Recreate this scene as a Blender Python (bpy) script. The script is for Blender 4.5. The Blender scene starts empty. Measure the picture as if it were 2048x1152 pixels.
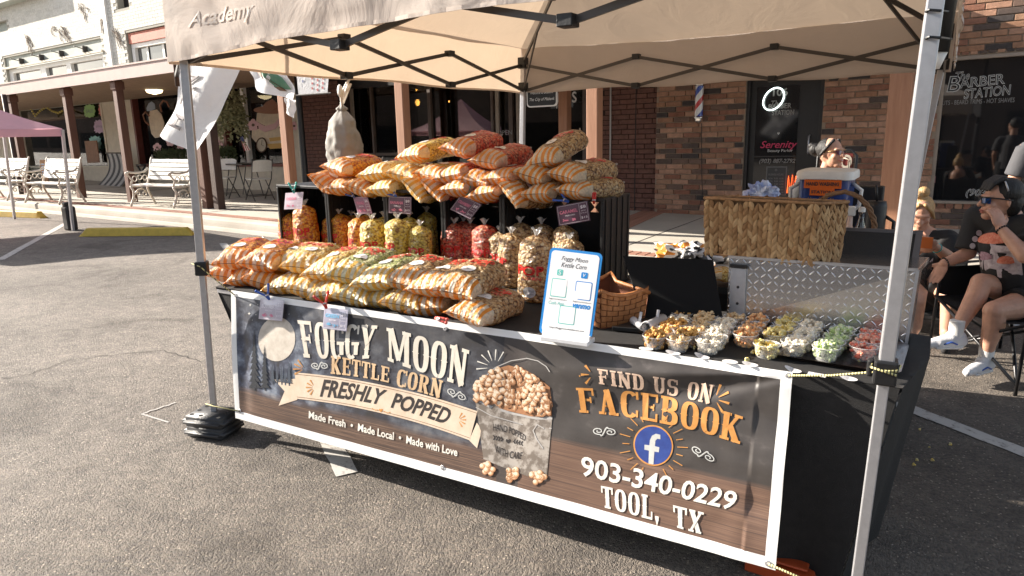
import bpy, bmesh, math, random
from mathutils import Vector, Matrix, noise
R = math.radians
random.seed(7)
S = bpy.context.scene
COL = S.collection
# camera
FPX = 1368.98
PITCH, ROLL, YAW = 0.224, -0.013, -0.556
CAM = Vector((3.069, -2.034, 1.513))
FW = Vector((math.sin(YAW)*math.cos(PITCH), math.cos(YAW)*math.cos(PITCH), -math.sin(PITCH)))
_r = Vector((math.cos(YAW), -math.sin(YAW), 0)); _u = _r.cross(FW)
RT = _r*math.cos(ROLL) + _u*math.sin(ROLL); UP = _u*math.cos(ROLL) - _r*math.sin(ROLL)
cd = bpy.data.cameras.new('camera'); cam = bpy.data.objects.new('camera', cd); COL.objects.link(cam)
cd.sensor_width = 36; cd.lens = FPX/2048*36; cd.clip_start = .05; cd.clip_end = 2000
cam.matrix_world = Matrix(((RT.x, UP.x, -FW.x, CAM.x), (RT.y, UP.y, -FW.y, CAM.y), (RT.z, UP.z, -FW.z, CAM.z), (0, 0, 0, 1)))
S.camera = cam
# sky, sun, exposure
w = bpy.data.worlds.new('World'); S.world = w; w.use_nodes = True
nt = w.node_tree; nt.nodes.clear()
sky = nt.nodes.new('ShaderNodeTexSky'); sky.sky_type = 'NISHITA'; sky.sun_disc = False
SUN_EL, SUN_AZ = R(24), R(11)
sky.sun_elevation = SUN_EL; sky.sun_rotation = R(259); sky.dust_density = 1.0; sky.air_density = 1.0
bg = nt.nodes.new('ShaderNodeBackground'); bg.inputs[1].default_value = .08
wo = nt.nodes.new('ShaderNodeOutputWorld')
hs = nt.nodes.new('ShaderNodeHueSaturation'); hs.inputs['Saturation'].default_value = .55; nt.links.new(sky.outputs[0], hs.inputs['Color']); nt.links.new(hs.outputs[0], bg.inputs[0]); nt.links.new(bg.outputs[0], wo.inputs[0])
sl = bpy.data.lights.new('sun', 'SUN'); sl.energy = 5.0; sl.angle = R(.53); sl.color = (1, .915, .80)
so = bpy.data.objects.new('sun', sl); COL.objects.link(so)
TRAVEL = Vector((math.cos(SUN_AZ)*math.cos(SUN_EL), math.sin(SUN_AZ)*math.cos(SUN_EL), -math.sin(SUN_EL)))
so.rotation_euler = TRAVEL.to_track_quat('-Z', 'Y').to_euler(); so.location = (-8, -3, 8)
S.view_settings.view_transform = 'Standard'; S.view_settings.look = 'None'
S.view_settings.exposure = 1.65; S.view_settings.gamma = 1; S.view_settings.use_curve_mapping = False
S.cycles.max_bounces = 8; S.cycles.transparent_max_bounces = 24; S.cycles.sample_clamp_indirect = 6
# geometry helpers
def ray(px, py): return (RT*((px-1024)/FPX) - UP*((py-576)/FPX) + FW)
def atz(px, py, z): d = ray(px, py); return CAM + d*((z-CAM.z)/d.z)
def aty(px, py, y): d = ray(px, py); return CAM + d*((y-CAM.y)/d.y)
def atx(px, py, x): d = ray(px, py); return CAM + d*((x-CAM.x)/d.x)
E1 = Vector((.99919588, -.03642285, .01676191)); E3 = Vector((-.01646509, .00843411, .99982887)); E2 = E3.cross(E1)
BO = Vector((.5, 8.85, .18))
BM = Matrix(((E1.x, E2.x, E3.x, BO.x), (E1.y, E2.y, E3.y, BO.y), (E1.z, E2.z, E3.z, BO.z), (0, 0, 0, 1)))
def atb(px, py, v):            # point on the facade-parallel plane v metres behind the shop wall, in facade coordinates
    d = ray(px, py); t = ((BO-CAM).dot(E2)+v)/d.dot(E2); P = CAM+d*t-BO
    return Vector((P.dot(E1), v, P.dot(E3)))
I4 = Matrix.Identity(4)
ORG = {}
def props(o, label=None, cat=None, group=None, kind=None):
    if label: o['label'] = label
    if cat: o['category'] = cat
    if group: o['group'] = group
    if kind: o['kind'] = kind
    return o
def thing(name, label, cat, loc=(0, 0, 0), group=None, M=I4, rz=0):
    o = bpy.data.objects.new(name, None); COL.objects.link(o); o.empty_display_size = .1
    o.matrix_world = M @ Matrix.Translation(loc) @ Matrix.Rotation(rz, 4, 'Z')
    ORG[o.name] = (Vector(loc), rz)
    return props(o, label, cat, group)
class MB:
    def __init__(s): s.v = []; s.f = []; s.uv = None; s.mi = []; s.m = 0
    def add(s, vs, fs):
        n = len(s.v); s.v += [Vector(p) for p in vs]; s.f += [tuple(i+n for i in f) for f in fs]; s.mi += [s.m]*len(fs); return s
    def box(s, lo, hi, M=None):
        x0, y0, z0 = lo; x1, y1, z1 = hi
        vs = [Vector(p) for p in ((x0,y0,z0),(x1,y0,z0),(x1,y1,z0),(x0,y1,z0),(x0,y0,z1),(x1,y0,z1),(x1,y1,z1),(x0,y1,z1))]
        if M: vs = [M @ p for p in vs]
        return s.add(vs, [(0,3,2,1),(4,5,6,7),(0,1,5,4),(1,2,6,5),(2,3,7,6),(3,0,4,7)])
    def bar(s, a, b, wx, wy=None, up=(0, 0, 1)):
        a, b = Vector(a), Vector(b); wy = wy or wx; d = (b-a).normalized(); u = Vector(up)
        if abs(d.dot(u)) > .98: u = Vector((0, 1, 0))
        x = d.cross(u).normalized(); y = x.cross(d).normalized()
        vs = []
        for p in (a, b):
            for sx, sy in ((-1,-1),(1,-1),(1,1),(-1,1)): vs.append(p+x*(sx*wx/2)+y*(sy*wy/2))
        return s.add(vs, [(3,2,1,0),(4,5,6,7),(0,1,5,4),(1,2,6,5),(2,3,7,6),(3,0,4,7)])
    def tube(s, pts, r, n=8, cap=True):
        pts = [Vector(p) for p in pts]; rs = r if isinstance(r, (list, tuple)) else [r]*len(pts)
        vs = []; fs = []; pu = None
        for i, p in enumerate(pts):
            d = (pts[min(i+1, len(pts)-1)]-pts[max(i-1, 0)]).normalized()
            if pu is None: pu = d.orthogonal().normalized()
            x = (pu - d*pu.dot(d)).normalized(); pu = x; y = d.cross(x)
            for k in range(n): a = 2*math.pi*k/n; vs.append(p+(x*math.cos(a)+y*math.sin(a))*rs[i])
        for i in range(len(pts)-1):
            for k in range(n): k2 = (k+1) % n; fs.append((i*n+k, i*n+k2, (i+1)*n+k2, (i+1)*n+k))
        if cap: fs += [tuple(reversed(range(n))), tuple(range((len(pts)-1)*n, len(pts)*n))]
        return s.add(vs, fs)
    def lathe(s, prof, c=(0, 0, 0), n=20, M=None, cap=True):
        vs = []; fs = []; c = Vector(c)
        for r, z in prof:
            for k in range(n): a = 2*math.pi*k/n; p = Vector((r*math.cos(a), r*math.sin(a), z)); vs.append((M @ p if M else p)+c)
        for i in range(len(prof)-1):
            for k in range(n): k2 = (k+1) % n; fs.append((i*n+k, i*n+k2, (i+1)*n+k2, (i+1)*n+k))
        if cap: fs += [tuple(reversed(range(n))), tuple(range((len(prof)-1)*n, len(prof)*n))]
        return s.add(vs, fs)
    def prism(s, poly, y0, y1, M=None):      # outline in x,z pushed from y0 to y1
        n = len(poly); vs = [Vector((x, y0, z)) for x, z in poly]+[Vector((x, y1, z)) for x, z in poly]
        if M: vs = [M @ p for p in vs]
        return s.add(vs, [tuple(range(n)), tuple(reversed(range(n, 2*n)))]+[(i, n+i, n+(i+1) % n, (i+1) % n) for i in range(n)])
    def grid(s, fn, nu, nv, uv=True, closed=False):
        vs = [fn(i/nu, j/nv) for j in range(nv+1) for i in range(nu+1)]; b = len(s.f)
        fs = [(j*(nu+1)+i, j*(nu+1)+i+1, (j+1)*(nu+1)+i+1, (j+1)*(nu+1)+i) for j in range(nv) for i in range(nu)]
        s.add(vs, fs)
        if uv:
            s.uv = s.uv or {}
            for q in range(len(fs)):
                j, i = divmod(q, nu); s.uv[b+q] = ((i/nu, j/nv), ((i+1)/nu, j/nv), ((i+1)/nu, (j+1)/nv), (i/nu, (j+1)/nv))
        return s
    def ball(s, c, r, n=8, m=6, sq=(1, 1, 1)):
        c = Vector(c); vs = []; fs = []
        for j in range(1, m):
            t = math.pi*j/m
            for k in range(n): a = 2*math.pi*k/n; vs.append(c+Vector((r*sq[0]*math.sin(t)*math.cos(a), r*sq[1]*math.sin(t)*math.sin(a), r*sq[2]*math.cos(t))))
        T = len(vs); vs += [c+Vector((0, 0, r*sq[2])), c-Vector((0, 0, r*sq[2]))]
        for j in range(m-2):
            for k in range(n): k2 = (k+1) % n; fs.append((j*n+k, (j+1)*n+k, (j+1)*n+k2, j*n+k2))
        for k in range(n): k2 = (k+1) % n; fs.append((T, k, k2)); fs.append((T+1, (m-2)*n+k2, (m-2)*n+k))
        return s.add(vs, fs)
    def mesh(s, name, mats, smooth=False, off=None):
        me = bpy.data.meshes.new(name)
        vs = s.v
        if off is not None:
            o, rz = off; Q = Matrix.Rotation(-rz, 3, 'Z'); vs = [Q @ (p-o) for p in vs]
        me.from_pydata([tuple(p) for p in vs], [], s.f)
        for m in (mats if isinstance(mats, (list, tuple)) else [mats]): me.materials.append(m)
        if any(s.mi): me.polygons.foreach_set('material_index', s.mi)
        if s.uv:
            ul = me.uv_layers.new(name='UVMap')
            for fi, uvs in s.uv.items():
                p = me.polygons[fi]
                for k, li in enumerate(p.loop_indices): ul.data[li].uv = uvs[k]
        if smooth: me.polygons.foreach_set('use_smooth', [True]*len(me.polygons))
        me.update(); return me
    def build(s, name, mats, parent=None, smooth=False, M=I4, loc=None, kind=None, label=None, cat=None, group=None, bevel=0, auto=None):
        if parent is not None:
            root = parent
            while root.name not in ORG and root.parent: root = root.parent
            off = ORG.get(root.name, (Vector(), 0))
        else: off = (Vector(loc) if loc else Vector(), 0)
        me = s.mesh(name, mats, smooth or bool(auto), off)
        o = bpy.data.objects.new(name, me); COL.objects.link(o)
        if parent is not None: o.parent = parent
        else: o.matrix_world = M @ Matrix.Translation(off[0])
        if bevel:
            md = o.modifiers.new('bevel', 'BEVEL'); md.width = bevel; md.segments = 2; md.limit_method = 'ANGLE'
        if auto: me.set_sharp_from_angle(angle=R(auto))
        return props(o, label, cat, group, kind)
def each(mb, name, m, parent, **k):
    for i in range(0, len(mb.v), 8):
        b = MB(); b.add(mb.v[i:i+8], [(0,3,2,1),(4,5,6,7),(0,1,5,4),(1,2,6,5),(2,3,7,6),(3,0,4,7)]); b.build(name, m, parent, **k)
def copy_tree(o, parent=None):
    c = o.copy(); COL.objects.link(c); c.parent = parent
    for ch in list(o.children): copy_tree(ch, c)
    return c
def retag(o, label, group=None):
    o['label'] = label
    if group: o['group'] = group
    return o
_tc = {}
def text2d(s, shear=0, offset=0, spacing=1.0, res=3):
    key = (s, shear, offset, spacing, res)
    if key in _tc: return _tc[key]
    cu = bpy.data.curves.new('t', 'FONT'); cu.body = s; cu.size = 1; cu.shear = shear; cu.offset = offset; cu.space_character = spacing
    cu.resolution_u = res; cu.align_x = 'CENTER'; cu.fill_mode = 'FRONT' if hasattr(cu, 'fill_mode') else cu.fill_mode
    cu.dimensions = '2D'
    try: cu.fill_mode = 'BOTH'
    except Exception: pass
    ob = bpy.data.objects.new('t', cu); COL.objects.link(ob)
    dg = bpy.context.evaluated_depsgraph_get(); me = ob.evaluated_get(dg).to_mesh()
    vs = [(v.co.x, v.co.y) for v in me.vertices]; fs = [tuple(p.vertices) for p in me.polygons]
    ob.evaluated_get(dg).to_mesh_clear(); bpy.data.objects.remove(ob); bpy.data.curves.remove(cu)
    if vs:
        x0 = min(v[0] for v in vs); x1 = max(v[0] for v in vs); y0 = min(v[1] for v in vs); y1 = max(v[1] for v in vs)
        vs = [(x-(x0+x1)/2, y-(y0+y1)/2) for x, y in vs]; dim = (x1-x0, y1-y0)
    else: dim = (1, 1)
    _tc[key] = (vs, fs, dim); return _tc[key]
def put_text(mb, s, fn, w=None, h=None, cx=0, cy=0, **k):
    """text box of width w and height h centred on cx,cy; fn maps (x,y) to a point"""
    vs, fs, (dw, dh) = text2d(s, **k)
    if w is None: w = dw*h/dh
    if h is None: h = dh*w/dw
    mb.add([fn(cx+x/dw*w, cy+y/dh*h) for x, y in vs], fs)
# materials
def mat(name, col=(.5, .5, .5), rough=.6, metal=0, spec=.5, alpha=1, emit=None, es=1, coat=0, noise_amt=0, nscale=8, bump=0, bscale=60, trans=0, sss=0, transm=0, col2=None, stretch=None, wear=None):
    m = bpy.data.materials.new(name); m.use_nodes = True; N = m.node_tree.nodes; L = m.node_tree.links; P = N['Principled BSDF']
    P.inputs['Base Color'].default_value = (*col, 1); P.inputs['Roughness'].default_value = rough; P.inputs['Metallic'].default_value = metal
    P.inputs['Specular IOR Level'].default_value = spec; P.inputs['Coat Weight'].default_value = coat; P.inputs['Coat Roughness'].default_value = .12
    P.inputs['Alpha'].default_value = alpha; P.inputs['Transmission Weight'].default_value = transm
    if emit: P.inputs['Emission Color'].default_value = (*emit, 1); P.inputs['Emission Strength'].default_value = es
    tc = None
    if noise_amt or bump or col2:
        tc = N.new('ShaderNodeTexCoord'); mp = N.new('ShaderNodeMapping'); L.new(tc.outputs['Object'], mp.inputs[0])
        if stretch: mp.inputs['Scale'].default_value = stretch
    if noise_amt or col2:
        n = N.new('ShaderNodeTexNoise'); n.inputs['Scale'].default_value = nscale; n.inputs['Detail'].default_value = 6; n.inputs['Roughness'].default_value = .65; L.new(mp.outputs[0], n.inputs[0])
        cr = N.new('ShaderNodeValToRGB'); cr.color_ramp.elements[0].position = .3; cr.color_ramp.elements[1].position = .7
        c2 = col2 or tuple(min(1, c*(1+noise_amt)) for c in col); c1 = col if col2 else tuple(c*(1-noise_amt) for c in col)
        cr.color_ramp.elements[0].color = (*c1, 1); cr.color_ramp.elements[1].color = (*c2, 1)
        L.new(n.outputs[0], cr.inputs[0]); L.new(cr.outputs[0], P.inputs['Base Color'])
    if bump:
        b = N.new('ShaderNodeTexNoise'); b.inputs['Scale'].default_value = bscale; b.inputs['Detail'].default_value = 5; L.new(mp.outputs[0], b.inputs[0])
        bn = N.new('ShaderNodeBump'); bn.inputs['Strength'].default_value = bump; bn.inputs['Distance'].default_value = .01; L.new(b.outputs[0], bn.inputs['Height']); L.new(bn.outputs[0], P.inputs['Normal'])
    if trans:
        t = N.new('ShaderNodeBsdfTranslucent'); t.inputs[0].default_value = (*col, 1); mx = N.new('ShaderNodeMixShader'); mx.inputs[0].default_value = trans
        out = N['Material Output']; L.new(P.outputs[0], mx.inputs[1]); L.new(t.outputs[0], mx.inputs[2]); L.new(mx.outputs[0], out.inputs[0])
    return m
def nodes(m): return m.node_tree.nodes, m.node_tree.links, m.node_tree.nodes['Principled BSDF']
def glassmat(name, tint=(.5, .52, .5), refl=1.0):
    m = bpy.data.materials.new(name); m.use_nodes = True; N = m.node_tree.nodes; L = m.node_tree.links; N.clear()
    o = N.new('ShaderNodeOutputMaterial'); t = N.new('ShaderNodeBsdfTransparent'); t.inputs[0].default_value = (*tint, 1)
    g = N.new('ShaderNodeBsdfGlossy'); g.inputs['Roughness'].default_value = .02; g.inputs[0].default_value = (refl, refl, refl, 1)
    fr = N.new('ShaderNodeFresnel'); fr.inputs[0].default_value = 1.5; mx = N.new('ShaderNodeMixShader')
    ma = N.new('ShaderNodeMath'); ma.operation = 'MULTIPLY'; ma.inputs[1].default_value = 1.5; ma.use_clamp = True
    L.new(fr.outputs[0], ma.inputs[0]); L.new(ma.outputs[0], mx.inputs[0]); L.new(t.outputs[0], mx.inputs[1]); L.new(g.outputs[0], mx.inputs[2]); L.new(mx.outputs[0], o.inputs[0])
    return m
M = {}
M['glass'] = glassmat('shop_glass')
M['clear'] = glassmat('clear_plastic', (.93, .93, .92))
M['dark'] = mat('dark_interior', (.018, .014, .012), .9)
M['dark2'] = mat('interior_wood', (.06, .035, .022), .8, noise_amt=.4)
M['black'] = mat('black_plastic', (.012, .012, .013), .45, bump=.1)
M['blackcloth'] = mat('black_cloth', (.013, .012, .012), .85, noise_amt=.25, nscale=30, bump=.3, bscale=500)
M['white'] = mat('white_vinyl', (.80, .79, .77), .4)
M['whitepaint'] = mat('white_paint', (.78, .75, .70), .5, noise_amt=.08, nscale=12)
M['cream'] = mat('cream_paint', (.55, .49, .39), .7, noise_amt=.12, nscale=6, bump=.2)
M['greenish'] = mat('faded_green_paint', (.36, .38, .33), .7, noise_amt=.15, nscale=9)
M['redpaint'] = mat('faded_red_paint', (.42, .12, .07), .65, noise_amt=.2, nscale=10)
M['darkred'] = mat('dark_red_board', (.13, .03, .02), .6, noise_amt=.2)
M['fascia'] = mat('mauve_metal_fascia', (.40, .29, .26), .5, noise_amt=.1, nscale=3)
M['porchwood'] = mat('porch_ceiling_boards', (.26, .17, .11), .7, noise_amt=.25, nscale=6)
M['steel'] = mat('galvanised_steel', (.52, .52, .54), .35, .6, noise_amt=.08, nscale=40)
M['frame'] = mat('tent_frame_grey', (.085, .075, .068), .45, .5)
M['wire'] = mat('dark_wire', (.02, .02, .02), .6)
M['skin'] = mat('skin', (.52, .28, .19), .5, noise_amt=.12, nscale=25, bump=.12, bscale=220); M['skin'].node_tree.nodes['Principled BSDF'].inputs['Subsurface Weight'].default_value = .08; M['skin'].node_tree.nodes['Principled BSDF'].inputs['Subsurface Radius'].default_value = (.02, .008, .004)
M['wood'] = None
def woodmat(name, c1, c2, sc=(1, 1, .08), scale=22, rough=.65):
    m = mat(name, c1, rough, col2=c2, nscale=scale, stretch=sc, bump=.25, bscale=scale*2); return m
M['post'] = woodmat('red_brown_post', (.095, .042, .028), (.15, .068, .043))
M['cedar'] = woodmat('cedar_post', (.27, .125, .068), (.37, .185, .105))
M['postdark'] = woodmat('dark_brown_post', (.045, .026, .02), (.07, .04, .03))
def brickmat(name, cols, rnd=True):
    m = mat(name, cols[0], .85, bump=.5, bscale=90); N, L, P = nodes(m)
    oi = N.new('ShaderNodeObjectInfo'); cr = N.new('ShaderNodeValToRGB'); e = cr.color_ramp; e.interpolation = 'CONSTANT'
    while len(e.elements) < len(cols): e.elements.new(.5)
    for i, c in enumerate(cols): e.elements[i].position = i/len(cols); e.elements[i].color = (*c, 1)
    src = oi.outputs['Random']
    if not rnd:
        g = N.new('ShaderNodeNewGeometry'); src = g.outputs['Random Per Island']
    L.new(src, cr.inputs[0])
    tc = N.new('ShaderNodeTexCoord'); n = N.new('ShaderNodeTexNoise'); n.inputs['Scale'].default_value = 14; n.inputs['Detail'].default_value = 8; n.inputs['Roughness'].default_value = .7; L.new(tc.outputs['Object'], n.inputs[0])
    ad = N.new('ShaderNodeVectorMath'); ad.operation = 'ADD'; L.new(tc.outputs['Object'], ad.inputs[0])
    cm = N.new('ShaderNodeCombineXYZ'); mu = N.new('ShaderNodeMath'); mu.operation = 'MULTIPLY'; mu.inputs[1].default_value = 60; L.new(src, mu.inputs[0]); L.new(mu.outputs[0], cm.inputs[0]); L.new(cm.outputs[0], ad.inputs[1]); L.new(ad.outputs[0], n.inputs[0])
    mx = N.new('ShaderNodeMix'); mx.data_type = 'RGBA'; mx.blend_type = 'OVERLAY'; mx.inputs[0].default_value = .75
    L.new(cr.outputs[0], mx.inputs[6]); L.new(n.outputs[0], mx.inputs[7]); L.new(mx.outputs[2], P.inputs['Base Color'])
    return m
BR = [(0.31, 0.163, 0.096), (0.248, 0.116, 0.074), (0.364, 0.202, 0.132), (0.093, 0.065, 0.053), (0.295, 0.155, 0.093), (0.403, 0.232, 0.155), (0.232, 0.101, 0.062), (0.054, 0.043, 0.04), (0.326, 0.186, 0.116), (0.155, 0.096, 0.07)]
M['brick'] = brickmat('brick_blend', BR); M['brickstuff'] = brickmat('brick_blend_far', BR, False)
M['mortar'] = mat('mortar', (.30, .235, .175), .9, noise_amt=.2, nscale=20, bump=.4)
M['pbrick'] = brickmat('painted_brown_brick', [(.15, .07, .053), (.16, .076, .056), (.14, .066, .05)])
M['pmortar'] = mat('painted_brown_joint', (.03, .016, .014), .9)
M['wbrick'] = brickmat('painted_white_brick', [(.62, .59, .53), (.57, .545, .49), (.64, .61, .55)], False)
M['wmortar'] = mat('white_brick_joint', (.34, .32, .27), .9)
def asphalt():
    m = mat('worn_asphalt', (.11, .1, .09), .82); N, L, P = nodes(m)
    g = N.new('ShaderNodeNewGeometry'); 
    big = N.new('ShaderNodeTexNoise'); big.inputs['Scale'].default_value = .55; big.inputs['Detail'].default_value = 5; L.new(g.outputs['Position'], big.inputs[0])
    mid = N.new('ShaderNodeTexNoise'); mid.inputs['Scale'].default_value = 7; mid.inputs['Detail'].default_value = 6; mid.inputs['Roughness'].default_value = .7; L.new(g.outputs['Position'], mid.inputs[0])
    vo = N.new('ShaderNodeTexVoronoi'); vo.inputs['Scale'].default_value = 95; L.new(g.outputs['Position'], vo.inputs[0])
    vo2 = N.new('ShaderNodeTexVoronoi'); vo2.inputs['Scale'].default_value = 210; L.new(g.outputs['Position'], vo2.inputs[0])
    cr = N.new('ShaderNodeValToRGB'); e = cr.color_ramp.elements; e[0].position = .25; e[0].color = (.100, .088, .078, 1); e[1].position = .75; e[1].color = (.215, .193, .172, 1); L.new(big.outputs[0], cr.inputs[0])
    mx = N.new('ShaderNodeMix'); mx.data_type = 'RGBA'; mx.blend_type = 'OVERLAY'; mx.inputs[0].default_value = .8; L.new(cr.outputs[0], mx.inputs[6]); L.new(mid.outputs[0], mx.inputs[7])
    st = N.new('ShaderNodeValToRGB'); e = st.color_ramp.elements; e[0].position = 0; e[0].color = (.14, .13, .13, 1); e[1].position = 1; e[1].color = (.84, .77, .70, 1)
    sep = N.new('ShaderNodeSeparateColor'); L.new(vo.outputs['Color'], sep.inputs[0]); L.new(sep.outputs[0], st.inputs[0])
    mx2 = N.new('ShaderNodeMix'); mx2.data_type = 'RGBA'; mx2.blend_type = 'OVERLAY'; mx2.inputs[0].default_value = .45; L.new(mx.outputs[2], mx2.inputs[6]); L.new(st.outputs[0], mx2.inputs[7])
    gt = N.new('ShaderNodeMath'); gt.operation = 'GREATER_THAN'; gt.inputs[1].default_value = .93; L.new(sep.outputs[1], gt.inputs[0])
    lt = N.new('ShaderNodeMath'); lt.operation = 'LESS_THAN'; lt.inputs[1].default_value = .42; L.new(vo.outputs['Distance'], lt.inputs[0])
    an = N.new('ShaderNodeMath'); an.operation = 'MULTIPLY'; L.new(gt.outputs[0], an.inputs[0]); L.new(lt.outputs[0], an.inputs[1])
    mx3 = N.new('ShaderNodeMix'); mx3.data_type = 'RGBA'; L.new(an.outputs[0], mx3.inputs[0]); L.new(mx2.outputs[2], mx3.inputs[6]); mx3.inputs[7].default_value = (.42, .36, .30, 1)
    sn = N.new('ShaderNodeTexNoise'); sn.inputs['Scale'].default_value = 1.1; sn.inputs['Detail'].default_value = 7; sn.inputs['Roughness'].default_value = .6; sn.inputs['Distortion'].default_value = .8; L.new(g.outputs['Position'], sn.inputs[0])
    sr = N.new('ShaderNodeValToRGB'); e = sr.color_ramp.elements; e[0].position = .34; e[0].color = (.52, .50, .48, 1); e[1].position = .47; e[1].color = (1, 1, 1, 1); L.new(sn.outputs[0], sr.inputs[0])
    mx4 = N.new('ShaderNodeMix'); mx4.data_type = 'RGBA'; mx4.blend_type = 'MULTIPLY'; mx4.inputs[0].default_value = .8; L.new(mx3.outputs[2], mx4.inputs[6]); L.new(sr.outputs[0], mx4.inputs[7]); 
    sx = N.new('ShaderNodeSeparateXYZ'); L.new(g.outputs['Position'], sx.inputs[0]); wb = N.new('ShaderNodeMath'); wb.operation = 'MULTIPLY_ADD'; wb.inputs[1].default_value = 1.6; L.new(big.outputs[0], wb.inputs[0]); L.new(sx.outputs[0], wb.inputs[2])
    lane = N.new('ShaderNodeMapRange'); lane.interpolation_type = 'SMOOTHSTEP'; lane.inputs[1].default_value = -.3; lane.inputs[2].default_value = 1.9; L.new(wb.outputs[0], lane.inputs[0])
    mx5 = N.new('ShaderNodeMix'); mx5.data_type = 'RGBA'; mx5.blend_type = 'MULTIPLY'; L.new(lane.outputs[0], mx5.inputs[0]); L.new(mx4.outputs[2], mx5.inputs[6]); mx5.inputs[7].default_value = (.75, .735, .71, 1); L.new(mx5.outputs[2], P.inputs['Base Color'])
    h = N.new('ShaderNodeMath'); h.operation = 'ADD'; L.new(vo.outputs['Distance'], h.inputs[0]); L.new(vo2.outputs['Distance'], h.inputs[1])
    h2 = N.new('ShaderNodeMath'); h2.operation = 'MULTIPLY_ADD'; h2.inputs[1].default_value = -1; L.new(h.outputs[0], h2.inputs[0]); L.new(mid.outputs[0], h2.inputs[2])
    b = N.new('ShaderNodeBump'); b.inputs['Strength'].default_value = .9; b.inputs['Distance'].default_value = .006; L.new(h2.outputs[0], b.inputs['Height']); L.new(b.outputs[0], P.inputs['Normal'])
    return m
M['asphalt'] = asphalt()
def concrete(name, c1, c2):
    m = mat(name, c1, .85, col2=c2, nscale=1.6, bump=.35, bscale=45); N, L, P = nodes(m); return m
M['concrete'] = concrete('concrete', (.36, .33, .28), (.47, .43, .37))
M['curb'] = concrete('curb_concrete', (.34, .30, .25), (.46, .42, .36))
M['paver'] = brickmat('paver_strip', [(.26, .12, .08), (.31, .15, .10), (.22, .10, .07)], False)
M['yellow'] = mat('yellow_curb_paint', (.58, .40, .06), .6, noise_amt=.15, nscale=12, bump=.3)
def linepaint():
    m = mat('worn_line_paint', (.6, .58, .54), .7); N, L, P = nodes(m); g = N.new('ShaderNodeNewGeometry'); n = N.new('ShaderNodeTexNoise'); n.inputs['Scale'].default_value = 16; n.inputs['Detail'].default_value = 8; n.inputs['Roughness'].default_value = .75
    L.new(g.outputs['Position'], n.inputs[0]); cr = N.new('ShaderNodeValToRGB'); e = cr.color_ramp.elements; e[0].position = .36; e[0].color = (.16, .14, .13, 1); e[1].position = .47; e[1].color = (.46, .44, .41, 1); L.new(n.outputs[0], cr.inputs[0]); L.new(cr.outputs[0], P.inputs['Base Color']); return m
M['line'] = linepaint()
# GROUND
def sheet(name, pts, z, m, label=None, mid=False):
    mb = MB(); mb.add([Vector((x, y, z)) for x, y in pts], [tuple(range(len(pts)))]); return mb.build(name, m, kind='structure', label=label)
sheet('asphalt_road', [(-400, -400), (400, -400), (400, 400), (-400, 400)], 0, M['asphalt'], 'grey worn asphalt of the parking lot')
def strip(name, p0, p1, wd, m, z=.004, label=None):
    p0, p1 = Vector(p0[:2]), Vector(p1[:2]); d = (p1-p0).normalized(); n = Vector((-d.y, d.x))*wd/2
    seg = 8; mb = MB(); vs = []
    for i in range(seg+1):
        c = p0.lerp(p1, i/seg); j = .006*math.sin(i*2.3); vs += [(c.x+n.x+j, c.y+n.y, z), (c.x-n.x+j, c.y-n.y, z)]
    mb.add(vs, [(2*i, 2*i+1, 2*i+3, 2*i+2) for i in range(seg)]); return mb.build(name, m, kind='structure', label=label)
strip('parking_line', atz(0, 520, 0), atz(132, 447, 0), .10, M['line'], label='white parking line beside the pink tent')
strip('parking_line', atz(446, 487, 0), atz(500, 560, 0), .10, M['line'], label='worn white parking line behind the stall')
strip('parking_line', atz(1790, 806, 0), atz(2110, 930, 0), .10, M['line'], label='white parking line right of the stall')
strip('parking_line', atz(640, 845, 0), atz(695, 950, 0), .10, M['line'], label='worn end of a parking line under the banner')
M['crack'] = mat('crack_tar', (.045, .04, .036), .9, noise_amt=.4, nscale=30)
def crack(pts, wd, seed):
    rnd = random.Random(seed); P = [atz(x, y, .004) for x, y in pts]; mb = MB(); path = []
    for a, b in zip(P, P[1:]):
        k = max(3, int((b-a).length/.06))
        for i in range(k): q = a.lerp(b, i/k); path.append(q+Vector((rnd.uniform(-.02, .02), rnd.uniform(-.02, .02), 0)))
    vs = []; 
    for i, q in enumerate(path):
        d = (path[min(i+1, len(path)-1)]-path[max(0, i-1)]).normalized(); n = Vector((-d.y, d.x, 0))*wd*rnd.uniform(.3, 1)
        vs += [q+n, q-n]
    mb.add(vs, [(2*i, 2*i+1, 2*i+3, 2*i+2) for i in range(len(path)-1)]); mb.build('pavement_crack', M['crack'], kind='structure', label='thin dark crack winding across the asphalt')
crack([(0, 757), (60, 748), (130, 722), (200, 712), (262, 706), (330, 700), (410, 726)], .005, 1)
crack([(0, 672), (90, 664), (180, 655), (240, 652)], .004, 2)
M['chalk'] = mat('chalk_mark', (.42, .40, .38), .9)
for a, b in (((283, 829), (352, 806)), ((283, 829), (338, 846))): strip('chalk_mark', atz(*a, 0), atz(*b, 0), .012, M['chalk'], .004, 'faint white chalk arrow on the asphalt')
rg = random.Random(5); mb = MB()
for i in range(1500):
    x = rg.uniform(-4, 4.2); y = rg.uniform(-1.6, 3.4); r = rg.uniform(.0015, .0045)*(1.7 if rg.random() > .97 else 1)
    a = rg.uniform(0, 6.28); mb.add([(x+r*math.cos(a), y+r*math.sin(a), 0), (x+r*math.cos(a+2.1), y+r*math.sin(a+2.1), 0), (x+r*math.cos(a+4.2), y+r*math.sin(a+4.2), 0), (x, y, r*.9)], [(0, 1, 3), (1, 2, 3), (2, 0, 3)])
mb.build('loose_gravel', mat('loose_gravel', (.36, .31, .26), .9, noise_amt=.5, nscale=3), kind='stuff', label='loose pale gravel grains scattered on the asphalt')
def YC(x): return 5.0 - .033*(x+8)*(1 if x < 40 else 0) if x > -8 else 5.0
SZ = .18
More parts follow.
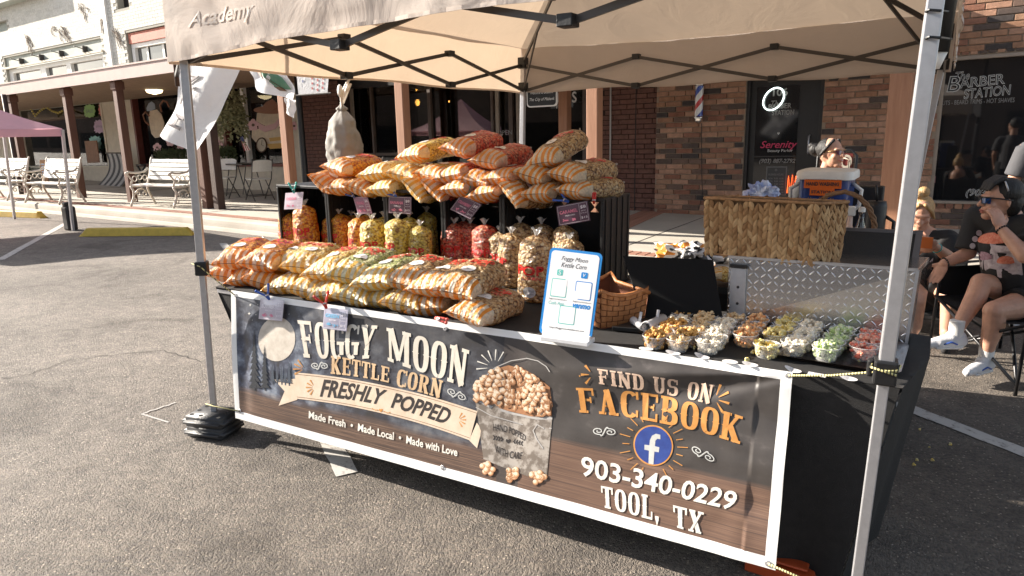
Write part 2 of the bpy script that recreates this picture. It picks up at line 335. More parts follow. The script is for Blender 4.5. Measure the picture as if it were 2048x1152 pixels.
xs = [-60, -40, -25, -16, -12, -8, -4, -2, 0, 2, 2.6, 4, 7, 12, 30]
mb = MB(); 
for a, b in zip(xs, xs[1:]):
    mb.add([(a, YC(a)+.20, SZ), (b, YC(b)+.20, SZ), (b, 11, SZ), (a, 11, SZ)], [(0, 1, 2, 3)])
mb.build('sidewalk', M['concrete'], kind='structure', label='pale concrete sidewalk under the shop porches')
mb = MB(); mby = MB()
prof = [(-.02, 0), (0, .11), (.012, .15), (.04, .178), (.20, .184)]
prof2 = [(-.09, 0), (-.07, .045), (-.02, .055)]
for a, b in zip(xs, xs[1:]):
    t = mby if a >= 2.6 else mb
    pts = [(YC(a)+o, h) for o, h in prof]; pb = [(YC(b)+o, h) for o, h in prof]
    for i in range(len(prof)-1): t.add([(a, *pts[i]), (b, *pb[i]), (b, *pb[i+1]), (a, *pts[i+1])], [(0, 1, 2, 3)])
    for i in range(len(prof2)-1): mb.add([(a, YC(a)+prof2[i][0], prof2[i][1]+.001), (b, YC(b)+prof2[i][0], prof2[i][1]+.001), (b, YC(b)+prof2[i+1][0], prof2[i+1][1]+.001), (a, YC(a)+prof2[i+1][0], prof2[i+1][1]+.001)], [(0, 1, 2, 3)])
mb.build('curb', M['curb'], kind='structure', label='weathered concrete curb'); mby.build('yellow_curb', M['yellow'], kind='structure', label='curb painted yellow on the right')
pv = thing('paver_strip', 'red brick paver edging set behind the concrete curb', 'brick edging', (0, 5, SZ)); pv['kind'] = 'structure'; del pv['category']
big = []; far = MB()
x = -16
while x < 5:
    y0 = YC(x)+.24; 
    big.append((x, y0)); x += .105
def brickmesh(name, sx, sy, sz, m, bev=.004):
    b = bmesh.new(); bmesh.ops.create_cube(b, size=1, matrix=Matrix.Diagonal((sx, sy, sz, 1)))
    bmesh.ops.bevel(b, geom=[e for e in b.edges], offset=bev, segments=1, affect='EDGES', profile=.5)
    me = bpy.data.meshes.new(name); b.to_mesh(me); b.free(); me.materials.append(m); return me
pm = brickmesh('paver', .097, .2, .03, M['paver'], .006)
for i, (x, y) in enumerate(big):
    if -2.2 < x < 3.5:
        o = bpy.data.objects.new('paver', pm); COL.objects.link(o); o.parent = pv; o.location = (x, y+.1-5, -.006+rg.uniform(-.002, .002)); o.rotation_euler = (0, 0, rg.uniform(-.02, .02))
    else: far.box((x-.048, y, SZ-.01), (x+.048, y+.2, SZ+.009))
far.build('paver_row', M['paver'], pv, kind='stuff')
a0 = atz(1215, 462, SZ); a1 = atz(1312, 421, SZ); d = (a1-a0); n = d.length
for k in range(int(n/.105)):
    for s_ in (0, 1):
        q = a0+d*((k+.5)/(n/.105)); nn = Vector((-d.y, d.x, 0)).normalized()
        o = bpy.data.objects.new('paver', pm); COL.objects.link(o); o.parent = pv; o.location = q+nn*(s_*.205-.1)-Vector((0, 5, SZ))+Vector((0, 0, -.006)); o.rotation_euler = (0, 0, math.atan2(d.y, d.x)+rg.uniform(-.02, .02))
mb = MB()
for x in range(-30, 5, 2): mb.box((x-.006, 5.45, SZ), (x+.006, 10, SZ+.003))
mb.build('sidewalk_joint', M['crack'], kind='structure')
def wheelstop(p, q, label, ln=None):
    p, q = Vector(p), Vector(q); d = (q-p); L_ = d.length if ln is None else ln; rz = math.atan2(d.y, d.x)
    mb = MB(); prof = [(-.08, 0), (-.055, .11), (-.04, .125), (.04, .125), (.055, .11), (.08, 0)]
    pts = []
    for x, k in ((0, 1), (.10, 1), (L_-.10, 1), (L_, 1)):
        sc = .15 if x in (0, L_) else 1
        pts.append([Vector((x, y, z*sc if z > 0 else 0)) for y, z in prof])
    vs = [v for r in pts for v in r]; fs = [tuple(range(6)), tuple(reversed(range(18, 24)))]
    for i in range(3):
        for k in range(6): k2 = (k+1) % 6; fs.append((i*6+k, i*6+k2, (i+1)*6+k2, (i+1)*6+k))
    mb.add([Matrix.Rotation(rz, 3, 'Z') @ v + p for v in vs], fs); o = mb.build('wheel_stop', M['yellow'], loc=tuple(p), bevel=.008)
    return props(o, label, 'wheel stop', 'yellow wheel stops')
wheelstop(atz(165, 472, 0), atz(388, 470, 0), 'yellow concrete wheel stop seen between pink tent weight and tent pole')
q1 = atz(88, 436, 0); wheelstop(q1-Vector((2.3, .5, 0)), q1, 'yellow concrete wheel stop at the left edge, under the pink tent')

# BUILDINGS (facade coordinates u, v, w)
def brect(mb, px0, py0, px1, py1, v, depth):      # a slab whose front fills the two image corners on plane v
    a = atb(px0, py0, v); b = atb(px1, py1, v); mb.box((a.x, v, b.z), (b.x, v+depth, a.z)); return a, b
def bbox_(u0, v0, w0, u1, v1, w1): mb = MB(); mb.box((u0, v0, w0), (u1, v1, w1)); return mb
# barber shop
shop = thing('barber_shop', 'brown brick barber shop with a dark door and a big window', 'building', (0, 0, 0), M=BM)
uL = atb(1311, 300, 0).x; dL = atb(1487, 300, 0).x; dR = atb(1640, 300, 0).x; wL = atb(1868, 300, 0).x
wtop = atb(1950, 118, 0).z; wbot = atb(1910, 402, 0).z; dtop = atb(1560, 140, 0).z+.25; uR = 8; top = 6.0
mb = MB()
for u0, w0, u1, w1 in ((uL, -.4, dL, top), (dL, dtop, dR, top), (dR, -.4, wL, top), (wL, -.4, uR, wbot), (wL, wtop, uR, top)):
    mb.box((u0, .012, w0), (u1, .3, w1))
mb.build('wall', M['mortar'], shop)
CH, BL = .0815, .275
bmesh_full = brickmesh('brick', BL-.012, .05, CH-.012, M['brick'], .004)
def bricks(parent, u0, u1, w0, w1, v, cands, ch=CH, bl=BL):
    r = math.floor(w0/ch)
    while r*ch < w1:
        za = r*ch; off = (r % 2)*bl/2 + (.03*math.sin(r*1.7))
        k = math.floor((u0-off)/bl)
        while off+k*bl < u1:
            a = max(off+k*bl, u0); b = min(off+(k+1)*bl, u1)
            if b-a > .05: cands.append((a, b, za, v))
            k += 1
        r += 1
cands = []
for u0, w0, u1, w1 in ((uL, -.1, dL, 2.6), (dR, -.1, wL, 2.6), (wL, -.1, 4.6, wbot-.10), (wL, wtop+.17, 5.2, 3.6)): bricks(shop, u0, u1, w0, w1, 0, cands)
def vis(a, b, z, v):       # how well a brick shows: inside the frame and not behind the canopy or the stall
    P = BM @ Vector(((a+b)/2, v, z+.04)); d = P-CAM; k = FPX/d.dot(FW); x = 1024+k*d.dot(RT); y = 576-k*d.dot(UP)
    if not (1290 < x < 2060 and -10 < y < 475): return 0
    if x < 1850 and y < 158: return 0
    if x < 1400 and y > 440: return 0
    if 1400 < x < 1640 and y > 400: return 0
    return (b-a)*k
cands.sort(key=lambda c: -vis(*c))
halves = {}
def brickobj(parent, c, full, ch, bl, m, name='brick'):
    a, b, z, v = c; ln = round(b-a, 2)
    if abs((b-a)-bl) < .02: me = full
    else:
        key = (full.name, ln)
        if key not in halves: halves[key] = brickmesh('brick', max(.04, ln-.012), .05, ch-.012, m, .004)
        me = halves[key]
    o = bpy.data.objects.new(name, me); COL.objects.link(o); o.parent = parent
    o.location = ((a+b)/2, v+.018+rg.uniform(-.003, .002), z+ch/2)
n_ = 0; far = MB()
for c in cands:
    if vis(*c) > 0 and n_ < 290: brickobj(shop, c, bmesh_full, CH, BL, M['brick']); n_ += 1
    else: far.box((c[0]+.006, -.005, c[2]+.006), (c[1]-.006, .04, c[2]+CH-.006))
x = wL
while x < 5.2: far.box((x+.006, -.006, wtop+.06), (x+.082, .04, wtop+.165)); x += .094
x = wL
while x < 5.2: far.box((x+.006, -.02, wbot-.10), (x+.086, .04, wbot-.035)); x += .098
far.build('brick_course', M['brickstuff'], shop, kind='stuff')
M['doorpaint'] = mat('black_door_paint', (.016, .014, .013), .4, noise_amt=.2)
door = bbox_(dL, .10, -.3, dR, .16, dtop).build('door', M['doorpaint'], shop)
gx0 = atb(1515, 175, .09).x; gx1 = atb(1600, 175, .09).x; gz0 = atb(1560, 400, .09).z-.4; gz1 = atb(1560, 172, .09).z
gm = atb(1560, 310, .09).z
mb = MB(); fr = .05
mb.box((dL, .04, -.3), (dL+.05, .10, dtop)); mb.box((dR-.05, .04, -.3), (dR, .10, dtop)); mb.box((dL+.05, .04, dtop-.06), (dR-.05, .10, dtop))
mb.build('door_frame', M['doorpaint'], door, bevel=.004)
bbox_(gx0, .085, gz0, gx1, .098, gz1).build('door_glass', mat('dark_door_glass', (.012, .012, .013), .06, spec=.8), door)
bbox_(gx0, .075, gm-.03, gx1, .0845, gm-.01).build('door_rail', M['doorpaint'], door)
hx = dR-.17; mb = MB(); mb.tube([(hx, .10, .95), (hx, .04, .97), (hx, .04, 1.2), (hx, .10, 1.22)], .012); mb.build('handle', M['steel'], door, True)
def blet(s, px, py, wpx, hpx, v, m, parent, **k):
    c = atb(px, py, v); a = atb(px-wpx/2, py, v); b = atb(px+wpx/2, py, v); h0 = atb(px, py-hpx/2, v); h1 = atb(px, py+hpx/2, v)
    mb = MB(); put_text(mb, s, lambda x, y: Vector((c.x+x, v, c.z+y)), w=(b.x-a.x), h=(h0.z-h1.z), **k)
    return mb.build('lettering', m, parent)
M['letter'] = mat('pale_window_letters', (.62, .60, .57), .5); M['letterdim'] = mat('grey_window_letters', (.22, .21, .20), .5)
M['pinkletter'] = mat('pink_window_letters', (.55, .03, .10), .5); M['inkblack'] = mat('black_letters', (.012, .012, .012), .5)
V1 = .080
blet('106', 1561, 184, 30, 16, V1, M['letterdim'], door, offset=.02)
blet('The', 1553, 207, 22, 12, V1, M['letterdim'], door, shear=.3)
blet('BARBER', 1560, 212, 46, 10, V1-.002, M['letterdim'], door, offset=.02)
blet('STATION', 1566, 225, 44, 10, V1, M['letterdim'], door, offset=.02)
blet('Serenity', 1557, 291, 74, 19, V1, M['pinkletter'], door, shear=.35, offset=.01)
blet('Beauty Parlor', 1560, 302, 50, 7, V1-.002, M['letter'], door)
blet('(903) 887-2792', 1554, 323, 72, 11, V1, M['letterdim'], door, shear=.25, offset=.02)
mb = MB(); brect(mb, 1533, 333, 1571, 391, .078, .004); mb.build('hours_board', mat('hours_board', (.16, .155, .15), .6), door)
V2 = .074
mb = MB(); brect(mb, 1535, 335, 1569, 389, V2+.002, .001); mb.build('hours_field', mat('hours_field', (.05, .05, .05), .6), door)
blet('BUSINESS HOURS', 1552, 349, 30, 4, V2, M['letterdim'], door)
for i in range(6):
    for j, s_ in enumerate(('MON', '9:00', '6:00')): blet(s_, 1541+j*11, 357+i*5.6, 8, 3.4, V2, M['letterdim'], door)
mb = MB(); c = atb(1552, 340, V2); mb.tube([c+Vector((.014*math.cos(t*.4), 0, .014*math.sin(t*.4))) for t in range(17)], .003, 5); mb.build('clock_mark', M['letterdim'], door)
mb = MB(); c = atb(1557, 267, .07); mb.add([c+Vector((x*.02, 0, z*.02)) for x, z in ((0, -1), (.9, .2), (.6, .8), (0, .5), (-.6, .8), (-.9, .2))], [(0, 1, 2, 3, 4, 5)]); mb.build('sticker', M['letter'], door)
ring = thing('ring_reflection', 'white glowing oval ring hanging in the dark door glass', 'ring light', tuple(atb(1547, 200, .05)), M=BM)  # glowing tube modelled in place of a ring light's reflection in the glass
c = atb(1547, 198, .05); a = atb(1568, 198, .05).x-c.x; hh = c.z-atb(1547, 220, .05).z
mb = MB(); pts = []
for t in range(37): ph = t/36*2*math.pi; pts.append(c+Vector((a*.95*math.cos(ph)+.25*a*math.sin(ph), .0, hh*math.sin(ph))))
mb.tube(pts, .011, 8); mb.build('lamp_tube', mat('ring_glow', (.9, .95, .92), .4, emit=(.85, 1, .95), es=1.1), ring, True)
mb = MB(); mb.tube([c+Vector((0, .005, hh)), c+Vector((0, .005, hh+.1))], .003, 5); mb.build('cord', M['wire'], ring)
op = MB(); pp = [atb(x, y, .05) for x, y in ((1574, 386), (1577, 352), (1580, 384), (1585, 350), (1587, 382), (1592, 352), (1590, 380))]
op.tube(pp, .006, 6); o = op.build('neon_sign', mat('red_neon', (.9, .08, .02), .4, emit=(1, .12, .02), es=1.4), loc=tuple(pp[0]), M=BM); props(o, 'orange red neon squiggle sign in the lower door glass', 'neon sign')
win = bbox_(wL, .09, wbot, uR, .10, wtop).build('window', mat('dark_window_glass', (.012, .012, .013), .03, spec=1.0), shop)
mb = MB(); mb.box((wL, .0, wtop), (uR, .10, wtop+.045)); mb.box((wL, -.03, wbot-.035), (uR, .10, wbot)); mb.box((wL-.001, .02, wbot+.001), (wL+.04, .08, wtop-.001)); mb.build('window_frame', mat('tan_window_frame', (.30, .24, .19), .6, noise_amt=.1), win, bevel=.004)
V3 = .082
def blet2(s, px, py, w_, h_, v, rot=0, fat=.03, **k):
    c = atb(px, py, v); a = atb(px-w_/2, py, v); b = atb(px+w_/2, py, v); h0 = atb(px, py-h_/2, v); h1 = atb(px, py+h_/2, v)
    cs, sn = math.cos(rot), math.sin(rot)
    for off, m, dv in ((fat, M['letter'], 0), (-.012, M['inkblack'], -.003)):
        vs, fs, (dw, dh) = text2d(s, offset=off, **k); vs0, _, (dw0, dh0) = text2d(s, offset=0, **k)
        mb = MB(); sx = (b.x-a.x)/dw0; sy = (h0.z-h1.z)/dh0
        mb.add([Vector((c.x+x*sx*cs-y*sy*sn, v+dv, c.z+x*sx*sn+y*sy*cs)) for x, y in vs], fs); mb.build('lettering', m, win)
blet2('The', 1925, 152, 28, 17, V3, .03, .02, shear=.3)
blet2('B', 1908, 168, 24, 30, V3, 0, .02, shear=.1)
blet2('ARBER', 1964, 162, 88, 19, V3, .06, .025)
blet2('STATION', 1974, 184, 92, 19, V3, .06, .025, shear=.1)
blet('CUTS - BEARD TRIMS - HOT SHAVES', 1952, 203, 150, 9, V3, M['letterdim'], win)
blet2('(903', 1952, 387, 40, 17, V3, 0, .03, shear=.2)
blet2(') 887-2792', 2052, 385, 100, 17, V3, 0, .03, shear=.2)
mb = MB(); brect(mb, 1859, 352, 1870, 366, V3, .004); mb.build('flag_sticker', mat('flag_sticker', (.42, .20, .20), .5), win)
bp = atb(1398, 210, -.10); pole = thing('barber_pole', 'striped red white and blue barber pole on brick wall', 'barber pole', tuple(bp), M=BM)
t_ = atb(1398, 172, -.10).z; b_ = atb(1398, 233, -.10).z; rr = .062
m = mat('barber_stripes', (.8, .8, .8), .2, coat=.6); N, L, P = nodes(m); tc = N.new('ShaderNodeTexCoord'); sx = N.new('ShaderNodeSeparateXYZ'); L.new(tc.outputs['Object'], sx.inputs[0])
at = N.new('ShaderNodeMath'); at.operation = 'ARCTAN2'; L.new(sx.outputs[1], at.inputs[0]); L.new(sx.outputs[0], at.inputs[1])
m1 = N.new('ShaderNodeMath'); m1.operation = 'MULTIPLY_ADD'; m1.inputs[1].default_value = -1/(2*math.pi); m1.inputs[2].default_value = 5.12; L.new(at.outputs[0], m1.inputs[0])
m2 = N.new('ShaderNodeMath'); m2.operation = 'MULTIPLY_ADD'; m2.inputs[1].default_value = 2.3; L.new(sx.outputs[2], m2.inputs[0]); L.new(m1.outputs[0], m2.inputs[2])
m3 = N.new('ShaderNodeMath'); m3.operation = 'FRACT'; L.new(m2.outputs[0], m3.inputs[0]); cr = N.new('ShaderNodeValToRGB'); cr.color_ramp.interpolation = 'CONSTANT'; e = cr.color_ramp.elements
e[0].position = 0; e[0].color = (.7, .7, .7, 1); e[1].position = .28; e[1].color = (.5, .03, .03, 1)
for p_, c_ in ((.5, (.7, .7, .7, 1)), (.76, (.02, .06, .36, 1))): q = e.new(p_); q.color = c_
L.new(m3.outputs[0], cr.inputs[0]); L.new(cr.outputs[0], P.inputs['Base Color'])
mb = MB(); mb.lathe([(rr, b_), (rr, t_)], (bp.x, -.10, 0), 24, cap=False); mb.build('striped_cylinder', m, pole, True)
ch = mat('chrome', (.75, .74, .72), .12, 1)
for z0, sg, nm in ((t_, 1, 'top_cap'), (b_, -1, 'bottom_cap')):
    mb = MB(); mb.lathe([(rr+.012, z0), (rr+.012, z0+sg*.03), (rr+.004, z0+sg*.04), (rr+.008, z0+sg*.06), (rr-.01, z0+sg*.085), (.02, z0+sg*.11)], (bp.x, -.10, 0), 24); mb.build(nm, ch, pole, True)
mb = MB(); mb.box((bp.x-.03, -.05, t_-.02), (bp.x+.03, .0, t_+.03)); mb.box((bp.x-.03, -.05, b_-.03), (bp.x+.03, .0, b_+.02)); mb.build('bracket', ch, pole)
w1 = atb(1404, 360, -.01); mb = MB(); mb.tube([(bp.x+.02, -.02, b_-.1), (bp.x+.03, -.015, b_-.4), (w1.x, -.02, w1.z), (w1.x+.02, -.02, w1.z-.2), (w1.x-.03, -.02, w1.z-.45)], .006, 6); mb.build('power_cord', M['wire'], pole)
wl = atb(1668, 150, -.1); lamp = thing('wall_lamp', 'small dark lantern lamp on brick wall right of barber door', 'wall lamp', tuple(wl), M=BM)
mb = MB(); mb.lathe([(.03, wl.z+.1), (.12, wl.z+.06), (.11, wl.z+.05)], (wl.x, -.1, 0), 16); mb.lathe([(.07, wl.z-.05), (.05, wl.z-.08)], (wl.x, -.1, 0), 16); mb.box((wl.x-.02, -.1, wl.z+.06), (wl.x+.02, 0, wl.z+.09)); mb.build('lamp_housing', M['frame'], lamp)
mb = MB(); mb.lathe([(.065, wl.z-.05), (.085, wl.z+.05)], (wl.x, -.1, 0), 16); mb.build('lamp_glass', mat('frosted_glass', (.35, .32, .3), .3), lamp, True)
# brown painted brick bay between shop and dark storefront
bay = thing('painted_brick_bay', 'chocolate painted brick storefront bay left of the barber shop', 'building', (0, 0, 0), M=BM)
bu0 = atb(1205, 300, .1).x; mb = MB(); mb.box((bu0, .112, -.4), (uL-.0, .4, 6)); mb.build('wall', M['pmortar'], bay)
pf = brickmesh('brick', .30-.010, .05, .0815-.010, M['pbrick'], .004)
cands = []; bricks(bay, bu0, uL-.004, -.1, 2.35, .1, cands, .0815, .30)
for c in cands[:290]: brickobj(bay, c, pf, .0815, .30, M['pbrick'])
cr_ = atb(1272, 200, .09); mb = MB(); mb.tube([(cr_.x, .09, 0), (cr_.x, .09, 2.4)], .008, 6); mb.build('expansion_joint', M['wire'], bay)
cx_ = atb(1220, 300, .06); cond = thing('conduit', 'thin grey conduit pipe with switch box on painted brick', 'conduit', tuple(cx_), M=BM)
mb = MB(); mb.tube([(cx_.x, .07, -.1), (cx_.x, .07, 2.6)], .014, 8); mb.build('pipe', mat('grey_pipe', (.45, .44, .42), .5), cond, True)
cb = atb(1219, 353, .03); mb = MB(); mb.box((cb.x-.045, .03, cb.z-.085), (cb.x+.045, .085, cb.z+.085)); mb.build('switch_box', mat('pale_box', (.6, .58, .55), .5), cond, bevel=.006)
# dark storefront (cafe) x 690..1205
cafe = thing('dark_storefront', 'dark glazed cafe storefront between the painted brick bays', 'building', (0, 0, 0), M=BM)
cu0 = atb(690, 300, .1).x; cu1 = bu0
cs = atb(900, 360, .3).z
mb = MB(); mb.box((cu0, .2, 2.45), (cu1, .6, 6)); mb.box((cu0, .2, -.4), (cu1, .5, .35)); mb.build('wall', M['doorpaint'], cafe)
bbox_(cu0, .34, .35, cu1, .35, 2.45).build('window', M['glass'], cafe)
frames = MB()
for x, y, ww, mt in ((702, 250, .07, 0), (745, 250, .05, 0), (860, 250, .08, 0), (985, 250, .06, 0), (1022, 250, .09, 0), (1040, 250, .05, 0), (1170, 250, .09, 0)):
    u = atb(x, y, .28).x; frames.box((u-ww/2, .27, -.2), (u+ww/2, .34, 2.45))
frames.box((cu0, .28, 1.0), (atb(860, 250, .3).x, .335, 1.06)); each(frames, 'window_frame', mat('brown_window_frame', (.09, .06, .045), .5, noise_amt=.2), cafe)
mb = MB(); 
for x, ww in ((706, .1), (995, .07), (1036, .06)):
    u = atb(x, 250, .24).x; mb.box((u-ww/2, .23, -.2), (u+ww/2, .268, 2.45))
each(mb, 'door_jamb', mat('tan_jamb', (.30, .25, .2), .6, noise_amt=.15), cafe)
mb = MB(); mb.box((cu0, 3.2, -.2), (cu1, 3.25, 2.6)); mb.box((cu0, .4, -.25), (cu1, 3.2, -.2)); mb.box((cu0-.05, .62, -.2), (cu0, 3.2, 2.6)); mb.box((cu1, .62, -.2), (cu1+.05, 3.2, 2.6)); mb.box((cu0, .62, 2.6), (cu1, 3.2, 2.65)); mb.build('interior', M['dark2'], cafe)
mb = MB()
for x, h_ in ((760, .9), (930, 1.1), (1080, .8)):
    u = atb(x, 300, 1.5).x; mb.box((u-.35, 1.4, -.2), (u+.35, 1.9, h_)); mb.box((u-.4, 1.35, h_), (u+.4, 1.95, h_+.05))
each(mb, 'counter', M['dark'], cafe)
M['bulb'] = mat('warm_bulb', (1, .7, .3), .4, emit=(1, .42, .08), es=5)
for i, (x, y, r_) in enumerate(((763, 171, .03), (782, 171, .03), (832, 180, .022), (834, 205, .055), (944, 168, .02), (898, 203, .015))):
    c = atb(x, y, 1.4); t = thing('pendant_lamp', ['left of a pair of small amber bulbs glowing in the dark cafe window', 'right of a pair of small amber bulbs glowing in the dark cafe window', 'small amber bulb above the large orange lamp in the cafe', 'large orange glowing lamp right of the wooden porch post', 'tiny warm bulb high in the middle of the cafe window', 'tiny warm bulb left of the highest one in the cafe'][i], 'lamp', tuple(c), 'lamps glowing inside the dark cafe', M=BM)
    mb = MB(); mb.ball(c, r_, 10, 8, (1, 1, 1.3)); mb.build('bulb', M['bulb'], t, True)
    mb = MB(); mb.tube([c+Vector((0, 0, r_)), Vector((c.x, c.y, 2.58))], .004, 5); mb.build('cord', M['wire'], t)
blet('ues', 1134, 195, 38, 22, .22, M['letter'], cafe); blet('Y', 1116, 200, 8, 34, .22, M['letter'], cafe, shear=.3)
blet('OPEN', 1009, 265, 30, 9, .22, M['letterdim'], cafe)
# second painted brick pier x 605..690
pier = thing('painted_brick_pier', 'chocolate painted brick pier right of the lamp post', 'building', (0, 0, 0), M=BM)
pu0 = atb(606, 300, -.1).x; pu1 = atb(684, 300, -.1).x
bbox_(pu0, -.088, -.4, pu1, .3, 6).build('wall', M['pmortar'], pier)
cands = []; bricks(pier, pu0, pu1, -.1, 2.6, -.1, cands, .0815, .30)
for c in cands[:280]: brickobj(pier, c, pf, .0815, .30, M['pbrick'])
bbox_(pu0-.09, -.14, -.3, pu0-.002, .2, 2.6).build('corner_trim', M['cream'], pier)
# tea shop (left) : cream wall, red framed windows with painted art
tea = thing('tea_shop', 'old white painted brick building with porch and tea shop windows', 'building', (0, 0, 0), M=BM)
tl = -34; tr = pu0-.1
sill = atb(320, 328, 0).z; wt = atb(300, 178, 0).z
holes = [(atb(42, 300, 0).x, atb(216, 300, 0).x, sill-.05, atb(140, 203, 0).z), (atb(268, 250, 0).x, atb(432, 250, 0).x, sill, wt), (atb(446, 250, 0).x, atb(575, 250, 0).x, sill, wt)]
mb = MB(); cur = tl
for h0, h1, z0, z1 in holes:
    mb.box((cur, 0, -.4), (h0, .3, 2.9)); mb.box((h0, 0, -.4), (h1, .3, z0)); mb.box((h0, 0, z1), (h1, .3, 2.9)); cur = h1
mb.box((cur, 0, -.4), (tr, .3, 2.9)); mb.build('lower_wall', M['cream'], tea)
for i, (h0, h1, z0, z1) in enumerate(holes):
    wv = bbox_(h0, .16, z0, h1, .17, z1).build('window', M['glass'], tea)
    mb = MB(); fw_ = .09; fm = M['darkred'] if i else M['cream']
    mb.box((h0, -.02, z1-.12), (h1, .15, z1)); mb.box((h0, -.02, z0), (h0+fw_, .15, z1-.12)); mb.box((h1-fw_, -.02, z0), (h1, .15, z1-.12)); mb.box((h0-.05, -.08, z0-.07), (h1+.05, .15, z0)); mb.build('window_frame', fm, wv)
    mb = MB(); mb.box((h0, 1.6, z0-.2), (h1, 1.65, z1+.2)); mb.box((h0, .35, z0-.05), (h1, 1.6, z0)); mb.build('interior', M['dark'], wv)
u_ = atb(492, 250, .1).x; bbox_(u_-.06, .06, sill, u_+.06, .158, wt-.12).build('mullion', M['whitepaint'], tea)
u_ = atb(450, 250, .1).x; bbox_(u_-.05, .06, sill, u_+.05, .158, wt-.12).build('mullion', M['darkred'], tea)
ur = atb(350, 60, 0).x+3; uj = atb(217, 60, 0).x
ops = []   # window openings in the upper wall
o1a = atb(7, 116, 0); o1b = atb(201, 77, 0); ops.append((o1a.x, o1b.x, 2.9, o1a.z))
o2a = atb(250, 66, 0); o2b = atb(352, 47, 0); ops.append((o2a.x, o2b.x+.5, 2.9, o2a.z))
o3 = atb(235, 19, 0); o3b = atb(258, 15, 0); ops.append((o3.x, o3b.x, o3.z, 7.2))
o4 = atb(-40, 75, 0); o4b = atb(16, 72, 0); ops.append((o4.x, o4b.x, o4.z, 5.6))
def inside(a, b, z0, z1):
    for x0, x1, y0, y1 in ops:
        if b > x0 and a < x1 and z1 > y0 and z0 < y1: return True
    return False
us = sorted({tl, ur, *[x for o_ in ops for x in o_[:2]]}); zs = sorted({2.9, 9.0, *[z for o_ in ops for z in o_[2:]]})
mb = MB(); 
for a, b in zip(us, us[1:]):
    for z0, z1 in zip(zs, zs[1:]):
        if not inside(a+.01, b-.01, z0+.01, z1-.01): mb.box((a, .01, z0), (b, .35, z1))
mb.build('upper_wall', M['wmortar'], tea)
bk = MB(); r = 0; ch_, bl_ = .085, .27
z = 2.9
while z < 6.6:
    x = uj-14+(r % 2)*bl_/2
    while x < ur:
        a, b = x, x+bl_
        proud = .0 if a > uj else .004
        if not inside(a, b, z, z+ch_): bk.box((a+.005 if a > uj else a+.002, -proud, z+(.006 if a > uj else .003)), (b-.005 if a > uj else b-.002, .02, z+ch_))
        x += bl_
    z += ch_; r += 1
bk.build('brick_course', M['wbrick'], tea, kind='stuff')
mb = MB(); mb.box((uj-.12, -.06, 2.9), (uj+.06, .01, 9)); mb.build('pilaster', M['whitepaint'], tea)
mb = MB(); mb.box((atb(-60, 30, 0).x, -.35, atb(50, 3, 0).z), (atb(100, 0, 0).x, 0, atb(50, 3, 0).z+.6)); mb.build('cornice', M['greenish'], tea, bevel=.02)
a = atb(16, 135, .02).z
mb = MB(); mb.box((o1a.x, .06, a), (o1b.x, .20, o1a.z)); mb.build('lintel_board', M['greenish'], tea)
mb = MB(); mb.box((o1a.x, -.05, a-.06), (o1b.x+.05, .06, a)); mb.build('ledge', M['cream'], tea)
for x in (43, 83, 123, 170): 
    q = atb(x, 122-(x-43)*.19, 0); mb = MB(); mb.box((q.x-.03, -.08, q.z-.1), (q.x+.03, .06, q.z+.08)); mb.tube([(q.x, -.06, q.z), (q.x, -.3, q.z+.05)], .015, 6); mb.build('sign_bracket', M['frame'], tea)
uw = bbox_(o1a.x, .2, 2.7, o1b.x, .21, a-.06).build('window', mat('sky_lit_glass', (.10, .10, .095), .04, spec=1.0), tea)
mb = MB()
for x0, x1 in ((8, 27), (81, 92), (133, 142), (205, 210)):
    p0 = atb(x0, 150-(x0*.19), .12).x; p1 = atb(x1, 150-(x1*.19), .12).x; mb.box((p0, .1, 2.7), (p1, .198, a-.06))
mb.box((o1a.x, .098, a-.2), (o1b.x, .199, a-.06)); mb.build('window_frame', M['whitepaint'], uw, bevel=.008)
zl = atb(255, 88, .02).z
bbox_(o2a.x+.05, .05, zl, o2b.x+.5, .2, o2a.z-.02).build('red_lintel', M['redpaint'], tea)
uw = bbox_(o2a.x, .2, 2.7, o2b.x+.5, .21, zl).build('window', bpy.data.materials['sky_lit_glass'], tea)
mb = MB(); mb.box((o2a.x+.05, .1, zl-.12), (o2b.x+.5, .198, zl)); mb.box((o2a.x+.05, .1, 2.7), (o2a.x+.2, .198, zl-.12)); mb.build('window_frame', M['whitepaint'], uw, bevel=.008)
q = atb(312, 112, .17); mb = MB()
for x0, z0, x1, z1 in ((-.45, -.45, -.35, .45), (.35, -.45, .45, .45), (-.45, .35, .45, .45), (-.45, -.45, .45, -.35)): mb.box((q.x+x0, .17, q.z+z0), (q.x+x1, .18, q.z+z1))
mb.build('frame_in_window', M['whitepaint'], uw)
bbox_(o3.x, .2, o3.z, o3b.x, .21, 7.2).build('window', M['dark'], tea)
bbox_(o4.x, .15, o4.z, o4b.x, .2, 5.6).build('boarded_window', M['greenish'], tea)
mb = MB()
for (x, y, n_) in ((52, 74, 6), (123, 58, 9), (205, 37, 5), (228, 60, 9), (106, 55, 4), (160, 10, 4)):
    for k in range(n_):
        p = atb(x+rg.uniform(-5, 5), y+rg.uniform(-5, 5), -.02); path = [p]
        for j in range(6): p = p+Vector((rg.uniform(-.05, .12), 0, rg.uniform(-.14, .03))); path.append(p)
        mb.tube(path, .008, 4)
mb.build('dry_vine', mat('dry_vine', (.14, .10, .07), .9), tea, kind='stuff')
